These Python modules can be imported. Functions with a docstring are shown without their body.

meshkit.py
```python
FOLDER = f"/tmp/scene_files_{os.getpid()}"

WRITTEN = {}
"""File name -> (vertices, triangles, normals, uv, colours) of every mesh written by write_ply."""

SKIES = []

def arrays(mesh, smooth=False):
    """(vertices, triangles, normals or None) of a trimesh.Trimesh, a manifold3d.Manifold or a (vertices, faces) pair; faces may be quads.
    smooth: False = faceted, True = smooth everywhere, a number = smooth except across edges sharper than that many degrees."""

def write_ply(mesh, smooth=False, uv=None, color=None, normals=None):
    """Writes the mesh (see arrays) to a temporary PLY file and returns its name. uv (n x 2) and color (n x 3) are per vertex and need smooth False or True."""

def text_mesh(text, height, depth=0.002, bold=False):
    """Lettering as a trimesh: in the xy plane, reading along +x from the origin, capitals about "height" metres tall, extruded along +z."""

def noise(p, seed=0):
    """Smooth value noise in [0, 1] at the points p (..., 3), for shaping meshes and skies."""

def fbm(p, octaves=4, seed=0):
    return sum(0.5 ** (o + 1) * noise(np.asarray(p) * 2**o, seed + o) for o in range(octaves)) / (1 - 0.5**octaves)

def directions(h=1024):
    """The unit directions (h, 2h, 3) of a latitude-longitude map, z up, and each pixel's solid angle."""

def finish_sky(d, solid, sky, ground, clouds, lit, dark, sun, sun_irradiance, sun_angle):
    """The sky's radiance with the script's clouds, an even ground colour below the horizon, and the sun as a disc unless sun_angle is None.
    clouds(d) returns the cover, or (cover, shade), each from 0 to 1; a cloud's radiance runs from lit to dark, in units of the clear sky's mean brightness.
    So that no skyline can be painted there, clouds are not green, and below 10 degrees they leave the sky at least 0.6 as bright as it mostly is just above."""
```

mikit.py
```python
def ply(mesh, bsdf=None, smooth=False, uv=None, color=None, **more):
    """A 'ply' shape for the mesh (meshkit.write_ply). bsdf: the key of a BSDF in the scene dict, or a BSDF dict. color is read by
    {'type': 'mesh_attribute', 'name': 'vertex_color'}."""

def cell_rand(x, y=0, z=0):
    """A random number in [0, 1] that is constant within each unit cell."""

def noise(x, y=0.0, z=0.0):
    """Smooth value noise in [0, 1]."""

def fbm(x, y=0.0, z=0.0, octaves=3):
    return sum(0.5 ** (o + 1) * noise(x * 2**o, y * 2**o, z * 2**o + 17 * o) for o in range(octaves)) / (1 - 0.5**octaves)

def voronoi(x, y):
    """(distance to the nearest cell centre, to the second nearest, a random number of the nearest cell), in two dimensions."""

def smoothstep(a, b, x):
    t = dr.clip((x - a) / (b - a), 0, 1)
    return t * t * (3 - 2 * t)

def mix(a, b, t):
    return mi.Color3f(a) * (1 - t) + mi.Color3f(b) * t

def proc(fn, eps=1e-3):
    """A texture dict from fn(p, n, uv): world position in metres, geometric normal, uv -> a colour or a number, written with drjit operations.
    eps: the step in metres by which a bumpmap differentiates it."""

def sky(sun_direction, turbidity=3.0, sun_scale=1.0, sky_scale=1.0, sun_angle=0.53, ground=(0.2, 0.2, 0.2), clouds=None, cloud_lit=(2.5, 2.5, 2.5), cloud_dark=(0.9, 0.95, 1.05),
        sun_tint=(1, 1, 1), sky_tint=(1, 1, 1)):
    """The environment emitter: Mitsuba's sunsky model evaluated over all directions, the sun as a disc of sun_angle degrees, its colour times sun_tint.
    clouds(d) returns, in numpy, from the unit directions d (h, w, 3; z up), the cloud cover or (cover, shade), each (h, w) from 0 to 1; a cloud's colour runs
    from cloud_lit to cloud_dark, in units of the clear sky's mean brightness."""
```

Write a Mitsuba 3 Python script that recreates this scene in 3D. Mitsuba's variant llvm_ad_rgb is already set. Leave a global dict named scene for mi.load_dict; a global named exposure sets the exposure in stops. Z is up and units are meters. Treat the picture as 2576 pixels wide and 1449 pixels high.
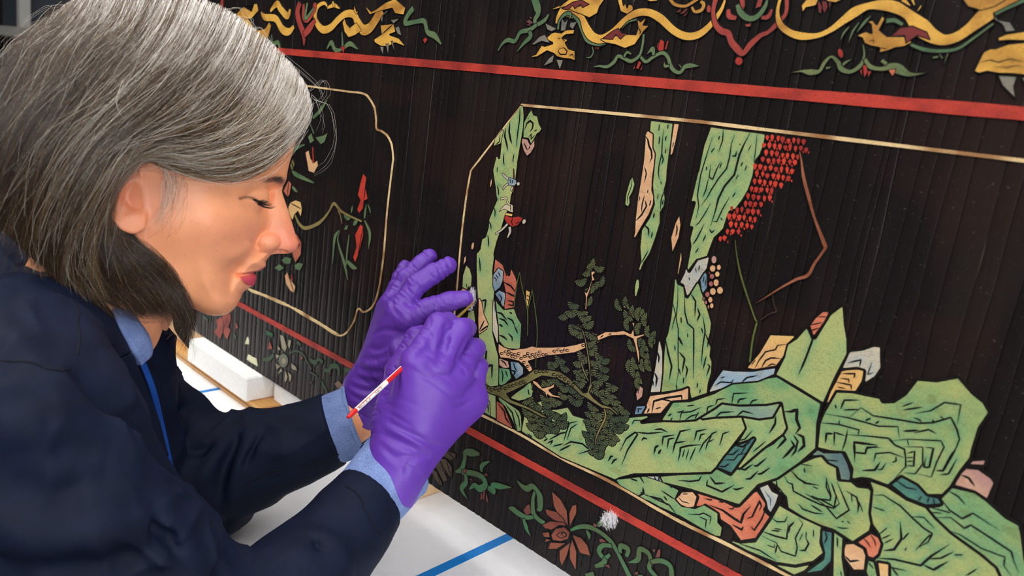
import math, random
import numpy as np, trimesh, mitsuba as mi, mikit, meshkit
import drjit as dr
from scipy import ndimage
from scipy.spatial import cKDTree, Delaunay
import shapely, shapely.geometry as sg
import manifold3d as m3
T = mi.ScalarTransform4f
rng = np.random.default_rng(7)

# ---------------------------------------------------------------- camera
CAM = np.array([[0.714191, 0.248347, -0.654412], [0.687229, -0.071351, 0.722929], [0.132844, -0.96604, -0.221629]])          # columns: right, down, forward of the camera in the world
EYE = np.array([0.0, -0.49539, 0.431])
scene, labels = {}, {}
scene['camera'] = {'type': 'thinlens', 'fov': 68.3064, 'fov_axis': 'x', 'aperture_radius': 0.0016, 'focus_distance': 0.66,
    'near_clip': 0.02, 'far_clip': 60.0,
    'to_world': T().look_at(origin=EYE.tolist(), target=(EYE + CAM[:, 2]).tolist(), up=(-CAM[:, 1]).tolist())}
exposure = 0.0

# ---------------------------------------------------------------- light: unseen ceiling panels, placed to light table, screen and hair
UNSEEN_LAMPS = [(x, y, 0.72, 0.66, e) for y, e in ((-2.5, 5.9), (-0.8, 4.2), (0.9, 3.2)) for x in (-2.3, -0.5, 1.3)]  # x, y, half widths, radiance
CEIL = 2.5
UNSEEN_WINDOW = 7.0                    # radiance of the unseen right-wall window, placed to light cheek, gloves and table

# ---------------------------------------------------------------- helpers
def tag(key, label=None, cat=None, group=None, kind=None):
    d = {k: v for k, v in (('label', label), ('category', cat), ('group', group), ('kind', kind)) if v}
    labels[key] = d

def key_for(name):
    if name not in scene: return name
    i = 1
    while f'{name}_{i:03d}' in scene: i += 1
    return f'{name}_{i:03d}'

def add(name, mesh, bsdf, smooth=False, **kw):
    k = key_for(name)
    scene[k] = mikit.ply(mesh, bsdf, smooth, **kw)
    return k

def box(lo, hi, bev=0.0):
    lo, hi = np.array(lo, float), np.array(hi, float)
    if not bev:
        return trimesh.creation.box(extents=hi - lo, transform=trimesh.transformations.translation_matrix((lo + hi) / 2))
    pts = []
    for s in np.ndindex(2, 2, 2):
        c = np.where(s, hi, lo); d = np.where(s, -1, 1) * bev
        for a in range(3):
            q = c + d; q[a] = c[a]; pts.append(q)
    return trimesh.convex.convex_hull(np.array(pts))

def rgb(r, g, b):
    c = np.array([r, g, b]) / 255.0
    return tuple(float(x) for x in np.where(c <= 0.04045, c / 12.92, ((c + 0.055) / 1.055) ** 2.4))

def mat(key, color, rough=0.5, spec=0.5, **kw):
    d = {'type': 'principled', 'base_color': {'type': 'rgb', 'value': list(color)} if isinstance(color, tuple) else color,
         'roughness': rough, 'specular': spec}
    d.update(kw)
    scene[key] = {'type': 'twosided', 'bsdf': d}

def bumped(key, bump, scale=1.0):
    b = scene[key]['bsdf']
    scene[key] = {'type': 'twosided', 'bsdf': {'type': 'bumpmap', 'arbitrary': bump, 'scale': scale, 'bsdf': b}}

def smin(a, b, k):
    h = np.clip(0.5 + 0.5 * (b - a) / k, 0, 1)
    return b + (a - b) * h - k * h * (1 - h)

def smax(a, b, k): return -smin(-a, -b, k)

def cap(p, a, b, ra, rb):
    a, b = np.asarray(a, float), np.asarray(b, float)
    ab = b - a
    t = np.clip((p - a) @ ab / (ab @ ab), 0, 1)
    return np.linalg.norm(p - a - t[:, None] * ab, axis=1) - (ra + (rb - ra) * t)

def ellipsoid(p, c, r, axes=None):
    q = p - np.asarray(c, float)
    if axes is not None: q = q @ np.asarray(axes, float).T
    r = np.asarray(r, float)
    k0 = np.linalg.norm(q / r, axis=1); k1 = np.linalg.norm(q / r ** 2, axis=1) + 1e-9
    return k0 * (k0 - 1) / k1

def polydist(p, line):
    """distance to a polyline, and how far along it (0..1)"""
    line = np.asarray(line, float)
    best, at = np.full(len(p), 1e9), np.zeros(len(p))
    n = len(line) - 1
    for i in range(n):
        a, ab = line[i], line[i + 1] - line[i]
        t = np.clip((p - a) @ ab / (ab @ ab + 1e-12), 0, 1)
        d = np.linalg.norm(p - a - t[:, None] * ab, axis=1)
        m = d < best
        best = np.where(m, d, best); at = np.where(m, (i + t) / n, at)
    return best, at

def spline(pts, n):
    """Catmull-Rom through the points"""
    p = np.asarray(pts, float)
    if len(p) < 3:
        t = np.linspace(0, 1, n)[:, None]
        return p[0] * (1 - t) + p[-1] * t
    q = np.vstack([2 * p[0] - p[1], p, 2 * p[-1] - p[-2]])
    u = np.linspace(0, len(p) - 1, n); i = np.minimum(u.astype(int), len(p) - 2); t = (u - i)[:, None]
    a, b, c, d = q[i], q[i + 1], q[i + 2], q[i + 3]
    return 0.5 * (2 * b + (c - a) * t + (2 * a - 5 * b + 4 * c - d) * t ** 2 + (3 * b - a - 3 * c + d) * t ** 3)

def nets(f, lo, hi, h, B=8, safety=1.3):
    """surface of f = 0 by surface nets, worked out only in the blocks near the surface"""
    lo, hi = np.asarray(lo, float), np.asarray(hi, float)
    nb = np.ceil((hi - lo) / (h * B)).astype(int)
    g = np.stack(np.meshgrid(*[np.arange(n) for n in nb], indexing='ij'), -1).reshape(-1, 3)
    fc = f(lo + (g + 0.5) * h * B)
    g = g[np.abs(fc) < h * B * 0.87 * safety]
    o = np.stack(np.meshgrid(*[np.arange(B + 1)] * 3, indexing='ij'), -1).reshape(-1, 3)
    vals = np.empty((len(g), len(o)), np.float32)
    step = 1500
    for i in range(0, len(g), step):
        idx = g[i:i + step, None] * B + o[None]
        vals[i:i + step] = f(lo + idx.reshape(-1, 3) * h).reshape(-1, len(o))
    S = vals.reshape(-1, B + 1, B + 1, B + 1)
    neg = S < 0
    cnt = sum(neg[:, a:B + a, b:B + b, c:B + c].astype(np.int8) for a, b, c in np.ndindex(2, 2, 2))
    act = (cnt > 0) & (cnt < 8)
    bi, ci, cj, ck = np.nonzero(act)
    base = np.stack([ci, cj, ck], 1)
    corner = {s: S[bi, ci + s[0], cj + s[1], ck + s[2]].astype(float) for s in np.ndindex(2, 2, 2)}
    pos, num = np.zeros((len(bi), 3)), np.zeros(len(bi))
    for ax in range(3):
        for s in np.ndindex(2, 2, 2):
            if s[ax]: continue
            e = list(s); e[ax] = 1; e = tuple(e)
            v0, v1 = corner[s], corner[e]
            m = (v0 < 0) != (v1 < 0)
            t = np.where(m, v0 / np.where(v0 == v1, 1, v0 - v1), 0)
            q = np.array(s, float)[None].repeat(len(bi), 0); q[:, ax] += t
            pos += np.where(m[:, None], q, 0); num += m
    glob = g[bi] * B + base
    verts = lo + (glob + pos / num[:, None]) * h
    dims = nb * B + 3
    def ids(c): return ((c[:, 0] + 1) * dims[1] + c[:, 1] + 1) * dims[2] + c[:, 2] + 1
    cid = ids(glob); order = np.argsort(cid); cs = cid[order]
    faces = []
    for ax in range(3):
        u, w = [(1, 2), (2, 0), (0, 1)][ax]
        sl0 = [slice(None)] + [slice(0, B)] * 3; sl1 = list(sl0); sl1[ax + 1] = slice(1, B + 1)
        a0, a1 = neg[tuple(sl0)], neg[tuple(sl1)]
        b_, i_, j_, k_ = np.nonzero(a0 != a1)
        c = g[b_] * B + np.stack([i_, j_, k_], 1)
        quad = []
        for du, dw in ((0, 0), (-1, 0), (-1, -1), (0, -1)):
            cc = c.copy(); cc[:, u] += du; cc[:, w] += dw
            want = ids(cc); at = np.searchsorted(cs, want); at = np.minimum(at, len(cs) - 1)
            quad.append(np.where(cs[at] == want, order[at], -1))
        quad = np.stack(quad, 1)
        ok = (quad >= 0).all(1)
        fl = a0[b_, i_, j_, k_]
        quad = np.where(fl[:, None], quad, quad[:, ::-1])[ok]
        faces.append(quad)
    fq = np.vstack(faces)
    m = trimesh.Trimesh(verts, np.vstack([fq[:, [0, 1, 2]], fq[:, [0, 2, 3]]]), process=False)
    return m

def tube(points, radii, sides=10, caps=True):
    p = np.asarray(points, float); n = len(p)
    r = np.broadcast_to(np.asarray(radii, float), (n,))
    t = np.gradient(p, axis=0); t /= np.linalg.norm(t, axis=1, keepdims=True)
    a = np.cross(t[0], [0.3, 0.2, 0.93]); a /= np.linalg.norm(a)
    rows = []
    ang = np.arange(sides) * 2 * np.pi / sides
    for i in range(n):
        a = a - (a @ t[i]) * t[i]; a /= np.linalg.norm(a); b = np.cross(t[i], a)
        rows.append(p[i] + r[i] * (np.cos(ang)[:, None] * a + np.sin(ang)[:, None] * b))
    v = np.vstack(rows); fs = []
    for i in range(n - 1):
        for j in range(sides):
            k = (j + 1) % sides
            fs += [[i * sides + j, i * sides + k, (i + 1) * sides + k], [i * sides + j, (i + 1) * sides + k, (i + 1) * sides + j]]
    if caps:
        v = np.vstack([v, p[:1], p[-1:]])
        for j in range(sides):
            k = (j + 1) % sides
            fs += [[len(v) - 2, k, j], [len(v) - 1, (n - 1) * sides + j, (n - 1) * sides + k]]
    return trimesh.Trimesh(v, fs, process=False)

cat = trimesh.util.concatenate
P_ = mikit.proc
#@@ROOM
# ---------------------------------------------------------------- room
mat('mat_wall', rgb(92, 92, 95), 0.9, 0.2)
mat('mat_floor', rgb(70, 68, 66), 0.6, 0.3)
mat('mat_ceiling', rgb(150, 150, 150), 0.9, 0.2)
mat('mat_dark', rgb(22, 23, 26), 0.8, 0.2)
RX0, RX1, RY0, RY1, RZ0 = -4.6, 3.2, -3.6, 2.6, -0.76
for nm, lo, hi, m in (('floor', (RX0, RY0, RZ0 - .1), (RX1, RY1, RZ0), 'mat_floor'), ('ceiling', (RX0, RY0, CEIL), (RX1, RY1, CEIL + .1), 'mat_ceiling'),
                      ('wall_left', (RX0 - .1, RY0, RZ0), (RX0, RY1, CEIL), 'mat_dark'), ('wall_right', (RX1, RY0, RZ0), (RX1 + .1, RY1, CEIL), 'mat_wall'),
                      ('wall_back', (RX0, RY1, RZ0), (RX1, RY1 + .1, CEIL), 'mat_dark'), ('wall_front', (RX0, RY0 - .1, RZ0), (RX1, RY0, CEIL), 'mat_wall')):
    add(nm, box(lo, hi), m); tag(nm, kind='structure')
mat('mat_lamp_frame', rgb(225, 225, 225), 0.5)
for i, (x, y, hx, hy, e) in enumerate(UNSEEN_LAMPS):
    k = 'unseen_ceiling_light' if i == 0 else f'unseen_ceiling_light_{i:03d}'
    fr = [box((x - hx - .03, y - hy - .03, CEIL - .06), (x - hx, y + hy + .03, CEIL)), box((x + hx, y - hy - .03, CEIL - .06), (x + hx + .03, y + hy + .03, CEIL)),
          box((x - hx, y - hy - .03, CEIL - .06), (x + hx, y - hy, CEIL)), box((x - hx, y + hy, CEIL - .06), (x + hx, y + hy + .03, CEIL))]
    add(k + '__frame', cat(fr), 'mat_lamp_frame')
    v = np.array([[x - hx, y - hy, CEIL - .04], [x + hx, y - hy, CEIL - .04], [x + hx, y + hy, CEIL - .04], [x - hx, y + hy, CEIL - .04]])
    scene[k + '__diffuser'] = mikit.ply((v, [[0, 2, 1], [0, 3, 2]]), 'mat_lamp_frame', emitter={'type': 'area', 'radiance': {'type': 'rgb', 'value': [e, e * .97, e * .92]}})
    tag(k, 'unseen rectangular ceiling light panel lighting the work table and screen', 'ceiling light', 'unseen ceiling light panels')
# tall window in the right wall, out of view, lights face and sleeves
mat('mat_unseen_window_frame', rgb(210, 210, 208), 0.5)
WY0, WY1, WZ0, WZ1 = -2.6, -0.3, 0.15, 2.1
wf = [box((RX1 - .05, WY0, z - .03), (RX1 - .005, WY1, z + .03)) for z in (WZ0, (WZ0 + WZ1) / 2, WZ1)] + [box((RX1 - .05, y - .03, WZ0), (RX1 - .005, y + .03, WZ1)) for y in np.linspace(WY0, WY1, 4)]
add('unseen_window_1', cat(wf), 'mat_unseen_window_frame'); tag('unseen_window_1', kind='structure')
scene['unseen_window_1__bright_pane'] = mikit.ply((np.array([[RX1 - .012, WY0, WZ0], [RX1 - .012, WY1, WZ0], [RX1 - .012, WY1, WZ1], [RX1 - .012, WY0, WZ1]]), [[0, 2, 1], [0, 3, 2]]), 'mat_lamp_frame',
    emitter={'type': 'area', 'radiance': {'type': 'rgb', 'value': [UNSEEN_WINDOW * .98, UNSEEN_WINDOW, UNSEEN_WINDOW * 1.02]}})
# table with white cover
mat('mat_table', P_(lambda p, n, uv: mikit.mix(rgb(238, 238, 240), rgb(226, 227, 231), mikit.smoothstep(.35, .75, mikit.fbm(p.x * 5, p.y * 5, 1.0)))), 0.45, 0.4)
mat('mat_steel', rgb(120, 122, 125), 0.4, 0.5, metallic=0.8)
add('work_table__top', box((-2.6, -.225, -.03), (1.0, .9, 0), .003), 'mat_table')
for x in (-2.5, .9):
    for y in (-.18, .8): add('work_table__leg', box((x - .025, y - .025, RZ0), (x + .025, y + .025, -.03)), 'mat_steel')
tag('work_table', 'wide white topped work table beneath the lacquer screen', 'table')

# ---------------------------------------------------------------- the lacquer screen: face in the plane y = 0, x along it, z up
MOTIFS = [
('cliff','sage',3,[-4681,4399,-4644,4399,-4619,4322,-4608,4209,-4614,4065,-4621,3920,-4616,3784,-4620,3695,-4644,3602,-4641,3513,-4690,3403,-4712,3288,-4747,3168,-4766,3050,-4754,3006,-4752,2881,-4722,2762,-4693,2707,-4689,2631,-4688,2530,-4650,2322,-4584,2200,-4535,2125,-4503,1979,-4485,1848,-4498,1731,-4455,1521,-4659,1523,-4693,1713,-4704,1844,-4727,1970,-4761,2091,-4810,2208,-4841,2278,-4863,2455,-4894,2577,-4931,2709,-4970,2880,-4991,3016,-4980,3002,-4946,3052,-4941,3148,-4895,3178,-4875,3276,-4881,3347,-4843,3456,-4814,3533,-4847,3638,-4884,3723,-4913,3799,-4899,3881,-4889,3942,-4843,3889,-4849,4036,-4870,4151,-4857,4192],[(10,[-4678,4382,-4664,4279,-4665,4155,-4660,4040]),(16,[-4777,4249,-4772,4162,-4743,4098,-4722,4062]),(15,[-4821,4186,-4820,4118,-4783,4054,-4759,3999]),(10,[-4801,3964,-4797,3905,-4777,3858]),(9,[-4675,3975,-4680,3931,-4675,3902]),(7,[-4862,3836,-4857,3787]),(11,[-4832,3671,-4809,3624,-4798,3586]),(11,[-4828,3571,-4807,3534]),(9,[-4838,3467,-4816,3431,-4812,3380]),(10,[-4877,3327,-4851,3301,-4839,3262]),(11,[-4873,3204,-4852,3145,-4843,3095]),(11,[-4948,2975,-4928,2916,-4909,2843]),(17,[-4847,2570,-4790,2598,-4786,2477]),(19,[-4749,2095,-4694,2119,-4691,2002,-4719,1986]),(19,[-4689,1942,-4656,1980,-4598,2013,-4580,1887])]),
('leaf','green',3,[-4610,4256,-4567,4341,-4541,4376,-4507,4333,-4461,4328,-4430,4266,-4391,4228,-4410,4198,-4439,4181,-4462,4131,-4490,4085,-4528,4133,-4593,4130],[(14,[-4587,4202,-4571,4256,-4536,4281,-4500,4263,-4499,4221,-4524,4185]),(8,[-4529,4142,-4503,4173,-4498,4127,-4456,4169]),(6,[-4571,4293,-4560,4304]),(7,[-4474,4195,-4446,4217])]),
('leaf','mauve',3,[-4605,4124,-4539,4122,-4497,4075,-4456,4132,-4444,4072,-4478,4011,-4518,3977,-4566,4019,-4605,4085],[(9,[-4579,4089,-4546,4054,-4521,4029]),(8,[-4496,4070,-4510,4040])]),
('leaf','sage',3,[-4944,4010,-4936,4085,-4853,4173,-4843,4154,-4858,4045],[(8,[-4879,4121,-4875,4063,-4925,4022])]),
('pebble','tan',3,[-4904,3678,-4905,3661,-4909,3647,-4914,3639,-4920,3638,-4925,3646,-4928,3659,-4929,3677,-4928,3694,-4924,3709,-4918,3717,-4913,3717,-4908,3709,-4905,3696],[]),
('pebble','tan',3,[-5033,3060,-5036,3043,-5043,3029,-5052,3021,-5061,3020,-5069,3027,-5073,3040,-5074,3056,-5071,3073,-5064,3087,-5055,3095,-5046,3096,-5038,3089,-5034,3076],[]),
('traveller','red',3,[-4687,3424,-4609,3419,-4519,3446,-4463,3437,-4483,3403,-4516,3362,-4580,3334,-4653,3355,-4695,3392],[(7,[-4589,3423,-4596,3381,-4575,3345]),(6,[-4545,3371,-4496,3401])]),
('traveller','cream',2,[-4425,3409,-4430,3399,-4439,3391,-4449,3387,-4458,3387,-4466,3393,-4469,3401,-4469,3412,-4464,3422,-4455,3429,-4445,3433,-4436,3433,-4428,3428,-4425,3419],[]),
('traveller','cream',-3,[-4639,3353,13,-4704,3284,11,-4776,3232,8],[]),
('traveller','cream',-3,[-4614,3332,16,-4599,3290,17,-4620,3227,7],[]),
('traveller','cream',2,[-4746,3474,-4704,3517,-4638,3533,-4605,3529,-4593,3462,-4653,3466,-4704,3477,-4768,3440],[(6,[-4636,3524,-4627,3476])]),
('traveller','cream',-3,[-4768,3556,9,-4701,3577,9,-4673,3537,10,-4636,3524,8],[]),
('traveller','yellow',2,[-4678,3448,-4595,3451,-4597,3426,-4687,3424],[]),
('traveller','darkred',-3,[-4658,3848,5,-4634,3742,8,-4617,3621,4],[]),
('traveller','greyblue',2,[-4713,3754,-4688,3768,-4610,3755,-4596,3728,-4621,3700,-4695,3693],[(6,[-4686,3754,-4672,3716]),(6,[-4650,3749,-4652,3719])]),
('traveller','cream',2,[-4557,3724,-4561,3716,-4568,3711,-4577,3708,-4586,3709,-4592,3713,-4596,3720,-4596,3727,-4592,3735,-4584,3740,-4576,3743,-4567,3742,-4560,3738,-4557,3731],[]),
('traveller','cream',-3,[-4705,3746,11,-4758,3767,11,-4789,3785,7],[]),
('traveller','cream',-3,[-4700,3707,10,-4741,3675,9,-4752,3644,8],[]),
('traveller','cream',-3,[-4640,3692,10,-4653,3650,9],[]),
('rock','rust',4,[-4741,3009,-4631,2973,-4585,2909,-4530,2885,-4529,2972,-4458,2903,-4429,2861,-4426,2776,-4430,2620,-4532,2576,-4554,2605,-4552,2731,-4607,2842,-4612,2915,-4684,2935,-4737,2847],[(13,[-4594,2820,-4499,2807,-4427,2763]),(13,[-4553,2737,-4467,2728,-4425,2727]),(12,[-4523,2664,-4440,2673,-4442,2636,-4508,2630]),(7,[-4583,2897,-4563,2883])]),
('rock','greyblue',4,[-4739,2853,-4684,2935,-4616,2920,-4605,2830,-4626,2762,-4688,2702,-4723,2750],[(8,[-4727,2837,-4689,2821,-4693,2795]),(7,[-4705,2861,-4666,2839]),(7,[-4676,2893,-4644,2857])]),
('rock','greyblue',4,[-4685,2683,-4638,2733,-4560,2729,-4546,2695,-4550,2581,-4631,2647],[(9,[-4632,2697,-4592,2670,-4600,2618,-4631,2647])]),
('rock','emerald',4,[-4682,2665,-4633,2609,-4548,2569,-4421,2616,-4366,2545,-4305,2500,-4292,2367,-4282,2270,-4458,2220,-4552,2262,-4587,2405,-4638,2543],[(14,[-4626,2522,-4566,2526,-4490,2484]),(14,[-4591,2474,-4522,2475,-4465,2441]),(13,[-4494,2508,-4425,2503,-4385,2464]),(14,[-4581,2420,-4527,2410]),(14,[-4563,2322,-4493,2318,-4456,2304]),(13,[-4451,2369,-4397,2348,-4390,2312]),(12,[-4471,2565,-4436,2562]),(12,[-4393,2462,-4352,2424,-4340,2403])]),
('rock','cream',4,[-4699,2667,-4653,2578,-4627,2483,-4582,2381,-4551,2210,-4653,2334,-4688,2530],[(7,[-4669,2599,-4647,2515])]),
('leaf','sage',4,[-5111,2860,-5051,2835,-5011,2767,-5004,2678,-5051,2627,-5128,2633,-5139,2749],[(8,[-5051,2627,-5031,2671]),(8,[-5080,2685,-5053,2639])]),
('leaf','tan',3,[-5150,2922,-5128,2953,-5118,2897,-5149,2838],[]),
('rock','tan',4,[-4890,2604,-4838,2566,-4792,2462,-4714,2380,-4731,2324,-4825,2243,-4858,2378],[(12,[-4772,2403,-4798,2343,-4823,2283]),(12,[-4721,2366,-4759,2328,-4821,2270])]),
('rock','sage',4,[-5004,2415,-4929,2463,-4893,2368,-4882,2252,-4928,2145,-5009,2281],[(9,[-4955,2297,-4933,2277,-4927,2225])]),
('rock','tan',4,[-5198,2542,-5118,2629,-5070,2628,-5062,2584,-5130,2540],[]),
('rock','rust',4,[-4483,1697,-4394,1690,-4309,1604,-4243,1525,-4192,1506,-4449,1510],[(14,[-4462,1678,-4367,1635,-4339,1579,-4262,1531])]),
('rock','emerald',4,[-4691,1701,-4644,1691,-4564,1653,-4531,1518,-4659,1523],[(13,[-4665,1656,-4585,1619,-4563,1546])]),
('rock','green',4,[-4476,1752,-4332,1727,-4228,1714,-4184,1704,-4152,1665,-4119,1535,-4172,1507,-4275,1604,-4358,1678,-4450,1709],[(13,[-4362,1702,-4268,1659,-4219,1574,-4176,1526]),(10,[-4241,1696,-4181,1641,-4147,1550])]),
('rock','mauve',4,[-4524,2109,-4404,2116,-4377,2061,-4439,2027,-4511,2042],[(11,[-4504,2096,-4450,2088,-4411,2062])]),
('rock','emerald',4,[-4507,2017,-4375,2049,-4335,1972,-4426,1862,-4481,1856],[(11,[-4472,2016,-4444,1960,-4441,1896]),(11,[-4421,2020,-4385,1968])]),
('rock','greyblue',4,[-4380,2124,-4275,2146,-4212,2116,-4201,2057,-4277,1979,-4344,2021],[(14,[-4357,2042,-4299,2049,-4316,2005]),(10,[-4338,2125,-4313,2082,-4275,2057])]),
('rock','greyblue',4,[-4255,1859,-4168,1929,-4146,1898,-4211,1804],[(8,[-4229,1855,-4201,1840])]),
('rock','green',4,[-4157,1958,-4105,2027,-4057,1943,-4063,1890,-4120,1844,-4209,1792,-4325,1781,-4255,1859],[(10,[-4122,1945,-4096,1891])]),
('pine_branch','tan',4,[-4557,2241,-4476,2227,-4375,2234,-4267,2281,-4207,2306,-4149,2343,-4087,2350,-3911,2406,-3784,2452,-3677,2503,-3580,2557,-3564,2510,-3664,2437,-3758,2395,-3954,2313,-4068,2252,-4169,2193,-4112,2150,-4100,2129,-4135,2098,-4209,2143,-4277,2158,-4409,2140,-4507,2114,-4542,2161],[(6,[-4474,2168,-4481,2158,-4498,2150,-4514,2151,-4515,2158,-4502,2169,-4483,2172,-4474,2168]),(6,[-4431,2197,-4438,2187,-4455,2179,-4471,2180,-4472,2188,-4459,2198,-4441,2202,-4431,2197]),(6,[-4392,2216,-4399,2206,-4416,2198,-4432,2199,-4433,2207,-4420,2217,-4402,2220,-4392,2216]),(6,[-4395,2183,-4401,2173,-4419,2165,-4434,2166,-4435,2174,-4422,2184,-4404,2188,-4395,2183]),(6,[-4357,2206,-4363,2196,-4380,2188,-4396,2189,-4397,2196,-4384,2207,-4366,2210,-4357,2206]),(6,[-4344,2181,-4350,2171,-4367,2163,-4383,2164,-4384,2171,-4371,2182,-4353,2185,-4344,2181]),(6,[-4315,2209,-4322,2199,-4339,2191,-4354,2192,-4355,2200,-4342,2210,-4325,2213,-4315,2209]),(5,[-4302,2181,-4308,2172,-4325,2164,-4341,2165,-4342,2172,-4329,2183,-4311,2186,-4302,2181]),(5,[-4274,2209,-4280,2200,-4297,2192,-4312,2193,-4314,2200,-4301,2211,-4283,2214,-4274,2209]),(5,[-4270,2233,-4277,2224,-4293,2216,-4309,2217,-4310,2224,-4297,2235,-4279,2238,-4270,2233]),(6,[-4231,2198,-4237,2189,-4254,2181,-4269,2182,-4270,2189,-4257,2200,-4240,2203,-4231,2198]),(6,[-4195,2229,-4202,2219,-4218,2211,-4233,2213,-4235,2220,-4222,2230,-4204,2233,-4195,2229]),(6,[-4166,2245,-4172,2235,-4189,2227,-4204,2229,-4205,2236,-4192,2246,-4175,2249,-4166,2245]),(6,[-4162,2268,-4169,2259,-4185,2251,-4200,2252,-4201,2259,-4188,2270,-4171,2273,-4162,2268]),(6,[-4126,2245,-4132,2236,-4148,2228,-4163,2229,-4164,2236,-4152,2247,-4135,2250,-4126,2245]),(6,[-4108,2276,-4114,2266,-4130,2259,-4145,2260,-4146,2267,-4133,2277,-4116,2280,-4108,2276]),(6,[-4074,2265,-4080,2255,-4096,2247,-4110,2249,-4112,2256,-4099,2266,-4082,2269,-4074,2265]),(5,[-4064,2296,-4070,2287,-4086,2279,-4100,2281,-4102,2288,-4089,2298,-4072,2301,-4064,2296]),(5,[-4032,2294,-4038,2285,-4054,2277,-4068,2279,-4070,2286,-4057,2296,-4040,2299,-4032,2294]),(5,[-4030,2325,-4036,2316,-4052,2309,-4066,2310,-4068,2317,-4055,2327,-4039,2330,-4030,2325]),(5,[-3989,2314,-3995,2305,-4010,2297,-4025,2299,-4026,2306,-4014,2316,-3997,2319,-3989,2314]),(6,[-3952,2324,-3958,2315,-3973,2307,-3988,2309,-3989,2315,-3977,2325,-3960,2328,-3952,2324]),(6,[-4193,2173,-4199,2163,-4216,2155,-4231,2157,-4232,2164,-4219,2174,-4202,2178,-4193,2173]),(6,[-4144,2152,-4150,2142,-4166,2134,-4181,2136,-4182,2143,-4170,2153,-4152,2156,-4144,2152]),(5,[-3871,2382,-3877,2373,-3892,2366,-3906,2368,-3908,2374,-3896,2384,-3880,2387,-3871,2382]),(5,[-3831,2407,-3836,2398,-3852,2391,-3866,2393,-3867,2399,-3855,2409,-3839,2412,-3831,2407]),(5,[-3793,2407,-3799,2398,-3814,2391,-3828,2393,-3829,2399,-3818,2409,-3802,2412,-3793,2407]),(5,[-3760,2430,-3766,2421,-3781,2414,-3795,2415,-3796,2422,-3785,2432,-3769,2434,-3760,2430]),(5,[-3732,2433,-3737,2424,-3752,2417,-3766,2419,-3767,2425,-3756,2435,-3740,2437,-3732,2433]),(5,[-3577,2527,-3582,2518,-3596,2511,-3610,2513,-3611,2519,-3600,2529,-3585,2531,-3577,2527])]),
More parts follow.
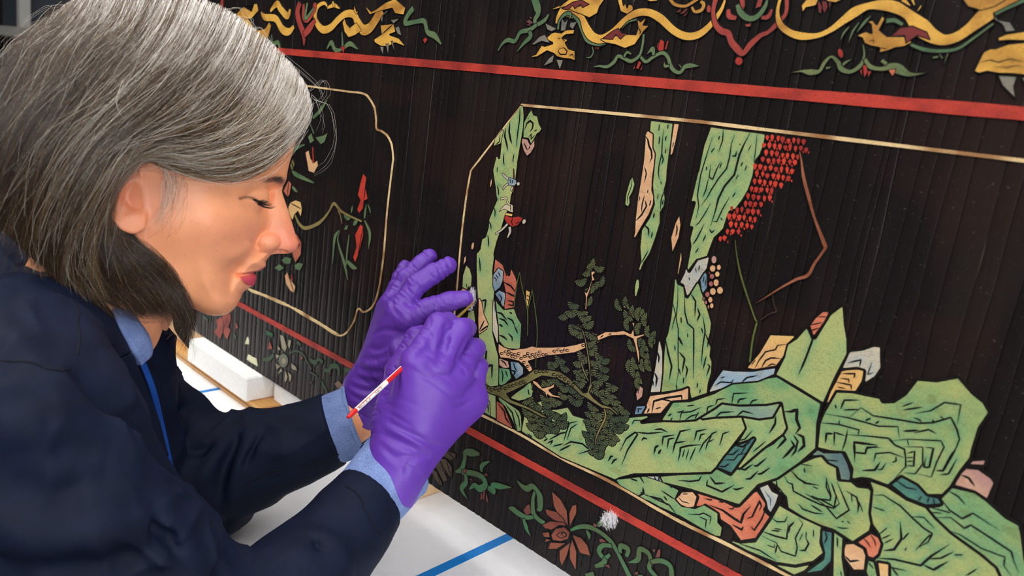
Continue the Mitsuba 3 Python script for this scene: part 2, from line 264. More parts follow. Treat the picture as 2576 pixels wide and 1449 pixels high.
('pine_branch','tan',5,[-3475,2642,-3396,2704,-3296,2734,-3229,2764,-3155,2758,-3143,2805,-3183,2891,-3235,2938,-3290,2954,-3255,2963,-3187,2914,-3153,2851,-3135,2856,-3137,2807,-3118,2751,-3035,2794,-3020,2787,-3086,2736,-3079,2701,-3043,2627,-3019,2511,-3055,2585,-3095,2672,-3127,2723,-3207,2730,-3346,2681,-3459,2602],[(7,[-3436,2641,-3411,2668]),(7,[-3362,2689,-3335,2704])]),
('pine_branch','tan',4,[-4092,2044,-4028,2042,-3958,2010,-3874,2059,-3836,2097,-3829,2062,-3889,2016,-3831,1994,-3735,2011,-3754,1991,-3856,1966,-3897,1976,-3881,1914,-3921,1980,-4003,1994,-4071,2014],[]),
('pine_branch','olive',5,[-4700,1808,-4586,1796,-4440,1863,-4286,1968,-4171,2051,-4080,2146,-3947,2191,-3797,2221,-3693,2202,-3586,2159,-3514,2125,-3478,2145,-3473,2200,-3463,2229,-3488,2313,-3539,2453,-3599,2591,-3654,2666,-3720,2673,-3674,2686,-3608,2640,-3559,2552,-3500,2414,-3451,2247,-3436,2213,-3456,2153,-3402,2119,-3319,2097,-3222,2108,-3149,2084,-3128,2053,-3161,2066,-3225,2087,-3298,2066,-3377,2076,-3476,2092,-3541,2095,-3629,2130,-3714,2141,-3818,2152,-3985,2115,-4047,2066,-4156,1971,-4286,1867,-4371,1807,-4307,1772,-4121,1783,-3957,1781,-3849,1773,-3814,1773,-3914,1747,-4079,1756,-4337,1731,-4457,1746,-4575,1733,-4679,1748],[(6,[-4627,1811,-4633,1799,-4650,1790,-4666,1791,-4668,1803,-4654,1815,-4637,1818,-4627,1811]),(7,[-4583,1790,-4589,1777,-4605,1768,-4622,1770,-4624,1781,-4610,1794,-4592,1797,-4583,1790]),(6,[-4541,1782,-4547,1770,-4564,1761,-4580,1762,-4582,1774,-4568,1786,-4551,1789,-4541,1782]),(7,[-4497,1813,-4503,1800,-4519,1792,-4535,1793,-4537,1804,-4524,1817,-4506,1820,-4497,1813]),(7,[-4448,1816,-4454,1803,-4470,1794,-4486,1796,-4488,1807,-4475,1819,-4458,1823,-4448,1816]),(7,[-4416,1849,-4421,1837,-4437,1828,-4453,1830,-4455,1841,-4442,1853,-4425,1856,-4416,1849]),(7,[-4369,1859,-4374,1847,-4390,1838,-4406,1840,-4408,1851,-4395,1863,-4378,1866,-4369,1859]),(6,[-4328,1895,-4333,1883,-4349,1875,-4364,1876,-4366,1887,-4353,1899,-4337,1902,-4328,1895]),(6,[-4284,1918,-4290,1906,-4305,1898,-4321,1899,-4323,1910,-4310,1922,-4293,1925,-4284,1918]),(6,[-4243,1947,-4248,1935,-4263,1927,-4279,1929,-4281,1940,-4268,1951,-4251,1954,-4243,1947]),(6,[-4201,1972,-4206,1960,-4221,1952,-4236,1954,-4238,1965,-4226,1976,-4209,1979,-4201,1972]),(6,[-4168,1995,-4173,1983,-4188,1975,-4203,1977,-4205,1988,-4193,1999,-4177,2002,-4168,1995]),(6,[-4138,1984,-4143,1972,-4158,1964,-4174,1966,-4176,1977,-4163,1988,-4147,1991,-4138,1984]),(6,[-4039,2131,-4044,2120,-4059,2112,-4074,2114,-4076,2125,-4064,2136,-4048,2138,-4039,2131]),(6,[-3999,2152,-4004,2141,-4018,2133,-4033,2135,-4035,2146,-4023,2157,-4007,2159,-3999,2152]),(6,[-3958,2166,-3962,2155,-3977,2147,-3991,2149,-3993,2160,-3981,2171,-3966,2173,-3958,2166]),(6,[-3917,2183,-3922,2172,-3936,2164,-3951,2166,-3953,2176,-3941,2187,-3925,2190,-3917,2183]),(6,[-3839,2179,-3843,2168,-3857,2161,-3872,2163,-3874,2173,-3862,2184,-3847,2186,-3839,2179]),(6,[-3796,2178,-3800,2167,-3814,2159,-3828,2161,-3830,2171,-3819,2182,-3804,2185,-3796,2178]),(6,[-3755,2188,-3760,2177,-3774,2169,-3788,2171,-3790,2181,-3778,2192,-3763,2194,-3755,2188]),(6,[-3712,2182,-3717,2171,-3731,2164,-3744,2166,-3746,2176,-3735,2187,-3720,2189,-3712,2182]),(6,[-3667,2164,-3672,2153,-3685,2146,-3699,2148,-3701,2158,-3690,2169,-3675,2171,-3667,2164]),(6,[-3617,2162,-3622,2151,-3635,2143,-3649,2145,-3651,2155,-3640,2166,-3625,2168,-3617,2162])]),
('pine_branch','olive',-4,[-3594,2383,7,-3552,2318,10,-3480,2237,6],[]),
('pine_branch','olivetan',-4,[-3280,2073,10,-3257,2003,11,-3292,1883,10,-3312,1795,9,-3308,1729,6],[]),
('pine_branch','tan',5,[-3610,3163,-3639,3150,-3618,3086,-3634,3006,-3649,2964,-3686,2992,-3649,2925,-3637,2826,-3618,2825,-3630,2931,-3616,2998,-3608,3076,-3580,3089,-3611,3125,-3586,3156],[]),
('needle_tuft','needle',0,[-3642,3206,50,31],[]),
('needle_tuft','needle',0,[-3666,3131,50,42],[]),
('needle_tuft','needle',0,[-3561,3187,47,81],[]),
('needle_tuft','needle',0,[-3719,3035,56,66],[]),
('needle_tuft','needle',0,[-3518,3086,50,32],[]),
('needle_tuft','needle',0,[-3578,3039,51,55],[]),
('needle_tuft','needle',0,[-3609,3000,50,59],[]),
('needle_tuft','needle',0,[-3607,2898,47,36],[]),
('needle_tuft','needle',0,[-3764,2817,57,91],[]),
('needle_tuft','needle',0,[-3841,2704,56,48],[]),
('needle_tuft','needle',0,[-3768,2751,61,67],[]),
('needle_tuft','needle',0,[-3659,2775,57,76],[]),
('needle_tuft','needle',0,[-3613,2743,57,70],[]),
('needle_tuft','needle',0,[-3705,2638,62,81],[]),
('needle_tuft','needle',0,[-3657,2600,62,92],[]),
('needle_tuft','needle',0,[-3723,2606,57,107],[]),
('needle_tuft','needle',0,[-3573,2703,56,60],[]),
('needle_tuft','needle',0,[-3534,2624,57,85],[]),
('needle_tuft','needle',0,[-3492,2611,57,89],[]),
('needle_tuft','needle',0,[-3519,2551,57,60],[]),
('needle_tuft','needle',0,[-3486,2503,57,40],[]),
('needle_tuft','needle',0,[-3590,2424,57,108],[]),
('needle_tuft','needle',0,[-3561,2400,52,61],[]),
('needle_tuft','needle',0,[-3608,2352,57,62],[]),
('needle_tuft','needle',0,[-3410,2470,57,102],[]),
('needle_tuft','needle',0,[-3361,2460,52,81],[]),
('needle_tuft','needle',0,[-3444,2407,57,73],[]),
('needle_tuft','needle',0,[-3355,2391,52,94],[]),
('needle_tuft','needle',0,[-3446,2341,57,42],[]),
('needle_tuft','needle',0,[-3397,2331,57,89],[]),
('needle_tuft','needle',0,[-3593,2277,57,66],[]),
('needle_tuft','needle',0,[-3544,2274,57,46],[]),
('needle_tuft','needle',0,[-3349,2322,57,86],[]),
('needle_tuft','needle',0,[-3565,2220,57,105],[]),
('needle_tuft','needle',0,[-3383,2258,57,55],[]),
('needle_tuft','needle',0,[-3573,2177,57,84],[]),
('needle_tuft','needle',0,[-3417,2193,57,61],[]),
('needle_tuft','needle',0,[-3367,2178,54,92],[]),
('needle_tuft','needle',0,[-3247,2267,57,91],[]),
('needle_tuft','needle',0,[-3296,2211,57,55],[]),
('needle_tuft','needle',0,[-3246,2190,57,98],[]),
('needle_tuft','needle',0,[-3281,2138,52,86],[]),
('needle_tuft','needle',0,[-3194,2157,52,88],[]),
('needle_tuft','needle',0,[-3607,2098,62,97],[]),
('needle_tuft','needle',0,[-3547,2086,57,70],[]),
('needle_tuft','needle',0,[-3641,2106,57,93],[]),
('needle_tuft','needle',0,[-3607,2017,57,101],[]),
('needle_tuft','needle',0,[-3551,2024,57,47],[]),
('needle_tuft','needle',0,[-3399,2028,57,104],[]),
('needle_tuft','needle',0,[-3403,1966,57,73],[]),
('needle_tuft','needle',0,[-3340,1984,57,79],[]),
('needle_tuft','needle',0,[-3222,2069,57,55],[]),
('needle_tuft','needle',0,[-3241,2015,50,94],[]),
('needle_tuft','needle',0,[-3154,2108,52,65],[]),
('needle_tuft','needle',0,[-3097,2117,57,106],[]),
('needle_tuft','needle',0,[-3084,2057,52,64],[]),
('needle_tuft','needle',0,[-3086,1992,57,84],[]),
('needle_tuft','needle',0,[-3166,2019,52,73],[]),
('needle_tuft','needle',0,[-3215,1960,57,88],[]),
('needle_tuft','needle',0,[-3271,1931,54,59],[]),
('needle_tuft','needle',0,[-3406,1904,55,58],[]),
('needle_tuft','needle',0,[-3345,1915,57,97],[]),
('needle_tuft','needle',0,[-3379,1848,57,98],[]),
('needle_tuft','needle',0,[-3398,1780,57,85],[]),
('needle_tuft','needle',0,[-3273,1864,59,109],[]),
('needle_tuft','needle',0,[-3203,1899,57,59],[]),
('needle_tuft','needle',0,[-3154,1958,57,105],[]),
('needle_tuft','needle',0,[-3107,1951,52,57],[]),
('needle_tuft','needle',0,[-3152,1874,57,113],[]),
('needle_tuft','needle',0,[-3220,1833,57,89],[]),
('needle_tuft','needle',0,[-3278,1815,59,87],[]),
('needle_tuft','needle',0,[-3331,1767,57,113],[]),
('needle_tuft','needle',0,[-3357,1722,57,100],[]),
('needle_tuft','needle',0,[-3171,1819,50,100],[]),
('needle_tuft','needle',0,[-3225,1784,52,49],[]),
('needle_tuft','needle',0,[-3260,1723,57,71],[]),
('needle_tuft','needle',0,[-3311,1667,52,51],[]),
('needle_tuft','needle',0,[-3256,1664,57,59],[]),
('needle_tuft','needle',0,[-4091,1823,67,50],[]),
('needle_tuft','needle',0,[-3990,1818,62,95],[]),
('needle_tuft','needle',0,[-4071,1766,67,44],[]),
('needle_tuft','needle',0,[-4036,1722,62,56],[]),
('needle_tuft','needle',0,[-3950,1748,62,69],[]),
('needle_tuft','needle',0,[-4089,1716,62,94],[]),
('needle_tuft','needle',0,[-3859,1825,64,103],[]),
('needle_tuft','needle',0,[-4009,1675,65,85],[]),
('needle_tuft','needle',0,[-3923,1701,59,50],[]),
('needle_tuft','needle',0,[-3861,1747,57,73],[]),
('needle_tuft','needle',0,[-3770,1817,59,84],[]),
('needle_tuft','needle',0,[-3686,1822,59,39],[]),
('needle_tuft','needle',0,[-3804,1720,64,83],[]),
('needle_tuft','needle',0,[-3723,1752,59,61],[]),
('needle_tuft','needle',0,[-3966,1642,67,76],[]),
('needle_tuft','needle',0,[-3892,1628,64,82],[]),
('needle_tuft','needle',0,[-3828,1668,59,82],[]),
('needle_tuft','needle',0,[-4007,1618,64,72],[]),
('needle_tuft','needle',0,[-3918,1582,62,74],[]),
('needle_tuft','needle',0,[-3746,1694,57,49],[]),
('needle_tuft','needle',0,[-3679,1770,62,70],[]),
('needle_tuft','needle',0,[-3873,2257,56,74],[]),
('needle_tuft','needle',0,[-3815,2310,56,99],[]),
('needle_tuft','needle',0,[-3755,2262,53,103],[]),
('needle_tuft','needle',0,[-3900,2220,51,119],[]),
('needle_tuft','needle',0,[-3920,2054,53,93],[]),
('needle_tuft','needle',0,[-3860,2103,53,66],[]),
('needle_tuft','needle',0,[-3775,2106,51,102],[]),
('needle_tuft','needle',0,[-3720,2084,53,79],[]),
('needle_tuft','needle',0,[-3928,2003,56,117],[]),
('needle_tuft','needle',0,[-3723,2015,51,92],[]),
('needle_tuft','needle',0,[-3912,1918,56,92],[]),
('needle_tuft','needle',0,[-3825,1922,51,129],[]),
('needle_tuft','needle',0,[-3885,1871,53,93],[]),
('needle_tuft','needle',0,[-3777,1940,51,89],[]),
('needle_tuft','needle',0,[-3324,2944,47,139],[]),
('needle_tuft','needle',0,[-3252,2982,47,149],[]),
('needle_tuft','needle',0,[-3217,2882,50,122],[]),
('needle_tuft','needle',0,[-3176,2930,46,153],[]),
('needle_tuft','needle',0,[-3127,2932,50,179],[]),
('needle_tuft','needle',0,[-3078,2933,43,154],[]),
('needle_tuft','needle',0,[-3212,2821,47,167],[]),
('needle_tuft','needle',0,[-3103,2817,46,181],[]),
('needle_tuft','needle',0,[-3058,2903,50,174],[]),
('needle_tuft','needle',0,[-3012,2819,43,167],[]),
('needle_tuft','needle',0,[-2951,2790,46,172],[]),
('needle_tuft','needle',0,[-2963,2749,43,172],[]),
('needle_tuft','needle',0,[-3135,2659,51,133],[]),
('needle_tuft','needle',0,[-3062,2719,51,149],[]),
('needle_tuft','needle',0,[-3015,2697,46,139],[]),
('needle_tuft','needle',0,[-3016,2635,43,133],[]),
('needle_tuft','needle',0,[-3122,2489,51,155],[]),
('needle_tuft','needle',0,[-3079,2528,47,137],[]),
('needle_tuft','needle',0,[-3010,2539,46,158],[]),
('needle_tuft','needle',0,[-2967,2602,47,156],[]),
('needle_tuft','needle',0,[-3064,2452,51,122],[]),
('needle_tuft','needle',0,[-3016,2431,47,146],[]),
('needle_tuft','needle',0,[-2958,2556,47,142],[]),
('needle_tuft','needle',0,[-3021,2385,43,164],[]),
('reed','reedgreen',-2,[-4419,2956,5,-4429,2825,6,-4426,2621,6],[]),
('reed','reedgreen',-2,[-4419,2956,5,-4350,2808,6,-4259,2637,7,-4218,2415,6],[]),
('reed','reedgreen',-2,[-4242,2848,4,-4246,2750,6,-4259,2649,6],[]),
('reed','reedgreen',-2,[-4241,2842,4,-4181,2695,6,-4119,2518,6,-4092,2343,6,-4070,2164,5],[]),
('reed','reedgreen',-2,[-4078,2011,4,-4074,1950,5],[]),
('rock','yellow',4,[-4316,2823,-4258,2814,-4259,2710,-4251,2627,-4292,2714],[(7,[-4295,2774,-4262,2770]),(7,[-4288,2739,-4263,2733])]),
('cliff','sage',5,[-3312,4411,-3110,4409,-3100,4280,-3096,4178,-3089,4061,-3078,3989,-3084,3913,-3063,3857,-3060,3797,-3084,3744,-3068,3667,-3086,3541,-3111,3419,-3151,3336,-3179,3223,-3195,3121,-3174,3198,-3161,3192,-3152,3141,-3166,3031,-3185,3071,-3197,3130,-3187,3283,-3179,3347,-3210,3445,-3222,3583,-3170,3686,-3148,3797,-3169,3854,-3196,3940,-3209,4089,-3216,4162,-3248,4210,-3263,4305,-3302,4319],[(7,[-3182,4358,-3176,4271,-3161,4177,-3167,4080,-3159,4021,-3142,3986]),(8,[-3205,4304,-3200,4239]),(8,[-3150,4311,-3151,4274]),(7,[-3226,4390,-3222,4339]),(7,[-3151,4398,-3148,4362]),(8,[-3163,4184,-3139,4136,-3145,4098]),(7,[-3135,4217,-3131,4181]),(7,[-3081,3921,-3096,3844,-3087,3762]),(6,[-3129,3876,-3130,3838]),(9,[-3135,3731,-3136,3692]),(11,[-3204,3625,-3162,3602,-3147,3551]),(7,[-3123,3587,-3122,3541]),(7,[-3079,3847,-3078,3802]),(7,[-3131,3436,-3171,3331]),(6,[-3127,3974,-3119,3953])]),
('cliff','tan',5,[-3324,4335,-3265,4312,-3248,4210,-3217,4170,-3209,4089,-3205,3984,-3191,3896,-3165,3855,-3157,3795,-3177,3715,-3227,3605,-3264,3512,-3296,3394,-3281,3547,-3295,3639,-3308,3815,-3308,3953,-3312,4104,-3329,4253,-3338,4297],[(12,[-3332,4290,-3304,4263,-3286,4221,-3257,4187,-3242,4137,-3256,4097]),(8,[-3294,4062,-3267,4013,-3270,3944]),(8,[-3250,3848,-3257,3770,-3250,3717]),(11,[-3238,3812,-3215,3770,-3246,3695,-3290,3639]),(6,[-3293,3833,-3290,3795]),(6,[-3228,3897,-3226,3867]),(8,[-3189,3774,-3185,3821])]),
('cliff','tan',5,[-3106,4410,-3055,4412,-3058,4285,-3065,4197,-3079,4159,-3090,4172,-3100,4280],[(6,[-3078,4276,-3077,4232])]),
('leaf','sage',5,[-3387,3975,-3352,3916,-3362,3852,-3382,3810,-3368,3766,-3380,3732,-3416,3745,-3423,3826,-3408,3938],[(5,[-3388,3956,-3382,3903,-3402,3814,-3394,3753])]),
('leaf','tan',5,[-2918,3763,-2889,3687,-2886,3591,-2918,3459,-2956,3576,-2941,3692],[(9,[-2927,3687,-2914,3645,-2916,3592])]),
('leaf','yellow',6,[-2851,3531,-2826,3436,-2832,3283,-2847,3330,-2852,3447,-2855,3589],[]),
('cliff','sage',5,[-2798,4418,-2695,4415,-2440,4416,-2378,4413,-2374,4347,-2387,4272,-2413,4228,-2406,4127,-2420,4023,-2448,3949,-2486,3879,-2528,3857,-2535,3821,-2546,3726,-2570,3692,-2604,3649,-2621,3557,-2629,3506,-2710,3463,-2763,3359,-2774,3369,-2775,3548,-2795,3602,-2783,3745,-2817,3668,-2819,3716,-2803,3894,-2844,3851,-2837,3997,-2828,4143,-2824,4278],[(7,[-2695,4411,-2685,4330,-2699,4252]),(8,[-2603,4381,-2613,4318,-2607,4222,-2613,4145,-2659,4068,-2697,3984,-2722,3916,-2757,3852]),(12,[-2490,4407,-2517,4330,-2537,4252,-2545,4113,-2602,4021,-2630,3931,-2635,3845,-2649,3727]),(5,[-2439,4413,-2423,4274,-2421,4213]),(7,[-2767,4348,-2787,4219,-2805,4074,-2801,3924,-2773,3849,-2776,3746]),(8,[-2741,4155,-2735,4067,-2704,4054,-2688,4127,-2669,4186]),(7,[-2548,3952,-2583,3861,-2609,3764,-2645,3764]),(6,[-2683,3886,-2714,3802,-2747,3730,-2774,3702]),(9,[-2591,4238,-2565,4238,-2562,4276]),(7,[-2502,4209,-2509,4174]),(7,[-2467,4187,-2474,4151]),(7,[-2738,4063,-2742,3970,-2755,3917]),(7,[-2511,3994,-2526,3956]),(8,[-2656,3704,-2631,3680,-2612,3705]),(7,[-2674,3657,-2687,3603]),(7,[-2711,3553,-2729,3508]),(8,[-2715,4361,-2717,4333]),(7,[-2736,4275,-2759,4237]),(7,[-2585,3797,-2567,3786]),(7,[-2552,4319,-2546,4326]),(6,[-2826,4171,-2824,4086]),(8,[-2703,3731,-2739,3614,-2762,3565]),(5,[-2465,4329,-2478,4287]),(6,[-2516,4118,-2527,4081]),(7,[-2660,4180,-2666,4137]),(7,[-2770,4137,-2768,4108])]),
('cliff','cream',6,[-2813,3262,-2788,3345,-2781,3447,-2775,3548,-2768,3525,-2765,3371,-2750,3345,-2702,3465,-2628,3502,-2621,3557,-2608,3584,-2610,3502,-2610,3421,-2654,3327,-2684,3253,-2727,3170,-2756,3217,-2774,3255],[(5,[-2707,3406,-2690,3368]),(6,[-2676,3430,-2676,3388]),(6,[-2745,3321,-2730,3300])]),
('rock','greyblue',6,[-2654,3327,-2624,3401,-2600,3374,-2580,3280,-2608,3222,-2632,3266],[(5,[-2624,3360,-2623,3310]),(5,[-2606,3339,-2600,3291])]),
('cliff','meadow',6,[-2867,3334,-2825,3251,-2771,3243,-2741,3170,-2722,3167,-2698,3232,-2668,3307,-2645,3288,-2590,3202,-2536,3117,-2492,3038,-2486,2972,-2490,2904,-2458,2863,-2453,2797,-2428,2763,-2415,2682,-2423,2594,-2416,2519,-2537,2431,-2572,2506,-2657,2458,-2800,2384,-2805,2504,-2835,2717,-2842,2821,-2833,2851,-2831,2982,-2842,3126],[(6,[-2825,3251,-2798,3121,-2786,2995,-2748,2911,-2718,2755,-2680,2592,-2679,2477]),(9,[-2752,3185,-2722,3056,-2682,2982,-2625,2956,-2582,2755,-2552,2592]),(10,[-2702,3206,-2653,3160,-2635,3047]),(11,[-2627,3117,-2599,3074,-2611,3020]),(8,[-2570,3065,-2531,2967,-2526,2859,-2510,2710]),(6,[-2843,3109,-2795,3019,-2803,2895]),(12,[-2838,2805,-2793,2704,-2746,2622,-2744,2507]),(12,[-2738,2862,-2688,2808]),(12,[-2707,2749,-2652,2715,-2649,2602]),(9,[-2527,2952,-2490,2904,-2488,2854]),(8,[-2483,2787,-2488,2683]),(9,[-2462,2734,-2440,2725,-2450,2644]),(10,[-2635,2668,-2612,2641,-2612,2571]),(8,[-2747,3015,-2734,2967]),(7,[-2754,2787,-2742,2747]),(8,[-2629,2574,-2623,2523]),(7,[-2510,2572,-2506,2530]),(7,[-2683,2626,-2659,2581]),(7,[-2478,2531,-2476,2497]),(7,[-2675,2496,-2666,2454]),(6,[-2660,2877,-2667,2909]),(8,[-2566,2982,-2545,2946])]),
('cliff','cream',6,[-2929,2998,-2885,2791,-2843,2706,-2811,2556,-2796,2390,-2890,2351,-2888,2539,-2891,2673,-2903,2829],[(11,[-2889,2691,-2867,2654,-2863,2610]),(13,[-2880,2523,-2852,2488,-2847,2417]),(8,[-2882,2459,-2873,2417])]),
('leaf','mauve',6,[-3015,2301,-2995,2382,-2951,2370,-2946,2298,-2992,2239],[(5,[-3000,2353,-2991,2310])]),
('rock','tan',8,[-2889,2334,-2751,2402,-2629,2473,-2570,2520,-2550,2417,-2602,2392,-2691,2352,-2759,2226,-2925,2155],[(13,[-2840,2195,-2841,2301,-2743,2364,-2615,2429,-2607,2390]),(8,[-2814,2246,-2770,2277]),(9,[-2880,2189,-2868,2231]),(10,[-2783,2340,-2692,2356])]),
('rock','greyblue',8,[-2997,2121,-2993,2207,-2892,2249,-2925,2155],[(7,[-2983,2182,-2929,2203]),(7,[-2962,2158,-2963,2185])]),
('blossom_scale','scarlet',0,[-2375,4394,-2368,4407,-2356,4404,-2351,4392,-2355,4377,-2359,4372,-2367,4381],[]),
('blossom_scale','scarlet',0,[-2346,4376,-2335,4378,-2336,4362],[]),
('blossom_scale','scarlet',0,[-2341,4399,-2335,4415,-2322,4411,-2316,4396,-2319,4376,-2323,4369,-2332,4382],[]),
('blossom_scale','scarlet',0,[-2308,4377,-2298,4379,-2298,4363],[]),
('blossom_scale','scarlet',0,[-2298,4399,-2291,4414,-2278,4410,-2273,4397,-2277,4380,-2281,4373,-2290,4384],[]),
('blossom_scale','red',0,[-2270,4395,-2261,4412,-2245,4408,-2239,4393,-2245,4373,-2248,4365,-2260,4379],[]),
('blossom_scale','scarlet',0,[-2234,4378,-2224,4380,-2224,4364],[]),
('blossom_scale','scarlet',0,[-2225,4391,-2217,4403,-2203,4400,-2198,4389,-2203,4374,-2207,4368,-2217,4378],[]),
('blossom_scale','scarlet',0,[-2198,4378,-2188,4380,-2188,4365],[]),
('blossom_scale','scarlet',0,[-2187,4399,-2182,4413,-2170,4409,-2165,4397,-2168,4381,-2172,4374,-2180,4385],[]),
('blossom_scale','red',0,[-2156,4398,-2151,4413,-2138,4409,-2133,4395,-2136,4378,-2139,4371,-2149,4383],[]),
('blossom_scale','red',0,[-2124,4397,-2116,4411,-2101,4408,-2096,4395,-2101,4379,-2105,4372,-2116,4383],[]),
('blossom_scale','scarlet',0,[-2393,4341,-2382,4354,-2366,4351,-2360,4341,-2367,4326,-2373,4321,-2384,4329],[]),
('blossom_scale','scarlet',0,[-2351,4347,-2344,4363,-2328,4359,-2322,4345,-2327,4325,-2331,4318,-2342,4330],[]),
('blossom_scale','scarlet',0,[-2312,4345,-2305,4360,-2292,4356,-2287,4343,-2290,4324,-2294,4317,-2303,4329],[]),
('blossom_scale','scarlet',0,[-2284,4330,-2274,4332,-2274,4316],[]),
('blossom_scale','scarlet',0,[-2276,4347,-2269,4363,-2255,4359,-2249,4345,-2253,4326,-2257,4318,-2267,4331],[]),
('blossom_scale','red',0,[-2237,4344,-2229,4356,-2214,4354,-2209,4343,-2214,4328,-2219,4322,-2229,4332],[]),
('blossom_scale','scarlet',0,[-2210,4331,-2200,4333,-2200,4318],[]),
('blossom_scale','scarlet',0,[-2203,4352,-2198,4369,-2186,4364,-2181,4349,-2184,4331,-2186,4323,-2195,4336],[]),
('blossom_scale','scarlet',0,[-2164,4348,-2158,4362,-2146,4358,-2142,4346,-2145,4329,-2148,4322,-2157,4334],[]),
('blossom_scale','red',0,[-2132,4352,-2125,4366,-2111,4363,-2106,4351,-2111,4334,-2114,4328,-2123,4339],[]),
('blossom_scale','scarlet',0,[-2102,4333,-2093,4335,-2093,4320],[]),
('blossom_scale','red',0,[-2095,4346,-2087,4359,-2073,4356,-2068,4345,-2074,4330,-2078,4324,-2086,4334],[]),
('blossom_scale','scarlet',0,[-2067,4334,-2058,4336,-2058,4321],[]),
('blossom_scale','scarlet',0,[-2364,4296,-2357,4313,-2341,4309,-2335,4294,-2340,4274,-2344,4267,-2355,4280],[]),
('blossom_scale','scarlet',0,[-2322,4298,-2315,4313,-2300,4309,-2295,4296,-2299,4278,-2303,4270,-2313,4282],[]),
('blossom_scale','red',0,[-2288,4297,-2280,4312,-2264,4309,-2258,4296,-2264,4278,-2268,4271,-2279,4282],[]),
('blossom_scale','scarlet',0,[-2255,4280,-2245,4282,-2245,4266],[]),
('blossom_scale','scarlet',0,[-2242,4292,-2236,4304,-2224,4301,-2220,4291,-2224,4276,-2227,4271,-2235,4280],[]),
('blossom_scale','scarlet',0,[-2218,4281,-2208,4282,-2208,4267],[]),
('blossom_scale','scarlet',0,[-2210,4295,-2203,4310,-2191,4306,-2186,4293,-2189,4276,-2193,4269,-2202,4281],[]),
('blossom_scale','scarlet',0,[-2172,4296,-2165,4312,-2152,4308,-2146,4294,-2150,4275,-2153,4268,-2164,4280],[]),
('blossom_scale','red',0,[-2138,4295,-2131,4308,-2117,4305,-2112,4294,-2117,4279,-2121,4273,-2131,4282],[]),
('blossom_scale','scarlet',0,[-2110,4283,-2100,4285,-2100,4270],[]),
('blossom_scale','red',0,[-2379,4249,-2369,4263,-2354,4260,-2349,4248,-2354,4231,-2359,4225,-2370,4235],[]),
('blossom_scale','scarlet',0,[-2335,4244,-2327,4258,-2313,4254,-2307,4243,-2312,4226,-2317,4219,-2326,4230],[]),
('blossom_scale','scarlet',0,[-2305,4230,-2294,4232,-2294,4216],[]),
('blossom_scale','red',0,[-2297,4248,-2290,4264,-2278,4260,-2272,4245,-2275,4226,-2279,4219,-2288,4231],[]),
('blossom_scale','red',0,[-2265,4252,-2256,4267,-2242,4264,-2235,4251,-2241,4234,-2245,4227,-2256,4238],[]),
('blossom_scale','scarlet',0,[-2230,4233,-2220,4235,-2220,4219],[]),
('blossom_scale','scarlet',0,[-2229,4256,-2220,4272,-2206,4268,-2200,4254,-2204,4234,-2208,4227,-2219,4240],[]),
('blossom_scale','scarlet',0,[-2194,4234,-2184,4236,-2184,4220],[]),
('blossom_scale','red',0,[-2184,4256,-2177,4270,-2164,4267,-2159,4255,-2163,4238,-2167,4231,-2176,4242],[]),
('blossom_scale','scarlet',0,[-2158,4235,-2148,4237,-2148,4221],[]),
('blossom_scale','scarlet',0,[-2153,4257,-2144,4272,-2128,4269,-2122,4257,-2128,4241,-2133,4234,-2144,4244],[]),
('blossom_scale','scarlet',0,[-2425,4194,-2417,4210,-2401,4207,-2395,4192,-2400,4172,-2404,4165,-2415,4178],[]),
('blossom_scale','scarlet',0,[-2389,4175,-2379,4178,-2379,4161],[]),
('blossom_scale','scarlet',0,[-2387,4196,-2377,4211,-2361,4208,-2355,4195,-2361,4178,-2366,4171,-2377,4182],[]),
('blossom_scale','scarlet',0,[-2351,4177,-2341,4179,-2341,4163],[]),
('blossom_scale','scarlet',0,[-2344,4193,-2337,4206,-2324,4203,-2320,4191,-2324,4175,-2327,4168,-2336,4179],[]),
('blossom_scale','scarlet',0,[-2310,4200,-2301,4214,-2286,4211,-2281,4199,-2286,4183,-2291,4176,-2301,4186],[]),
('blossom_scale','red',0,[-2271,4194,-2262,4208,-2247,4205,-2241,4193,-2248,4177,-2252,4171,-2262,4181],[]),
('blossom_scale','scarlet',0,[-2239,4181,-2229,4183,-2228,4167],[]),
('blossom_scale','scarlet',0,[-2230,4201,-2225,4217,-2213,4213,-2208,4199,-2211,4180,-2214,4173,-2222,4185],[]),
('blossom_scale','scarlet',0,[-2190,4204,-2185,4220,-2173,4216,-2168,4201,-2170,4181,-2173,4174,-2182,4187],[]),
('blossom_scale','scarlet',0,[-2165,4184,-2156,4186,-2155,4170],[]),
('blossom_scale','scarlet',0,[-2158,4197,-2151,4211,-2136,4208,-2131,4196,-2137,4181,-2141,4175,-2150,4184],[]),
('blossom_scale','scarlet',0,[-2398,4148,-2392,4165,-2379,4161,-2373,4146,-2377,4126,-2380,4118,-2389,4131],[]),
('blossom_scale','scarlet',0,[-2364,4128,-2354,4130,-2354,4114],[]),
('blossom_scale','scarlet',0,[-2353,4151,-2347,4164,-2335,4161,-2330,4150,-2334,4135,-2337,4129,-2346,4138],[]),
('blossom_scale','red',0,[-2323,4143,-2314,4157,-2298,4155,-2292,4143,-2298,4126,-2303,4119,-2313,4129],[]),
('blossom_scale','scarlet',0,[-2278,4150,-2270,4165,-2256,4161,-2250,4149,-2256,4131,-2259,4124,-2269,4135],[]),
('blossom_scale','scarlet',0,[-2251,4133,-2241,4135,-2241,4119],[]),
('blossom_scale','scarlet',0,[-2243,4149,-2236,4165,-2222,4162,-2216,4148,-2221,4129,-2224,4122,-2234,4133],[]),
('blossom_scale','scarlet',0,[-2207,4149,-2201,4163,-2188,4160,-2184,4148,-2188,4131,-2191,4125,-2200,4135],[]),
('blossom_scale','scarlet',0,[-2177,4136,-2168,4138,-2167,4122],[]),
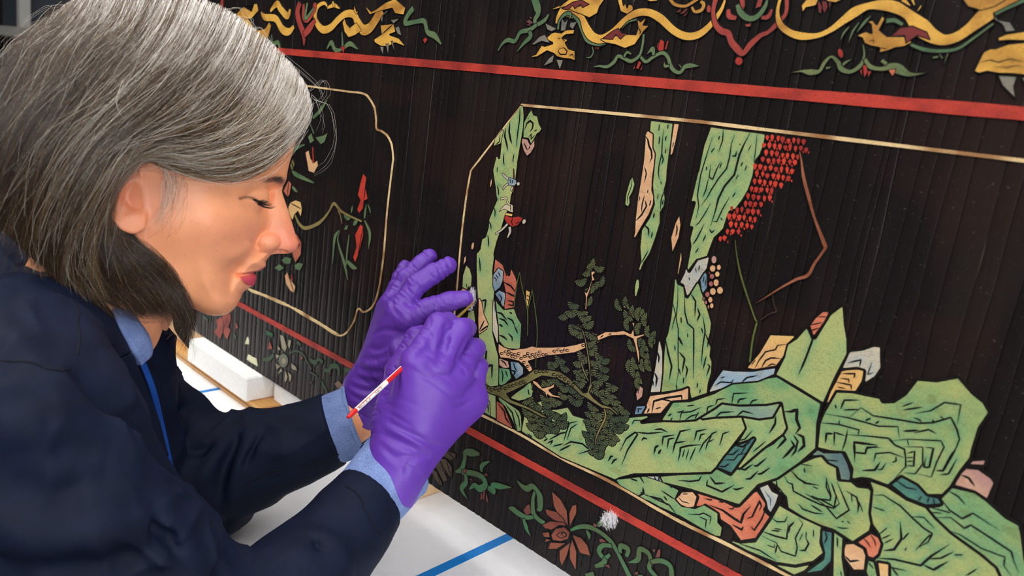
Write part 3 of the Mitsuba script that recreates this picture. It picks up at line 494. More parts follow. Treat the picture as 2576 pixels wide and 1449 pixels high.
('blossom_scale','red',0,[-2173,4149,-2164,4163,-2149,4160,-2144,4148,-2149,4131,-2153,4125,-2163,4135],[]),
('blossom_scale','scarlet',0,[-2141,4138,-2131,4140,-2131,4124],[]),
('blossom_scale','scarlet',0,[-2402,4093,-2396,4109,-2383,4105,-2378,4092,-2381,4074,-2385,4067,-2394,4079],[]),
('blossom_scale','scarlet',0,[-2368,4097,-2358,4112,-2342,4109,-2336,4097,-2343,4081,-2347,4074,-2358,4084],[]),
('blossom_scale','scarlet',0,[-2335,4077,-2324,4079,-2324,4063],[]),
('blossom_scale','scarlet',0,[-2327,4096,-2322,4113,-2309,4108,-2304,4094,-2307,4075,-2309,4068,-2319,4080],[]),
('blossom_scale','scarlet',0,[-2297,4079,-2286,4081,-2286,4065],[]),
('blossom_scale','scarlet',0,[-2285,4099,-2279,4112,-2267,4110,-2262,4098,-2266,4082,-2269,4076,-2278,4086],[]),
('blossom_scale','scarlet',0,[-2259,4081,-2249,4083,-2249,4067],[]),
('blossom_scale','scarlet',0,[-2255,4099,-2247,4115,-2232,4112,-2225,4098,-2231,4079,-2235,4072,-2246,4083],[]),
('blossom_scale','scarlet',0,[-2212,4097,-2204,4112,-2190,4109,-2184,4096,-2189,4078,-2193,4071,-2203,4082],[]),
('blossom_scale','scarlet',0,[-2412,4040,-2406,4054,-2394,4051,-2389,4039,-2393,4022,-2396,4015,-2405,4026],[]),
('blossom_scale','scarlet',0,[-2386,4025,-2376,4027,-2376,4011],[]),
('blossom_scale','scarlet',0,[-2382,4040,-2373,4056,-2356,4053,-2351,4040,-2357,4021,-2361,4014,-2372,4025],[]),
('blossom_scale','scarlet',0,[-2348,4027,-2337,4029,-2337,4013],[]),
('blossom_scale','scarlet',0,[-2345,4044,-2336,4057,-2320,4055,-2314,4045,-2321,4029,-2325,4022,-2336,4032],[]),
('blossom_scale','scarlet',0,[-2299,4050,-2293,4063,-2281,4060,-2276,4048,-2280,4032,-2283,4026,-2292,4036],[]),
('blossom_scale','scarlet',0,[-2272,4031,-2262,4034,-2262,4018],[]),
('blossom_scale','red',0,[-2268,4050,-2262,4067,-2249,4063,-2243,4048,-2246,4028,-2249,4020,-2259,4033],[]),
('blossom_scale','scarlet',0,[-2429,3988,-2422,4004,-2409,4000,-2403,3986,-2408,3967,-2410,3960,-2421,3972],[]),
('blossom_scale','red',0,[-2390,3987,-2382,4004,-2365,4001,-2359,3987,-2364,3967,-2369,3959,-2381,3971],[]),
('blossom_scale','scarlet',0,[-2352,3989,-2344,4002,-2329,4000,-2324,3989,-2330,3973,-2334,3966,-2344,3976],[]),
('blossom_scale','scarlet',0,[-2306,3992,-2300,4007,-2288,4004,-2283,3990,-2286,3971,-2289,3964,-2299,3976],[]),
('blossom_scale','scarlet',0,[-2272,4002,-2265,4018,-2251,4015,-2245,4001,-2250,3982,-2253,3974,-2263,3987],[]),
('blossom_scale','scarlet',0,[-2243,3981,-2233,3983,-2233,3967],[]),
('blossom_scale','scarlet',0,[-2434,3933,-2428,3949,-2414,3946,-2409,3932,-2413,3912,-2416,3904,-2426,3917],[]),
('blossom_scale','red',0,[-2404,3936,-2394,3952,-2378,3949,-2372,3936,-2378,3917,-2383,3910,-2394,3921],[]),
('blossom_scale','scarlet',0,[-2370,3923,-2359,3926,-2359,3909],[]),
('blossom_scale','scarlet',0,[-2365,3940,-2357,3954,-2343,3952,-2337,3941,-2343,3924,-2347,3918,-2356,3927],[]),
('blossom_scale','scarlet',0,[-2323,3947,-2315,3961,-2302,3958,-2297,3947,-2301,3930,-2305,3924,-2315,3934],[]),
('blossom_scale','red',0,[-2529,3881,-2522,3894,-2508,3893,-2503,3881,-2508,3865,-2511,3858,-2521,3868],[]),
('blossom_scale','scarlet',0,[-2497,3860,-2486,3862,-2486,3845],[]),
('blossom_scale','red',0,[-2486,3876,-2480,3894,-2468,3890,-2462,3874,-2465,3854,-2468,3845,-2477,3858],[]),
('blossom_scale','red',0,[-2452,3887,-2446,3904,-2434,3900,-2429,3886,-2432,3867,-2435,3860,-2444,3872],[]),
('blossom_scale','scarlet',0,[-2417,3866,-2407,3869,-2407,3852],[]),
('blossom_scale','red',0,[-2409,3884,-2400,3900,-2384,3898,-2378,3884,-2384,3865,-2389,3858,-2399,3869],[]),
('blossom_scale','scarlet',0,[-2373,3889,-2364,3906,-2347,3903,-2340,3888,-2346,3868,-2351,3860,-2363,3873],[]),
('blossom_scale','scarlet',0,[-2331,3894,-2324,3909,-2311,3905,-2306,3893,-2310,3875,-2313,3868,-2322,3879],[]),
('blossom_scale','scarlet',0,[-2302,3875,-2291,3878,-2291,3861],[]),
('blossom_scale','scarlet',0,[-2542,3823,-2533,3841,-2516,3838,-2509,3823,-2515,3802,-2520,3793,-2532,3806],[]),
('blossom_scale','scarlet',0,[-2511,3808,-2500,3810,-2500,3793],[]),
('blossom_scale','scarlet',0,[-2505,3831,-2495,3847,-2477,3845,-2471,3832,-2478,3813,-2483,3806,-2495,3817],[]),
('blossom_scale','scarlet',0,[-2471,3811,-2460,3814,-2460,3797],[]),
('blossom_scale','scarlet',0,[-2465,3829,-2455,3846,-2437,3844,-2431,3830,-2438,3809,-2443,3801,-2455,3813],[]),
('blossom_scale','scarlet',0,[-2424,3837,-2418,3851,-2405,3849,-2400,3836,-2404,3820,-2407,3813,-2416,3823],[]),
('blossom_scale','scarlet',0,[-2392,3818,-2381,3820,-2381,3804],[]),
('blossom_scale','scarlet',0,[-2377,3836,-2371,3850,-2360,3847,-2354,3835,-2358,3818,-2361,3811,-2370,3822],[]),
('blossom_scale','scarlet',0,[-2353,3821,-2342,3824,-2342,3807],[]),
('blossom_scale','scarlet',0,[-2342,3837,-2335,3852,-2323,3850,-2318,3837,-2322,3819,-2325,3812,-2334,3823],[]),
('blossom_scale','scarlet',0,[-2517,3772,-2507,3791,-2490,3787,-2484,3772,-2489,3752,-2494,3743,-2506,3755],[]),
('blossom_scale','scarlet',0,[-2473,3775,-2467,3791,-2455,3788,-2450,3774,-2453,3757,-2456,3749,-2465,3761],[]),
('blossom_scale','scarlet',0,[-2440,3759,-2429,3762,-2429,3745],[]),
('blossom_scale','scarlet',0,[-2433,3783,-2425,3799,-2411,3796,-2405,3783,-2410,3765,-2414,3757,-2425,3769],[]),
('blossom_scale','scarlet',0,[-2401,3763,-2390,3766,-2390,3749],[]),
('blossom_scale','scarlet',0,[-2391,3785,-2384,3800,-2372,3797,-2366,3784,-2371,3767,-2374,3760,-2382,3771],[]),
('blossom_scale','scarlet',0,[-2354,3784,-2348,3798,-2336,3796,-2331,3784,-2335,3768,-2337,3761,-2346,3771],[]),
('blossom_scale','scarlet',0,[-2527,3715,-2520,3730,-2508,3728,-2502,3716,-2507,3698,-2510,3691,-2519,3701],[]),
('blossom_scale','scarlet',0,[-2494,3703,-2483,3706,-2483,3689],[]),
('blossom_scale','scarlet',0,[-2494,3722,-2483,3737,-2466,3736,-2460,3724,-2467,3707,-2473,3700,-2484,3709],[]),
('blossom_scale','red',0,[-2447,3731,-2439,3745,-2424,3743,-2418,3732,-2424,3715,-2428,3709,-2438,3719],[]),
('blossom_scale','scarlet',0,[-2414,3711,-2404,3714,-2404,3697],[]),
('blossom_scale','scarlet',0,[-2571,3654,-2564,3668,-2551,3666,-2546,3654,-2551,3637,-2554,3631,-2563,3640],[]),
('blossom_scale','scarlet',0,[-2543,3665,-2534,3681,-2516,3679,-2510,3667,-2517,3648,-2522,3641,-2534,3651],[]),
('blossom_scale','scarlet',0,[-2503,3647,-2492,3650,-2493,3632],[]),
('twig','brown',-4,[-2122,4333,5,-2099,4284,8,-2058,4173,13,-1997,4053,14,-1927,3922,11,-1828,3772,16,-1817,3741,12,-1859,3636,12,-1887,3547,14,-1956,3501,12,-2046,3421,9,-2124,3342,7,-2203,3263,3],[]),
('twig','darkbrown',-3,[-2096,3365,3,-2064,3288,7,-2041,3256,8,-2082,3227,6,-2141,3164,5],[]),
('twig','reedgreen',-3,[-2442,3669,5,-2411,3576,6,-2340,3421,9,-2196,3188,8,-2160,3143,9],[]),
('twig','reedgreen',-3,[-2160,3143,9,-2164,3013,9,-2150,2851,9],[]),
('berry','mauve',3,[-2550,3500,-2550,3487,-2554,3475,-2561,3467,-2571,3465,-2581,3469,-2590,3477,-2594,3490,-2595,3503,-2591,3515,-2583,3522,-2574,3525,-2564,3521,-2555,3512],[]),
('berry','tan',3,[-2545,3436,-2545,3425,-2549,3414,-2558,3407,-2569,3404,-2580,3407,-2589,3414,-2594,3424,-2594,3436,-2589,3447,-2580,3454,-2569,3457,-2558,3454,-2549,3447],[]),
('berry','tan',3,[-2504,3454,-2504,3444,-2508,3436,-2514,3430,-2522,3428,-2531,3430,-2537,3436,-2541,3445,-2541,3455,-2538,3463,-2531,3469,-2523,3471,-2515,3468,-2508,3462],[]),
('berry','yellow',3,[-2505,3403,-2505,3394,-2509,3385,-2516,3379,-2525,3376,-2534,3379,-2541,3385,-2545,3394,-2545,3404,-2541,3412,-2534,3419,-2525,3421,-2516,3419,-2509,3412],[]),
('berry','rose',3,[-2542,3378,-2542,3369,-2546,3361,-2554,3355,-2563,3353,-2572,3355,-2579,3360,-2583,3368,-2582,3377,-2578,3385,-2571,3391,-2562,3393,-2553,3391,-2546,3386],[]),
('berry','tan',3,[-2498,3342,-2497,3329,-2502,3318,-2509,3311,-2520,3308,-2530,3311,-2538,3319,-2543,3330,-2543,3343,-2539,3354,-2531,3361,-2521,3364,-2511,3361,-2502,3353],[]),
('berry','rose',3,[-2540,3323,-2540,3314,-2543,3305,-2550,3299,-2558,3297,-2567,3299,-2573,3305,-2577,3313,-2577,3323,-2573,3331,-2567,3337,-2558,3339,-2550,3337,-2543,3331],[]),
('berry','tan',3,[-2507,3274,-2507,3261,-2512,3250,-2521,3242,-2532,3239,-2543,3242,-2553,3249,-2558,3261,-2558,3273,-2553,3285,-2544,3292,-2532,3295,-2521,3293,-2512,3285],[]),
('berry','tan',3,[-2454,3296,-2454,3283,-2459,3272,-2468,3264,-2479,3261,-2490,3263,-2499,3271,-2504,3283,-2504,3296,-2500,3307,-2491,3315,-2479,3318,-2468,3315,-2459,3307],[]),
('berry','rose',3,[-2551,3240,-2551,3231,-2554,3222,-2561,3216,-2570,3213,-2579,3215,-2586,3221,-2590,3230,-2590,3240,-2586,3248,-2579,3255,-2570,3257,-2561,3255,-2554,3249],[]),
('berry','tan',3,[-2520,3209,-2519,3198,-2523,3188,-2530,3182,-2538,3179,-2547,3182,-2554,3189,-2559,3198,-2559,3209,-2555,3219,-2548,3225,-2540,3228,-2531,3225,-2524,3218],[]),
('berry','rose',3,[-2583,3200,-2582,3193,-2583,3187,-2586,3183,-2590,3182,-2594,3184,-2598,3189,-2600,3196,-2600,3203,-2599,3209,-2596,3213,-2593,3214,-2589,3212,-2585,3207],[]),
('berry','rose',3,[-2557,3178,-2557,3171,-2559,3164,-2562,3160,-2567,3159,-2572,3161,-2577,3165,-2579,3172,-2580,3179,-2578,3185,-2574,3190,-2569,3191,-2564,3189,-2560,3184],[]),
('berry','tan',3,[-2503,3168,-2502,3158,-2505,3150,-2511,3144,-2518,3142,-2525,3144,-2531,3150,-2535,3159,-2535,3169,-2532,3177,-2527,3183,-2520,3185,-2512,3183,-2506,3177],[]),
('berry','rose',3,[-2533,3151,-2533,3144,-2534,3138,-2537,3134,-2541,3133,-2546,3135,-2550,3139,-2552,3146,-2552,3153,-2551,3159,-2548,3163,-2544,3164,-2539,3162,-2536,3158],[]),
('berry','darkred',3,[-2578,3396,-2578,3390,-2579,3385,-2583,3381,-2588,3380,-2592,3382,-2596,3385,-2598,3391,-2598,3396,-2596,3401,-2593,3405,-2588,3406,-2584,3404,-2580,3401],[]),
('rock','sage',5,[-4129,1533,-4120,1682,-4006,1854,-3943,1899,-3902,1823,-3766,1882,-3651,1946,-3583,1897,-3448,1915,-3061,2085,-3058,2078,-2787,2211,-2998,2045,-2581,2244,-2317,2366,-2124,2449,-2075,2380,-2155,2194,-2224,2020,-2264,1949,-2495,1839,-2896,1654,-3020,1566,-3060,1526,-3327,1504,-3642,1478,-4112,1525],[(9,[-3529,1862,-3606,1814,-3625,1723,-3636,1633]),(8,[-3525,1840,-3584,1775,-3605,1659]),(11,[-3798,1579,-3684,1687,-3618,1726]),(10,[-3820,1533,-3755,1591,-3775,1539]),(12,[-3636,1591,-3561,1659,-3439,1691,-3351,1669,-3461,1587]),(11,[-3853,1544,-3814,1585]),(9,[-3745,1539,-3639,1608]),(11,[-3668,1529,-3556,1631]),(11,[-3064,1779,-3026,1908,-2955,1993,-2929,1987,-2995,1820,-3024,1676]),(9,[-2955,1993,-2839,2029,-2709,2093]),(10,[-2790,2082,-2736,2109,-2676,2106]),(9,[-2885,1955,-2866,1980,-2842,1984]),(10,[-2755,1888,-2755,1943,-2725,1972]),(11,[-2717,1905,-2701,1944]),(12,[-3157,1653,-3140,1701,-3117,1716]),(12,[-3121,1640,-3103,1682,-3076,1711]),(10,[-2699,1984,-2704,2055,-2611,2111]),(10,[-2652,1975,-2654,2057,-2606,2086]),(11,[-2599,1961,-2595,2036,-2571,2155,-2495,2203]),(11,[-2535,1961,-2545,2030,-2486,2072,-2384,2124]),(7,[-2541,1921,-2536,2033]),(7,[-2511,1962,-2508,2036]),(6,[-2481,1957,-2472,2051]),(8,[-2449,1962,-2423,2086]),(10,[-2443,2135,-2440,2208,-2366,2255]),(9,[-2407,2141,-2400,2197,-2368,2219]),(8,[-2389,2060,-2369,2139,-2310,2251]),(8,[-2341,2098,-2337,2161,-2292,2206]),(8,[-2340,2134,-2317,2240,-2279,2273]),(8,[-2240,2175,-2234,2273,-2189,2309]),(9,[-2749,1906,-2753,1951,-2732,1974]),(9,[-2718,1906,-2713,1931,-2697,1952]),(9,[-2606,2041,-2563,2068,-2511,2098]),(10,[-2882,1949,-2872,1977,-2837,1982]),(7,[-2998,2045,-2984,2083,-2882,2123]),(11,[-3924,1590,-3864,1602,-3829,1579]),(10,[-4056,1536,-3990,1525])]),
('rock','sage',8,[-2124,2449,-1996,2477,-1904,2526,-1869,2654,-1826,2553,-1793,2493,-1809,2438,-1920,2284,-2051,2075,-2083,2065,-2034,2194,-1974,2379,-2033,2304,-2120,2234,-2075,2380],[(12,[-1888,2545,-1880,2491,-1906,2406]),(8,[-2002,2165,-1921,2251,-1897,2294]),(7,[-2125,2258,-2066,2299,-2025,2383]),(7,[-1991,2229,-1917,2344])]),
('rock','teal',8,[-2135,2220,-2047,2290,-1974,2379,-2034,2194,-2084,2069,-2106,2011,-2230,2004,-2190,2109],[(11,[-2119,2226,-2069,2238,-2023,2300]),(8,[-2177,2132,-2129,2153,-2090,2213]),(7,[-2193,2082,-2112,2117,-2089,2170,-2036,2201]),(8,[-2215,2020,-2166,2041,-2139,2079]),(6,[-2073,2177,-2048,2256])]),
('rock','emerald',8,[-2753,2169,-2682,2355,-2540,2413,-2364,2542,-2263,2647,-2110,2730,-1942,2820,-1610,2742,-1607,2599,-1576,2430,-1658,2290,-1778,2121,-1901,2014,-2001,1807,-2398,1748,-2633,1695,-2673,1738,-2494,1834,-2263,1945,-2229,2000,-2112,1995,-2082,2061,-2051,2075,-1920,2284,-1809,2438,-1793,2493,-1826,2553,-1869,2654,-1972,2595,-2165,2518,-2290,2488,-2332,2434,-2466,2286,-2596,2226],[(8,[-2216,2512,-2220,2590,-2114,2633]),(10,[-2176,2527,-2167,2564,-2114,2596]),(8,[-2087,2551,-2071,2591,-2034,2613]),(8,[-2337,2458,-2329,2504,-2273,2533]),(8,[-2390,2368,-2392,2420,-2345,2455]),(8,[-2558,2366,-2499,2397]),(8,[-2593,2236,-2592,2299,-2515,2338,-2443,2400]),(8,[-2628,2286,-2569,2326]),(9,[-2696,2232,-2672,2260]),(8,[-2553,2252,-2508,2305,-2450,2345]),(7,[-2670,2206,-2657,2234]),(7,[-2476,2291,-2454,2361]),(17,[-1836,2597,-1793,2614,-1757,2644,-1746,2576,-1711,2526,-1731,2477]),(14,[-1818,2442,-1787,2414,-1831,2322]),(14,[-1750,2421,-1720,2393,-1751,2323,-1779,2270]),(16,[-1724,2480,-1677,2475,-1657,2420,-1689,2358]),(11,[-1744,2464,-1705,2432,-1705,2359,-1725,2310]),(10,[-1920,2284,-1861,2351,-1816,2435]),(11,[-2050,2071,-2018,2081,-1972,2144]),(11,[-1966,2134,-1939,2146,-1884,2233]),(11,[-2003,2014,-1965,2036,-1924,2114]),(11,[-1926,2088,-1897,2105,-1846,2174]),(12,[-2277,1885,-2277,1840,-2150,1845,-2072,1935]),(13,[-2266,1917,-2213,1883,-2140,1921]),(10,[-2510,1774,-2411,1810,-2344,1850,-2330,1893]),(10,[-2075,1907,-2049,1910,-1998,1952]),(9,[-2571,1686,-2542,1690])]),
('rock','sagegrey',8,[-2466,2286,-2332,2434,-2290,2488,-2165,2518,-1972,2595,-1869,2654,-1904,2526,-1996,2477,-2124,2449,-2317,2366],[(9,[-2318,2370,-2284,2418,-2188,2463]),(9,[-2164,2434,-2125,2491,-2043,2502])]),
('rock','sage',6,[-1955,2819,-1920,2962,-1918,3057,-1868,3112,-1818,3208,-1764,3152,-1747,3142,-1688,3332,-1633,3403,-1620,3407,-1588,3301,-1548,3203,-1527,3113,-1565,2950,-1599,2750,-1613,2749,-1780,2789,-1936,2822],[(11,[-1818,3208,-1762,3137,-1774,3033,-1786,2952,-1800,2877])]),
('rock','salmon',6,[-1803,3224,-1779,3284,-1740,3340,-1693,3353,-1711,3273,-1760,3153],[(5,[-1760,3297,-1705,3312]),(6,[-1803,3224,-1724,3269]),(6,[-1788,3190,-1737,3228])]),
('rock','yellow',6,[-2169,2799,-2099,2936,-2056,3070,-2051,3087,-1961,3111,-1866,3136,-1918,3057,-1922,2970,-1958,2886,-2104,2809],[(8,[-2106,2816,-2088,2884,-2055,2959,-1991,2995,-1982,3029,-1925,3055]),(9,[-2061,2836,-2042,2899,-2008,2930,-1940,2948]),(7,[-2025,2860,-1992,2891,-1960,2894]),(5,[-2135,2835,-2112,2883])]),
('rock','bluecream',6,[-2416,2519,-2384,2625,-2337,2734,-2261,2751,-2118,2796,-1957,2879,-1960,2822,-2063,2737,-2241,2658,-2314,2590],[(8,[-2373,2594,-2334,2638,-2251,2663,-2240,2692]),(9,[-2179,2688,-2147,2737,-2073,2779]),(6,[-2339,2666,-2309,2689])]),
('rock','cream',8,[-1522,3134,-1443,3171,-1383,3217,-1342,3222,-1325,3148,-1309,3092,-1331,3024,-1375,2969,-1389,2968,-1400,3046,-1450,3045,-1516,3015,-1544,3005],[(9,[-1512,3059,-1438,3103,-1438,3057]),(6,[-1372,3110,-1380,3022,-1345,3053])]),
('rock','yellow',8,[-1542,2998,-1516,3013,-1449,3042,-1403,3047,-1398,3008,-1397,2970,-1417,2900,-1422,2890,-1540,2856,-1584,2685,-1593,2673,-1580,2833,-1557,2930],[(9,[-1537,2976,-1452,3005,-1455,2973]),(7,[-1537,2944,-1481,2956,-1476,2934]),(8,[-1560,2912,-1459,2924,-1452,2895]),(6,[-1539,2884,-1488,2890])]),
('rock','meadow',8,[-1584,2685,-1539,2852,-1442,2883,-1344,2895,-1275,2905,-1256,2881,-1193,2908,-1142,2976,-1102,3088,-998,3113,-895,3175,-805,3106,-738,3074,-697,3026,-725,2922,-727,2783,-723,2733,-755,2630,-777,2530,-790,2461,-880,2418,-971,2441,-1025,2459,-1107,2378,-1211,2375,-1261,2360,-1308,2327,-1324,2339,-1330,2396,-1398,2480,-1482,2452,-1572,2437,-1582,2505,-1594,2608],[(8,[-1591,2679,-1439,2709,-1317,2721,-1247,2725,-1136,2765,-1115,2704]),(9,[-1425,2714,-1369,2803,-1288,2779,-1143,2809,-1028,2831,-958,2862,-876,2928,-831,2872,-803,2817,-811,2725,-830,2620]),(8,[-1063,2881,-986,2929,-928,3003,-845,3020,-835,2900]),(8,[-1595,2611,-1476,2646,-1346,2658,-1348,2617]),(6,[-1479,2673,-1473,2647]),(9,[-1420,2596,-1298,2637,-1173,2673,-1125,2646,-1070,2642,-1053,2599,-1030,2531]),(8,[-1415,2638,-1411,2559,-1417,2483]),(12,[-1529,2493,-1536,2557,-1490,2575]),(9,[-1473,2500,-1489,2584,-1418,2588]),(14,[-1332,2471,-1358,2568,-1220,2606]),(10,[-1279,2525,-1277,2562,-1218,2599]),(10,[-1488,2746,-1478,2814,-1390,2847]),(8,[-1470,2749,-1376,2789]),(7,[-1143,2896,-1088,2944]),(9,[-1132,2878,-1033,2934]),(9,[-1327,2729,-1298,2760]),(9,[-1264,2734,-1248,2759]),(8,[-1066,2854,-1033,2852,-1018,2842]),(9,[-968,2877,-953,2868]),(7,[-932,2913,-911,2907]),(11,[-1102,2748,-1018,2789]),(9,[-1044,2760,-971,2812,-925,2804]),(9,[-1526,2764,-1514,2744]),(7,[-1080,2655,-976,2695,-952,2592,-977,2517,-1040,2496]),(6,[-1068,2706,-1051,2674]),(10,[-965,2700,-920,2712,-915,2588,-942,2576,-946,2644]),(7,[-1143,2668,-1065,2711,-893,2771,-868,2740,-884,2636,-890,2535,-966,2522]),(9,[-1051,2621,-1012,2652,-996,2559,-1034,2549]),(6,[-1044,2595,-1011,2613]),(6,[-1039,2572,-1006,2590]),(7,[-1165,2681,-1126,2647,-1067,2639,-1050,2592,-1038,2540,-1101,2380]),(10,[-1327,2443,-1340,2505,-1279,2523,-1276,2569,-1198,2598]),(8,[-1218,2490,-1219,2549,-1144,2588,-1056,2590]),(11,[-1272,2407,-1200,2443,-1182,2506]),(7,[-1189,2451,-1163,2463,-1149,2513]),(8,[-1117,2531,-1097,2551,-1104,2580]),(11,[-878,2583,-840,2599,-823,2697,-805,2767]),(8,[-850,2567,-809,2592,-789,2698])]),
('rock','tealgrey',8,[-1612,2358,-1569,2432,-1523,2428,-1411,2476,-1362,2419,-1327,2357,-1322,2305,-1382,2285,-1418,2363,-1480,2367,-1524,2400],[(7,[-1498,2383,-1424,2408])]),
('rock','meadow',8,[-1829,2072,-1776,2122,-1708,2218,-1651,2296,-1575,2371,-1530,2401,-1534,2399,-1484,2367,-1423,2363,-1397,2282,-1318,2311,-1273,2294,-1210,2315,-1187,2304,-1171,2244,-1165,2156,-1138,2094,-1137,2041,-1217,1919,-1286,1933,-1351,1943,-1498,1920,-1422,1931,-1487,1927,-1569,1933,-1667,1947,-1698,2023,-1746,2033,-1785,2066],[(10,[-1708,2218,-1645,2181,-1583,2174,-1502,2197]),(9,[-1743,2162,-1707,2124,-1673,2125,-1657,2082,-1567,2074,-1468,2072,-1381,2086,-1354,2134,-1391,2186]),(8,[-1788,2109,-1771,2066,-1699,2026]),(9,[-1580,2101,-1512,2094,-1413,2130,-1418,2166,-1473,2266]),(10,[-1698,2020,-1667,1947,-1569,1936]),(8,[-1607,2012,-1568,1988,-1490,1997,-1430,2020]),(5,[-1661,2284,-1573,2306]),(8,[-1624,2269,-1611,2239]),(8,[-1624,2177,-1587,2165]),(6,[-1543,2171,-1503,2169]),(9,[-1430,2244,-1389,2180]),(10,[-1334,2235,-1263,2222,-1240,2180,-1233,2122]),(6,[-1245,2204,-1204,2144]),(9,[-1541,2106,-1433,2079,-1349,2026,-1287,2119,-1347,2198,-1402,2272]),(9,[-1526,2042,-1442,2027]),(7,[-1334,1975,-1303,1979,-1260,2001]),(8,[-1468,2266,-1458,2208,-1412,2144]),(9,[-1436,2249,-1383,2173,-1380,2097,-1446,2104,-1541,2106]),(5,[-1283,2044,-1260,2032]),(7,[-1314,2024,-1300,2027]),(6,[-1300,2235,-1280,2176])]),
('rock','salmon',8,[-2333,1634,-2319,1721,-2350,1750,-2271,1763,-2132,1783,-2024,1784,-1998,1805,-1925,1949,-1901,1975,-1810,1907,-1824,1855,-1765,1832,-1831,1625,-1935,1551,-2034,1621,-2119,1633,-2140,1677,-2255,1692,-2280,1656],[(15,[-2225,1702,-2116,1712,-2027,1694,-1964,1687,-1958,1759,-1923,1837]),(10,[-1930,1735,-1893,1769,-1883,1826,-1865,1910,-1846,1874,-1855,1832]),(12,[-2023,1642,-1946,1638,-1941,1668]),(9,[-1887,1695,-1858,1679,-1823,1788,-1810,1907]),(8,[-2265,1735,-2219,1745,-2214,1759]),(8,[-2159,1762,-2122,1772]),(7,[-2076,1743,-2041,1760,-2038,1781]),(6,[-1824,1855,-1789,1843])]),
('rock','tan',8,[-2479,1665,-2465,1700,-2374,1747,-2327,1721,-2333,1630,-2383,1594,-2450,1590,-2508,1619],[(6,[-2483,1647,-2441,1627,-2376,1641]),(6,[-2453,1685,-2407,1707])]),
('rock','bluecream',8,[-1896,2000,-1836,2058,-1795,2018,-1742,2017,-1749,1936,-1769,1852,-1803,1873,-1824,1922],[(4,[-1847,1993,-1796,1958,-1784,1904])]),
('rock','bluecream',4,[-2792,1683,-2681,1733,-2632,1700,-2656,1612,-2731,1566,-2785,1619],[(14,[-2713,1714,-2687,1675,-2704,1612]),(10,[-2679,1723,-2657,1678])]),
('rock','emerald',3,[-3057,1531,-2795,1680,-2644,1699,-2485,1702,-2507,1615,-2441,1586,-2330,1620,-2266,1683,-2147,1673,-2132,1602,-2092,1583,-2088,1510,-2129,1494,-2230,1495,-2433,1507,-2693,1490,-3006,1501],[(10,[-2874,1658,-2835,1653,-2790,1617]),(10,[-2925,1601,-2851,1611]),(17,[-2795,1581,-2779,1532,-2809,1529]),(11,[-2826,1487,-2785,1529]),(11,[-2760,1529,-2621,1562,-2557,1537]),(10,[-2775,1533,-2612,1544,-2542,1549,-2474,1507]),(10,[-2602,1596,-2567,1575]),(11,[-2756,1494,-2601,1492]),(9,[-2630,1630,-2506,1614]),(8,[-2375,1553,-2284,1594,-2256,1620,-2192,1620,-2190,1557]),(8,[-2280,1576,-2223,1580,-2217,1512]),(7,[-2566,1690,-2542,1701])]),
('rock','sage',8,[-2073,1510,-1969,1533,-1933,1542,-1834,1604,-1762,1819,-1730,1946,-1680,1940,-1568,1930,-1422,1931,-1409,1816,-1370,1758,-1421,1665,-1529,1576,-1658,1527,-1871,1503,-2056,1507],[(10,[-1804,1700,-1706,1712,-1626,1732,-1641,1842]),(8,[-1796,1666,-1689,1669,-1644,1625,-1544,1642,-1545,1708,-1572,1767,-1546,1890,-1585,1914]),(6,[-1750,1621,-1694,1628,-1700,1655]),(9,[-1680,1659,-1679,1591]),(10,[-1528,1695,-1492,1714,-1479,1772,-1505,1802]),(7,[-1760,1827,-1716,1819,-1665,1845,-1656,1894]),(8,[-1741,1740,-1682,1762]),(11,[-1623,1778,-1627,1827,-1603,1876]),(6,[-1724,1763,-1672,1779]),(8,[-1938,1530,-1787,1556,-1661,1541]),(6,[-1471,1885,-1459,1833]),(5,[-1543,1760,-1531,1825]),(6,[-1504,1795,-1513,1849])]),
('rock','teal',8,[-1424,1909,-1345,1931,-1323,1805,-1311,1725,-1354,1629,-1496,1520,-1439,1596,-1367,1716,-1371,1764,-1406,1832],[(8,[-1399,1914,-1376,1869,-1385,1822]),(8,[-1317,1722,-1289,1630])]),
('rock','sage',8,[-1656,1521,-1527,1569,-1420,1658,-1460,1570,-1514,1510,-1514,1503,-1653,1504],[]),
('rock','meadow',9,[-1186,2311,-1222,2366,-1106,2371,-984,2340,-874,2342,-809,2296,-709,2246,-538,2195,-452,2158,-412,2104,-1015,1761,-1073,1868,-1056,1992,-1082,2046,-1138,2094,-1165,2156],[(9,[-1170,2282,-1117,2307,-1009,2284,-930,2242,-855,2208,-804,2197,-813,2135,-863,2064]),(12,[-986,2185,-955,2082,-979,1995,-1035,1957]),(11,[-1065,1888,-965,1934,-817,1971,-777,2059,-704,2177]),(6,[-937,2246,-870,2273,-801,2235]),(7,[-1003,1906,-964,1875,-880,1898]),(11,[-808,1983,-746,1981,-685,2073]),(6,[-1158,2205,-1081,2212]),(6,[-1082,2046,-1046,2117]),(6,[-1064,2025,-1018,2079]),(6,[-1040,2008,-1000,2059]),(8,[-948,2079,-925,2142]),(5,[-1258,2349,-1262,2306]),(6,[-1221,2363,-1230,2314]),(8,[-794,2028,-726,2072,-673,2144]),(7,[-669,2125,-623,2150]),(7,[-583,2030,-538,2104]),(9,[-964,1875,-917,1841]),(7,[-866,2048,-821,2167,-804,2197]),(5,[-921,2018,-915,2044]),(8,[-1308,2327,-1273,2294,-1210,2315])]),
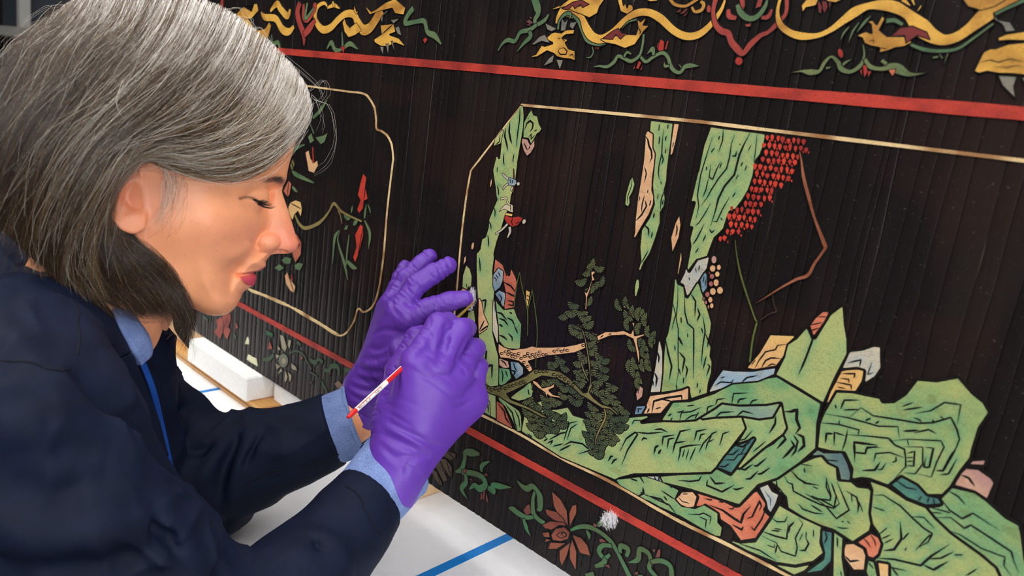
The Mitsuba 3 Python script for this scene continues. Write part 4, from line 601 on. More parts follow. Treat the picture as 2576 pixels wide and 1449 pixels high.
('rock','green',9,[-817,2427,-776,2524,-656,2545,-589,2522,-479,2467,-408,2456,-385,2407,-336,2270,-287,2175,-412,2104,-452,2158,-538,2195,-709,2246,-809,2296,-874,2342,-812,2380,-799,2401],[(9,[-812,2430,-753,2380,-679,2360,-636,2417,-490,2380]),(9,[-805,2305,-737,2339,-655,2309,-630,2343,-512,2314,-408,2286,-387,2243,-346,2183]),(7,[-723,2257,-667,2261,-547,2233,-429,2240,-422,2189,-374,2147]),(8,[-785,2492,-731,2482,-683,2449]),(7,[-864,2348,-755,2365,-743,2364]),(6,[-840,2323,-785,2343])]),
('rock','teal',9,[-1097,2390,-1047,2471,-950,2457,-886,2416,-824,2431,-792,2397,-876,2349,-986,2347],[(7,[-1082,2433,-1001,2412,-943,2425]),(6,[-922,2363,-912,2397]),(6,[-875,2371,-872,2408]),(5,[-834,2376,-849,2412])]),
('rock','mauve',9,[-736,2667,-673,2687,-596,2661,-574,2638,-585,2524,-656,2545,-772,2533,-754,2624],[(11,[-746,2614,-705,2612,-663,2576])]),
('rock','mauve',9,[-733,2681,-715,2723,-642,2762,-647,2713],[]),
('rock','salmon',9,[-1202,1930,-1132,2036,-1079,2033,-1050,1995,-1052,1918,-1075,1875,-1114,1869,-1138,1917],[(6,[-1166,1980,-1136,1965,-1110,1940]),(6,[-1129,2022,-1096,1994,-1082,1963])]),
('rock','tan',9,[-1262,1891,-1214,1920,-1144,1914,-1118,1874,-1105,1773,-1171,1736,-1246,1789,-1265,1842],[(11,[-1243,1807,-1204,1788,-1151,1825])]),
('rock','sage',9,[-1351,1939,-1276,1922,-1252,1786,-1201,1656,-1282,1609,-1325,1810],[(8,[-1316,1910,-1299,1839]),(6,[-1245,1694,-1231,1663])]),
('rock','green',9,[-1110,1855,-1066,1864,-1015,1761,-1074,1728,-1105,1773],[(7,[-1100,1838,-1061,1813])]),
('rock','yellow',9,[-1054,1871,-981,1895,-958,1794,-1015,1761],[]),
('dragon','gold',-4,[-2876,5293,10,-2874,5263,12,-2894,5197,18,-2957,5102,25,-3034,5042,29,-3132,5029,29,-3243,5065,29,-3377,5149,32,-3494,5190,29,-3605,5182,31,-3698,5132,27,-3797,5039,31,-3894,4974,48,-3988,4996,41,-4069,5058,43,-4128,5126,39,-4222,5185,49,-4320,5197,51,-4375,5140,32,-4394,5091,13],[]),
('dragon','gold',3,[-3918,4981,-3801,5006,-3687,5026,-3572,5025,-3562,5078,-3586,5142,-3550,5119,-3502,5155,-3525,5095,-3465,5096,-3507,5055,-3522,5030,-3537,5005,-3568,4955,-3656,4923,-3757,4949,-3846,4958],[(7,[-3562,5078,-3537,5054,-3537,5030])]),
('dragon_fringe','darkred',3,[-3891,4986,-3799,5048,-3749,5070,-3705,5034,-3657,5035,-3711,4988,-3762,5024,-3786,4985],[]),
('dragon','gold',3,[-4527,5187,-4433,5219,-4343,5254,-4257,5306,-4050,5305,-3924,5288,-3967,5229,-3979,5179,-4052,5144,-4137,5169,-4210,5185,-4326,5228],[(6,[-4195,5228,-4150,5237]),(8,[-4343,5254,-4386,5228])]),
('dragon_fringe','darkred',3,[-4358,5210,-4249,5263,-4159,5280,-4072,5246,-4136,5220,-4164,5246,-4215,5211,-4244,5237,-4285,5202],[]),
('dragon','gold',3,[-3806,5296,-3754,5197,-3686,5174,-3635,5206,-3647,5239,-3685,5247,-3694,5214,-3725,5263,-3727,5222,-3764,5296],[]),
('dragon','gold',-4,[-3335,5294,13,-3272,5248,14,-3185,5236,13,-3126,5263,14,-3086,5286,13],[]),
('dragon','gold',-4,[-3129,5233,11,-3094,5199,13,-3043,5211,16,-3033,5248,16,-3065,5271,12],[]),
('dragon','gold',3,[-3587,5295,-3427,5295,-3432,5271,-3490,5267],[]),
('dragon','gold',3,[-4491,4968,-4431,5014,-4396,5024,-4321,5017,-4278,5045,-4189,5049,-4189,5016,-4271,5010,-4314,4982,-4239,4967,-4270,4944,-4225,4897,-4151,4882,-4136,4808,-4186,4819,-4258,4820,-4333,4830,-4375,4855,-4454,4874,-4500,4849,-4558,4819,-4666,4805,-4574,4837,-4525,4912,-4485,4905,-4396,4930,-4405,4943],[(7,[-4321,4893,-4274,4904,-4233,4879,-4240,4852,-4300,4849,-4329,4870,-4321,4893]),(5,[-4349,4972,-4325,4977]),(5,[-4359,4838,-4307,4822]),(6,[-4203,4845,-4169,4855,-4152,4829]),(6,[-4314,4982,-4273,4957])]),
('dragon','gold',-2,[-4235,5011,4,-4229,4992,2],[]),
('dragon','gold',-2,[-4217,5011,3,-4211,4990,2],[]),
('dragon','gold',-2,[-4200,5012,4,-4193,4987,2],[]),
('dragon','gold',-2,[-4199,4885,4,-4203,4920,2],[]),
('dragon','gold',-2,[-4180,4885,4,-4189,4933,2],[]),
('dragon','gold',-2,[-4154,4886,4,-4159,4939,2],[]),
('horn','grey',3,[-4522,5097,-4376,5051,-4433,5028,-4487,5044],[]),
('horn','grey',3,[-4345,5140,-4302,5106,-4271,5132,-4283,5040,-4334,5035],[]),
('horn','grey',3,[-4195,5108,-4154,5138,-4207,5051,-4247,5072,-4242,5107],[]),
('horn','grey',3,[-4367,4846,-4418,4817,-4479,4741,-4374,4783],[]),
('horn','grey',3,[-4341,4807,-4282,4725,-4261,4806],[]),
('horn','grey',3,[-4642,4917,-4564,4984,-4504,5003,-4428,4934,-4531,4948,-4615,4913],[]),
('mane','vine',-4,[-4365,5043,13,-4364,5113,13,-4314,5167,17,-4255,5172,16,-4253,5133,10],[]),
('mane','vine',-4,[-4235,5163,10,-4162,5117,15,-4111,5040,10,-4039,4965,14,-3931,4938,9,-3845,4950,6],[]),
('mane','vine',-4,[-3717,5066,4,-3664,5117,8,-3585,5138,9],[]),
('vine','vine',-4,[-4688,5299,34,-4636,5227,40,-4613,5173,29,-4641,5118,23,-4608,5082,20,-4526,5120,20,-4492,5169,10],[]),
('vine','vine',-4,[-4608,5082,18,-4690,5035,23,-4792,5014,21,-4845,4938,21,-4929,4945,22,-4992,4914,17,-5043,4845,8],[]),
('vine','vine',-4,[-4688,5026,17,-4667,4981,25,-4735,4923,18,-4808,4845,5],[]),
('vine','vine',-4,[-3503,5035,12,-3497,4958,13,-3510,4876,14,-3574,4832,17,-3640,4845,15,-3707,4863,16,-3741,4815,18,-3799,4778,15,-3877,4778,10,-3937,4770,6],[]),
('vine','vine',-4,[-3584,4881,7,-3629,4895,12,-3653,4857,12],[]),
('vine','vine',-4,[-3499,4868,13,-3441,4834,15,-3379,4874,15,-3306,4905,16,-3251,4872,16,-3220,4818,18,-3174,4780,16,-3125,4775,15,-3096,4816,18,-3043,4827,18,-2978,4827,3],[]),
('vine','vine',-4,[-3380,4882,13,-3400,4929,20,-3426,4908,11,-3447,4887,3],[]),
('vine','vine',-4,[-3229,4817,11,-3267,4811,13,-3278,4843,4],[]),
('vine','vine',-4,[-3122,4807,8,-3154,4833,4],[]),
('vine','vine',-4,[-3979,4924,7,-3959,4881,8,-3980,4842,9,-4031,4839,4],[]),
('bud','plum',2,[-4724,5144,-4678,5143,-4677,5119],[]),
('bud','plum',2,[-4742,5103,-4707,5124,-4656,5095,-4685,5079],[]),
('bud','plum',2,[-4750,5075,-4700,5085,-4667,5066],[]),
('bud','red',2,[-3361,4931,-3346,5003,-3308,4985,-3301,4925,-3337,4914],[]),
('bud','red',2,[-3295,4933,-3285,4991,-3270,4990,-3279,4925],[]),
('bud','red',2,[-3366,4947,-3355,4999,-3351,4931],[]),
('bud','red',2,[-3522,4781,-3508,4839,-3479,4824,-3498,4774],[]),
('bud','red',2,[-3486,4766,-3462,4817,-3466,4772],[]),
('bud','red',2,[-3552,4775,-3529,4817,-3536,4772],[]),
('bud','red',2,[-3950,4920,-3933,4921,-3928,4893],[]),
('bud','red',2,[-3928,4921,-3906,4922,-3917,4893],[]),
('ruyi_cloud','brickred',-4,[-2945,5293,23,-2948,5204,18,-2912,5118,21,-2854,5072,24,-2799,5057,24,-2760,4999,25,-2699,4950,26,-2657,4929,20,-2617,4988,24,-2557,5049,19,-2506,5072,16,-2456,5127,20,-2409,5194,15,-2423,5291,16],[]),
('ruyi_cloud','brickred',-4,[-2834,5219,15,-2815,5172,21,-2757,5158,15],[]),
('ruyi_cloud','brickred',-4,[-2511,5221,10,-2527,5172,18,-2577,5164,12],[]),
('ruyi_cloud','brickred',3,[-2770,5293,-2724,5292,-2709,5242,-2717,5206,-2744,5234],[]),
('ruyi_cloud','brickred',3,[-2634,5221,-2626,5292,-2586,5292,-2593,5235],[]),
('ruyi_cloud','brickred',3,[-2690,5119,-2639,5131,-2640,5105,-2674,5101],[]),
('vine','vine',-4,[-2773,5249,15,-2737,5198,22,-2670,5159,21,-2607,5171,20,-2565,5235,17,-2558,5292,8],[]),
('bud','red',3,[-2649,4878,-2649,4865,-2655,4854,-2666,4848,-2679,4847,-2692,4853,-2703,4862,-2709,4875,-2708,4888,-2702,4899,-2692,4905,-2678,4905,-2665,4900,-2654,4891],[]),
('bud','brickred',3,[-2967,5219,-2966,5206,-2969,5196,-2976,5191,-2985,5191,-2994,5196,-3001,5206,-3006,5218,-3006,5231,-3003,5241,-2997,5246,-2988,5246,-2979,5241,-2971,5231],[]),
('bud','darkred',2,[-3256,5192,-3211,5225,-3213,5192],[]),
('bud','darkred',2,[-3220,5180,-3173,5221,-3152,5217,-3183,5183],[]),
('bud','darkred',2,[-3197,5157,-3145,5210,-3162,5171],[]),
('bud','darkred',2,[-2212,5264,-2203,5271,-2177,5237,-2171,5193,-2191,5203],[]),
('bud','darkred',2,[-2185,5271,-2156,5271,-2138,5237,-2150,5195,-2170,5223],[]),
('bud','darkred',2,[-2140,5264,-2124,5264,-2121,5210],[]),
('dragon','gold',-4,[-2468,5292,13,-2468,5201,15,-2432,5124,22,-2359,5076,23,-2271,5054,26,-2169,5060,19,-2091,5096,20,-2027,5151,27,-1964,5205,35,-1891,5241,24,-1814,5248,32,-1734,5236,35,-1649,5195,30,-1566,5128,49,-1494,5080,41,-1423,5057,32,-1358,5077,31,-1302,5127,33,-1250,5188,45,-1192,5241,42,-1123,5287,42,-1020,5326,45],[]),
('dragon','gold',3,[-1922,5067,-1870,5092,-1827,5077,-1847,5135,-1877,5151,-1845,5158,-1813,5129,-1794,5187,-1776,5168,-1794,5103,-1739,5066,-1645,5069,-1588,5039,-1631,5012,-1680,5004,-1714,4986,-1763,4971,-1763,5001,-1825,5011,-1861,5023,-1882,5055],[(4,[-1837,5037,-1813,5044,-1807,5022]),(4,[-1769,5000,-1723,4996])]),
('dragon_fringe','darkred',3,[-1720,5067,-1675,5119,-1609,5130,-1522,5097,-1494,5055,-1572,5077,-1592,5058,-1623,5031,-1640,5075],[]),
('dragon','gold',3,[-1711,5270,-1692,5295,-1626,5227],[]),
('dragon','gold',3,[-1656,5277,-1642,5295,-1605,5214],[]),
('dragon','gold',3,[-1609,5208,-1583,5276,-1585,5233,-1600,5207],[]),
('dragon','gold',3,[-1386,5288,-1341,5240,-1269,5220,-1208,5241,-1150,5287],[]),
('dragon','gold',3,[-2314,5243,-2292,5277,-2266,5291,-2207,5291,-2218,5243,-2281,5230,-2296,5199],[]),
('dragon','gold',3,[-2179,5291,-2038,5290,-2094,5261,-2145,5267],[]),
('mane','vine',-4,[-1859,5187,4,-1890,5147,11,-1923,5087,4],[]),
('mane','vine',-4,[-1923,5146,6,-1950,5087,8,-1962,5006,2],[]),
('mane','vine',-4,[-1978,5119,6,-2003,5079,8,-2015,5025,2],[]),
('mane','vine',-4,[-1767,5156,15,-1716,5160,14,-1663,5135,10],[]),
('mane','vine',-4,[-1597,5026,10,-1517,5001,13,-1432,4995,12,-1342,5011,11,-1276,5068,9,-1192,5153,8],[]),
('mane','vine',-4,[-1198,5200,10,-1142,5235,10,-1016,5310,15],[]),
('horn','grey',3,[-1205,5206,-1175,5171,-1114,5160,-1076,5115,-1122,5108,-1148,5148,-1191,5171],[]),
('horn','grey',3,[-1104,4878,-1013,4878,-1016,4824,-990,4761,-1070,4826],[]),
('horn','grey',3,[-991,4873,-962,4881,-946,4817],[]),
('dragon','gold',3,[-1226,4894,-1212,4962,-1204,4998,-1176,5017,-1149,5018,-1096,5044,-956,5066,-911,4884,-1043,4893,-1101,4890,-1163,4898,-1199,4884],[(5,[-1208,4944,-1161,4958,-1121,4948,-1067,4969,-999,4955]),(3,[-1131,4924,-1077,4921,-1027,4936,-994,4932])]),
('dragon','gold',3,[-1152,5077,-1119,5096,-1038,5113,-968,5117,-956,5066,-1096,5067,-1148,5060],[]),
('vine','olivevine',-4,[-1869,5016,6,-1847,4951,8,-1857,4891,15,-1909,4851,14,-1968,4865,18,-1998,4904,15,-2047,4935,10,-2082,4899,14,-2105,4843,14,-2162,4833,21,-2222,4836,9,-2287,4822,3],[]),
('vine','olivevine',-4,[-1966,4885,10,-1950,4906,10,-1919,4924,4],[]),
('vine','olivevine',-4,[-1840,4932,12,-1796,4888,15,-1728,4878,14,-1680,4894,23,-1633,4884,31,-1557,4856,14,-1468,4871,2],[]),
('vine','olivevine',-4,[-1702,4906,12,-1740,4930,12],[]),
('vine','olivevine',-4,[-2067,4862,10,-2036,4871,6],[]),
('vine','olivevine',-4,[-1459,4956,7,-1428,4964,8],[]),
('vine','olivevine',-4,[-1429,4983,4,-1404,4953,6],[]),
('vine','olivevine',-4,[-1383,4985,6,-1390,4922,3],[]),
('bud','salmon',2,[-1688,4874,-1645,4883,-1646,4857,-1654,4837],[]),
('bud','red',3,[-1979,4963,-1974,4950,-1973,4938,-1977,4931,-1984,4928,-1993,4932,-2003,4940,-2011,4953,-2016,4966,-2017,4978,-2013,4985,-2006,4988,-1996,4984,-1987,4975],[]),
('bud','red',2,[-1844,4892,-1825,4899,-1803,4861,-1816,4817],[]),
('bud','red',2,[-1806,4861,-1782,4862,-1793,4818],[]),
('bud','red',2,[-1853,4858,-1844,4878,-1828,4823],[]),
('dragon','gold',-4,[-7820,5185,9,-7910,5249,21,-8043,5213,30,-8085,5110,36,-8031,5023,43,-7897,4961,45,-7739,4993,45,-7618,5073,44,-7472,5138,42,-7320,5133,45,-7233,5052,52,-7124,4979,58,-7007,5002,58,-6904,5098,58,-6826,5191,62],[]),
('dragon','gold',-4,[-9351,5143,12,-9243,5081,42,-8980,5068,45,-8806,4947,52,-8647,4920,45,-8534,4984,27],[]),
('dragon','gold',-4,[-9831,5073,58,-9642,4977,53,-9490,4866,63,-9218,4873,71,-9102,5003,36],[]),
('dragon','gold',-4,[-9120,5153,21,-8970,5240,43,-8867,5178,45,-8702,5103,45,-8644,5180,22],[]),
('dragon','gold',-4,[-7849,5199,15,-7719,5228,26,-7596,5193,9],[]),
('dragon','gold',-4,[-7752,5270,18,-7703,5207,17],[]),
('dragon','gold',3,[-7138,5230,-7008,5163,-6918,5191,-6768,5257,-6617,5296,-6429,5207,-6450,5140,-6594,5154,-6647,5205,-6824,5178,-7028,5136],[(9,[-7008,5163,-6768,5257])]),
('dragon','gold',3,[-7523,5047,-7490,5089,-7444,5034,-7374,4994,-7258,5051,-7147,4971,-7263,4920,-7385,4893,-7470,4949],[(9,[-7490,5089,-7374,4994])]),
('dragon','gold',3,[-6917,4883,-6786,4940,-6824,5032,-6600,5050,-6554,4973,-6672,4941,-6489,4909,-6368,4835,-6548,4868,-6654,4825,-6791,4826,-6890,4856],[(9,[-6786,4940,-6600,5050])]),
('dragon','gold',3,[-10017,5104,-9810,5205,-9591,5141,-9533,5239,-9458,5239,-9414,5159,-9582,5060,-9828,5040],[(13,[-9810,5205,-9533,5239])]),
('dragon','gold',3,[-7326,5174,-7323,5236,-7274,5161,-7227,5175,-7270,5134],[(9,[-7323,5236,-7227,5175])]),
('ruyi_cloud','brickred',-4,[-8436,5256,45,-8481,5151,50,-8420,5031,47,-8308,4898,43,-8283,4771,11],[]),
('ruyi_cloud','brickred',-4,[-8307,4891,42,-8180,4976,50,-8079,5066,28],[]),
('ruyi_cloud','brickred',-4,[-8354,5241,28,-8334,5092,34,-8235,5064,29,-8123,5183,43,-8105,5256,32],[]),
('vine','vine',-4,[-6301,5207,33,-6375,5143,32,-6415,5060,28,-6258,5075,24,-6115,5084,28,-6048,4985,28,-5931,4951,32,-5820,4874,9],[]),
('vine','vine',-4,[-7521,4948,13,-7490,4822,20,-7494,4765,18,-7624,4752,27,-7715,4828,30,-7799,4753,11],[]),
('vine','vine',-4,[-7482,4765,20,-7349,4827,30,-7186,4774,8],[]),
('vine','vine',-4,[-9054,4878,14,-9008,4768,29,-8881,4788,29,-8806,4697,25,-8622,4720,10],[]),
('vine','vine',-4,[-8275,5256,21,-8295,5078,27,-8125,5198,15],[]),
('bud','red',2,[-7525,4792,-7434,4795,-7456,4716],[]),
('bud','red',2,[-6106,4908,-6070,4935,-6035,4911,-6069,4872],[]),
('bud','red',2,[-9118,4732,-9052,4732,-9078,4670],[]),
('horn','grey',3,[-6875,5138,-6803,5046,-6834,5099,-6754,5172,-6699,5179,-6792,5126,-6792,5053],[]),
('horn','grey',3,[-6662,5088,-6509,5103,-6600,5050],[]),
('horn','grey',3,[-6571,5011,-6509,5032,-6449,4936,-6518,4954],[]),
('horn','grey',3,[-6802,4819,-6733,4819,-6731,4735],[]),
('horn','grey',3,[-6703,4849,-6647,4851,-6640,4739],[]),
('horn','grey',3,[-6617,4879,-6584,4880,-6531,4757],[]),
('branch','olivetan',-3,[-8227,2764,17,-8107,2671,23,-7952,2652,24,-7675,2772,23,-7499,2931,17,-7406,3049,22,-7262,2991,19,-7073,2965,14,-6840,2949,12],[]),
('branch','olivetan',-3,[-7316,2996,14,-7253,2931,13,-7214,2846,9],[]),
('blossom','tan',2,[-8088,3547,-8019,3580,-7962,3485,-7884,3449,-7818,3489,-7795,3430,-7868,3333,-7986,3339,-8028,3429],[(12,[-8019,3580,-7818,3489])]),
('blossom','scarlet',2,[-6894,3471,-6827,3437,-6819,3307,-6768,3213,-6837,3179,-6837,3098,-6902,3027,-6946,3064,-6899,3176,-6957,3225,-6928,3363],[(10,[-6827,3437,-6837,3179])]),
('blossom','scarlet',2,[-6860,2915,-6806,2896,-6791,2794,-6822,2667,-6856,2553,-6895,2468,-6941,2519,-6896,2651,-6941,2778],[(10,[-6806,2896,-6856,2553])]),
('blossom','yellow',2,[-8391,2817,-8353,2890,-8235,2944,-8112,2941,-8071,2859,-8089,2765,-8158,2826,-8242,2761,-8264,2690,-8332,2727],[(11,[-8353,2890,-8071,2859])]),
('blossom','rust',2,[-8528,3010,-8420,3161,-8352,3122,-8381,2985,-8425,2953],[(12,[-8420,3161,-8425,2953])]),
('blossom','rust',2,[-8167,2543,-8032,2454,-8027,2305,-8135,2180,-8226,2278,-8195,2403],[(12,[-8032,2454,-8226,2278])]),
('blossom','tan',2,[-8361,1954,-8305,2020,-8231,1951,-8096,1883,-8115,1792,-8212,1801,-8316,1861],[(13,[-8305,2020,-8115,1792])]),
('blossom','olive',2,[-8412,3342,-8388,3395,-8361,3431,-8307,3373,-8331,3321,-8358,3285],[(13,[-8388,3395,-8331,3321])]),
('blossom','red',-3,[-7938,3629,14,-7898,3447,18],[]),
('blossom','red',-3,[-8207,2009,17,-8181,1930,19],[]),
('leaf','vine',-3,[-7256,2768,8,-7334,2650,27,-7333,2350,7],[]),
('leaf','vine',-3,[-7242,2763,6,-7264,2634,15,-7096,2406,26,-7005,2240,9],[]),
('leaf','vine',-3,[-7055,2755,11,-7066,2568,18,-7063,2366,10],[]),
('leaf','vine',-3,[-7049,2448,22,-6938,2412,31,-6847,2410,8],[]),
('leaf','vine',-3,[-6793,2973,10,-6675,2848,26,-6672,2670,8],[]),
('leaf','vine',-3,[-6783,3152,8,-6794,3062,21,-6795,2987,11],[]),
('leaf','vine',-3,[-7190,2958,16,-7109,2943,37,-7035,2972,8],[]),
('leaf','vine',-3,[-6994,2874,10,-6961,2911,30,-6904,2959,10],[]),
('leaf','vine',-3,[-7153,2796,10,-7118,2826,25,-7095,2854,8],[]),
('leaf','vine',-3,[-7040,3092,6,-7046,3045,18,-7052,2999,6],[]),
('leaf','vine',-3,[-6759,3156,7,-6715,3106,14,-6696,3065,6],[]),
('leaf','vine',-3,[-8358,3285,13,-8245,3253,31,-7852,3217,11],[]),
('leaf','vine',-3,[-8333,3092,17,-8267,3070,24,-8203,3048,7],[]),
('leaf','vine',-3,[-7706,4191,9,-7827,4068,24,-7983,3961,21],[]),
('leaf','vine',-3,[-8032,3894,9,-7930,3782,11],[]),
('leaf','vine',-3,[-8402,3503,13,-8259,3585,21,-8115,3635,9],[]),
('leaf','vine',2,[-8466,2137,-8361,2205,-8233,2208,-8255,2135,-8380,2105],[]),
('leaf','vine',2,[-8631,1994,-8508,2076,-8390,2051,-8496,1982],[]),
('leaf','vine',2,[-8161,2140,-8059,2197,-7953,2205,-8016,2106,-8124,2097],[]),
('leaf','vine',2,[-8055,3736,-7989,3790,-7919,3705,-8000,3661],[]),
('leaf','vine',2,[-7896,3747,-7732,3789,-7641,3830,-7694,3717,-7773,3680],[]),
('lotus','rustdim',2,[-10001,607,-10086,621,-10201,654,-10100,764,-10165,852,-9981,945,-9894,891,-9932,735],[(12,[-9923,909,-9960,739]),(12,[-9823,990,-9862,848])]),
('lotus','rustdim',2,[-9981,945,-9882,1039,-9726,1070,-9715,969,-9781,845,-9888,840],[(12,[-9923,909,-9960,739]),(12,[-9823,990,-9862,848])]),
('lotus','rustdim',2,[-9888,840,-9756,853,-9700,830,-9789,659,-9874,699,-9919,738],[(12,[-9923,909,-9960,739]),(12,[-9823,990,-9862,848])]),
('lotus','creamgrey',2,[-8384,1164,-8297,1178,-8195,1056,-8228,974,-8319,1005],[]),
('lotus','creamgrey',2,[-8177,1085,-8166,1171,-8102,1168,-8128,1042],[]),
('lotus','creamgrey',2,[-8432,1017,-8338,975,-8400,943],[]),
('lotus','creamgrey',2,[-8459,876,-8349,887,-8429,813],[]),
('lotus','creamgrey',2,[-8445,759,-8310,755,-8411,672],[]),
('lotus','creamgrey',2,[-8381,609,-8307,732,-8256,713],[]),
('lotus','creamgrey',2,[-8200,587,-8198,745,-8124,674,-8157,590],[]),
('lotus','creamgrey',2,[-8074,620,-8133,743,-8040,727,-8035,657],[]),
('lotus','creamgrey',2,[-8065,885,-7957,873,-7910,831,-8012,808,-8056,817],[]),
('lotus','sagedim',3,[-8141,889,-8147,846,-8175,804,-8219,770,-8270,753,-8319,755,-8356,777,-8373,813,-8366,857,-8338,900,-8293,933,-8242,950,-8193,947,-8157,925],[]),
('lotus','creamgrey',3,[-8182,870,-8185,847,-8200,825,-8225,807,-8253,797,-8279,798,-8299,809,-8308,828,-8304,851,-8289,874,-8265,892,-8237,901,-8210,900,-8191,889],[]),
('vine','vinedim',-3,[-8142,978,12,-7983,1070,14,-7819,1083,15,-7707,1015,15,-7598,948,17],[]),
('vine','vinedim',-3,[-7654,1067,24,-7534,1061,32,-7464,1129,22,-7366,1117,28],[]),
('vine','vinedim',-3,[-7335,1037,25,-7243,1057,26,-7178,1135,31,-7053,1166,31,-7022,1077,25],[]),
('vine','vinedim',-3,[-6926,1165,29,-6824,1200,29,-6747,1161,13],[]),
('vine','vinedim',-3,[-8738,1093,34,-8555,1100,27],[]),
('vine','vinedim',-3,[-8784,696,18,-8626,748,29,-8501,850,25],[]),
('vine','vinedim',-3,[-7979,1194,24,-7873,1181,20],[]),
('vine','vinedim',-3,[-9593,810,26,-9534,750,20],[]),
('vine','vinedim',-3,[-10590,798,27,-10412,768,17],[]),
('vine','vinedim',-3,[-7372,889,15,-7287,828,19,-7203,779,7],[]),
('vine','vinedim',-3,[-7633,913,13,-7453,906,12],[]),
('vine','vinedim',-3,[-10368,902,14,-10327,779,15],[]),
('bud','rustdim',2,[-8665,871,-8624,1012,-8544,921],[]),
('bud','rustdim',2,[-7882,1016,-7804,1052,-7828,998],[]),
('bud','rustdim',2,[-7221,1037,-7189,1076,-7198,1006],[]),
('bud','rustdim',2,[-9574,881,-9562,1001,-9489,932],[]),
('bud','rustdim',2,[-7613,770,-7559,812,-7573,772],[]),
('lotus','tanbrown',2,[-7095,941,-7013,1015,-6936,987,-6879,974,-6997,909],[]),
('lotus','tanbrown',2,[-6895,1078,-6831,1132,-6798,1025,-6828,992],[]),
('flaked_patch','flake',0,[-9279,759,-9249,825,-9218,879,-9176,835,-9170,786],[]),  # pale whitish patches on the lotus band
('flaked_patch','flake',0,[-9206,558,-9166,641,-9079,638,-8946,649,-8899,558,-8984,555,-9106,552],[]),
('lotus','brownpaw',2,[-5201,871,-5092,939,-4929,959,-4930,909,-4999,858,-5080,866,-5152,820],[(10,[-5092,939,-4930,909])]),
('lotus','brownpaw',2,[-5151,814,-5057,847,-4960,804,-4945,683,-5013,710,-5080,751],[(11,[-5057,847,-4945,683])]),
('lotus','brownpaw',2,[-5264,758,-5149,800,-5057,733,-5001,643,-5052,591,-5146,664],[(11,[-5149,800,-5001,643])]),
('lotus','brownpaw',2,[-5289,659,-5165,656,-5069,569,-5082,527,-5191,571],[(10,[-5165,656,-5082,527])]),
('vine','vinedark',-4,[-4906,772,12,-4821,838,31,-4795,961,26,-4798,1029,32,-4711,1066,41,-4607,1097,16],[]),
('vine','vinedark',-4,[-4817,812,29,-4658,869,30,-4532,884,32,-4477,827,35,-4545,755,36,-4619,755,29,-4681,684,8],[]),
('vine','vinedark',-4,[-4762,822,21,-4737,736,29,-4787,642,30,-4689,575,6],[]),
('vine','vinedark',-4,[-4550,931,16,-4553,998,27,-4458,1087,6],[]),
('vine','vinedark',-4,[-4439,818,27,-4359,814,33,-4386,869,23,-4304,894,33,-4147,953,6],[]),
('vine','vinedark',-4,[-4095,1049,7,-4024,1023,24,-3960,1027,31,-3905,1078,28,-3838,1058,28,-3798,1013,38,-3780,919,31,-3813,884,11],[]),
('vine','vinedark',-4,[-3867,1045,17,-3873,951,23,-3843,836,30,-3774,806,26,-3696,806,22],[]),
('vine','vinedark',-4,[-3836,800,18,-3925,756,26,-4022,748,31,-4090,755,31,-4146,740,10],[]),
('vine','vinedark',-4,[-3953,729,18,-3909,672,27,-3887,643,21,-3831,600,4],[]),
('vine','vinedark',-4,[-3415,879,13,-3323,963,21,-3219,1010,24,-3110,1017,22,-2997,992,24,-2919,937,21,-2854,876,23,-2758,787,26],[]),
('vine','vinedark',-4,[-2977,960,19,-3063,920,22,-3093,850,26,-3029,817,22,-2981,880,14],[]),
('vine','vinedark',-4,[-3017,824,23,-3032,766,27,-3107,694,15],[]),
('vine','vinedark',-4,[-3253,968,10,-3219,937,22,-3211,898,5],[]),
('vine','vinedark',-4,[-3158,1053,12,-3103,1117,30,-3047,1109,12],[]),
('vine','vinedark',-4,[-2887,942,17,-2899,1001,24,-2824,1012,25,-2828,938,17],[]),
('vine','vinedark',-4,[-2801,900,5,-2720,974,25,-2720,1067,24,-2641,1075,23,-2606,1024,20,-2604,956,23,-2523,920,19],[]),
('vine','vinedark',-4,[-2604,1014,18,-2519,1072,23,-2435,1072,24,-2400,990,25],[]),
('vine','vinedark',-4,[-3188,568,12,-3101,629,22],[]),
('vine','vinedark',-4,[-2692,837,12,-2647,863,12],[]),
('bud','brownred',2,[-4516,641,-4521,724,-4506,738,-4485,672],[]),
('bud','brownred',2,[-4490,670,-4495,757,-4467,771,-4462,676],[]),
('bud','brownred',2,[-4447,691,-4457,768,-4406,683,-4423,658],[]),
('bud','brownred',2,[-4817,812,-4778,864,-4733,877,-4762,822],[]),
('bud','brownred',2,[-4519,911,-4490,951,-4449,942,-4483,913],[]),
('bud','brownred',2,[-4709,790,-4666,810,-4647,779],[]),
('bud','brownred',2,[-3966,802,-3938,868,-3904,900,-3870,823,-3920,775],[]),
('bud','brownred',2,[-3197,1039,-3188,1075,-3152,1056,-3168,1033],[]),
('bud','brownred',2,[-3117,947,-3088,974,-3030,972,-3093,931],[]),
('bud','brownred',2,[-2573,1071,-2564,1145,-2542,1168,-2530,1100],[]),
('bud','brownred',2,[-2616,1120,-2582,1143,-2585,1102],[]),
('bud','brownred',2,[-3024,759,-2970,791,-2949,754],[]),
('bud','brownred',2,[-2732,849,-2700,879,-2689,854,-2717,834],[]),
('lotus','lotusrust',4,[-3682,1137,-3571,1108,-3483,1038,-3443,908,-3554,941,-3636,1014],[]),
('lotus','lotusrust',4,[-3459,1026,-3439,1110,-3395,1143,-3379,1065,-3410,963,-3425,892],[]),
('lotus','lotusrust',4,[-3722,941,-3590,974,-3511,950,-3454,905,-3618,883,-3697,895],[]),
('lotus','lotusrust',4,[-3729,776,-3644,858,-3504,916,-3457,902,-3539,866,-3614,783,-3687,759],[]),
('lotus','lotusrust',4,[-3715,706,-3639,751,-3615,706,-3686,675],[]),
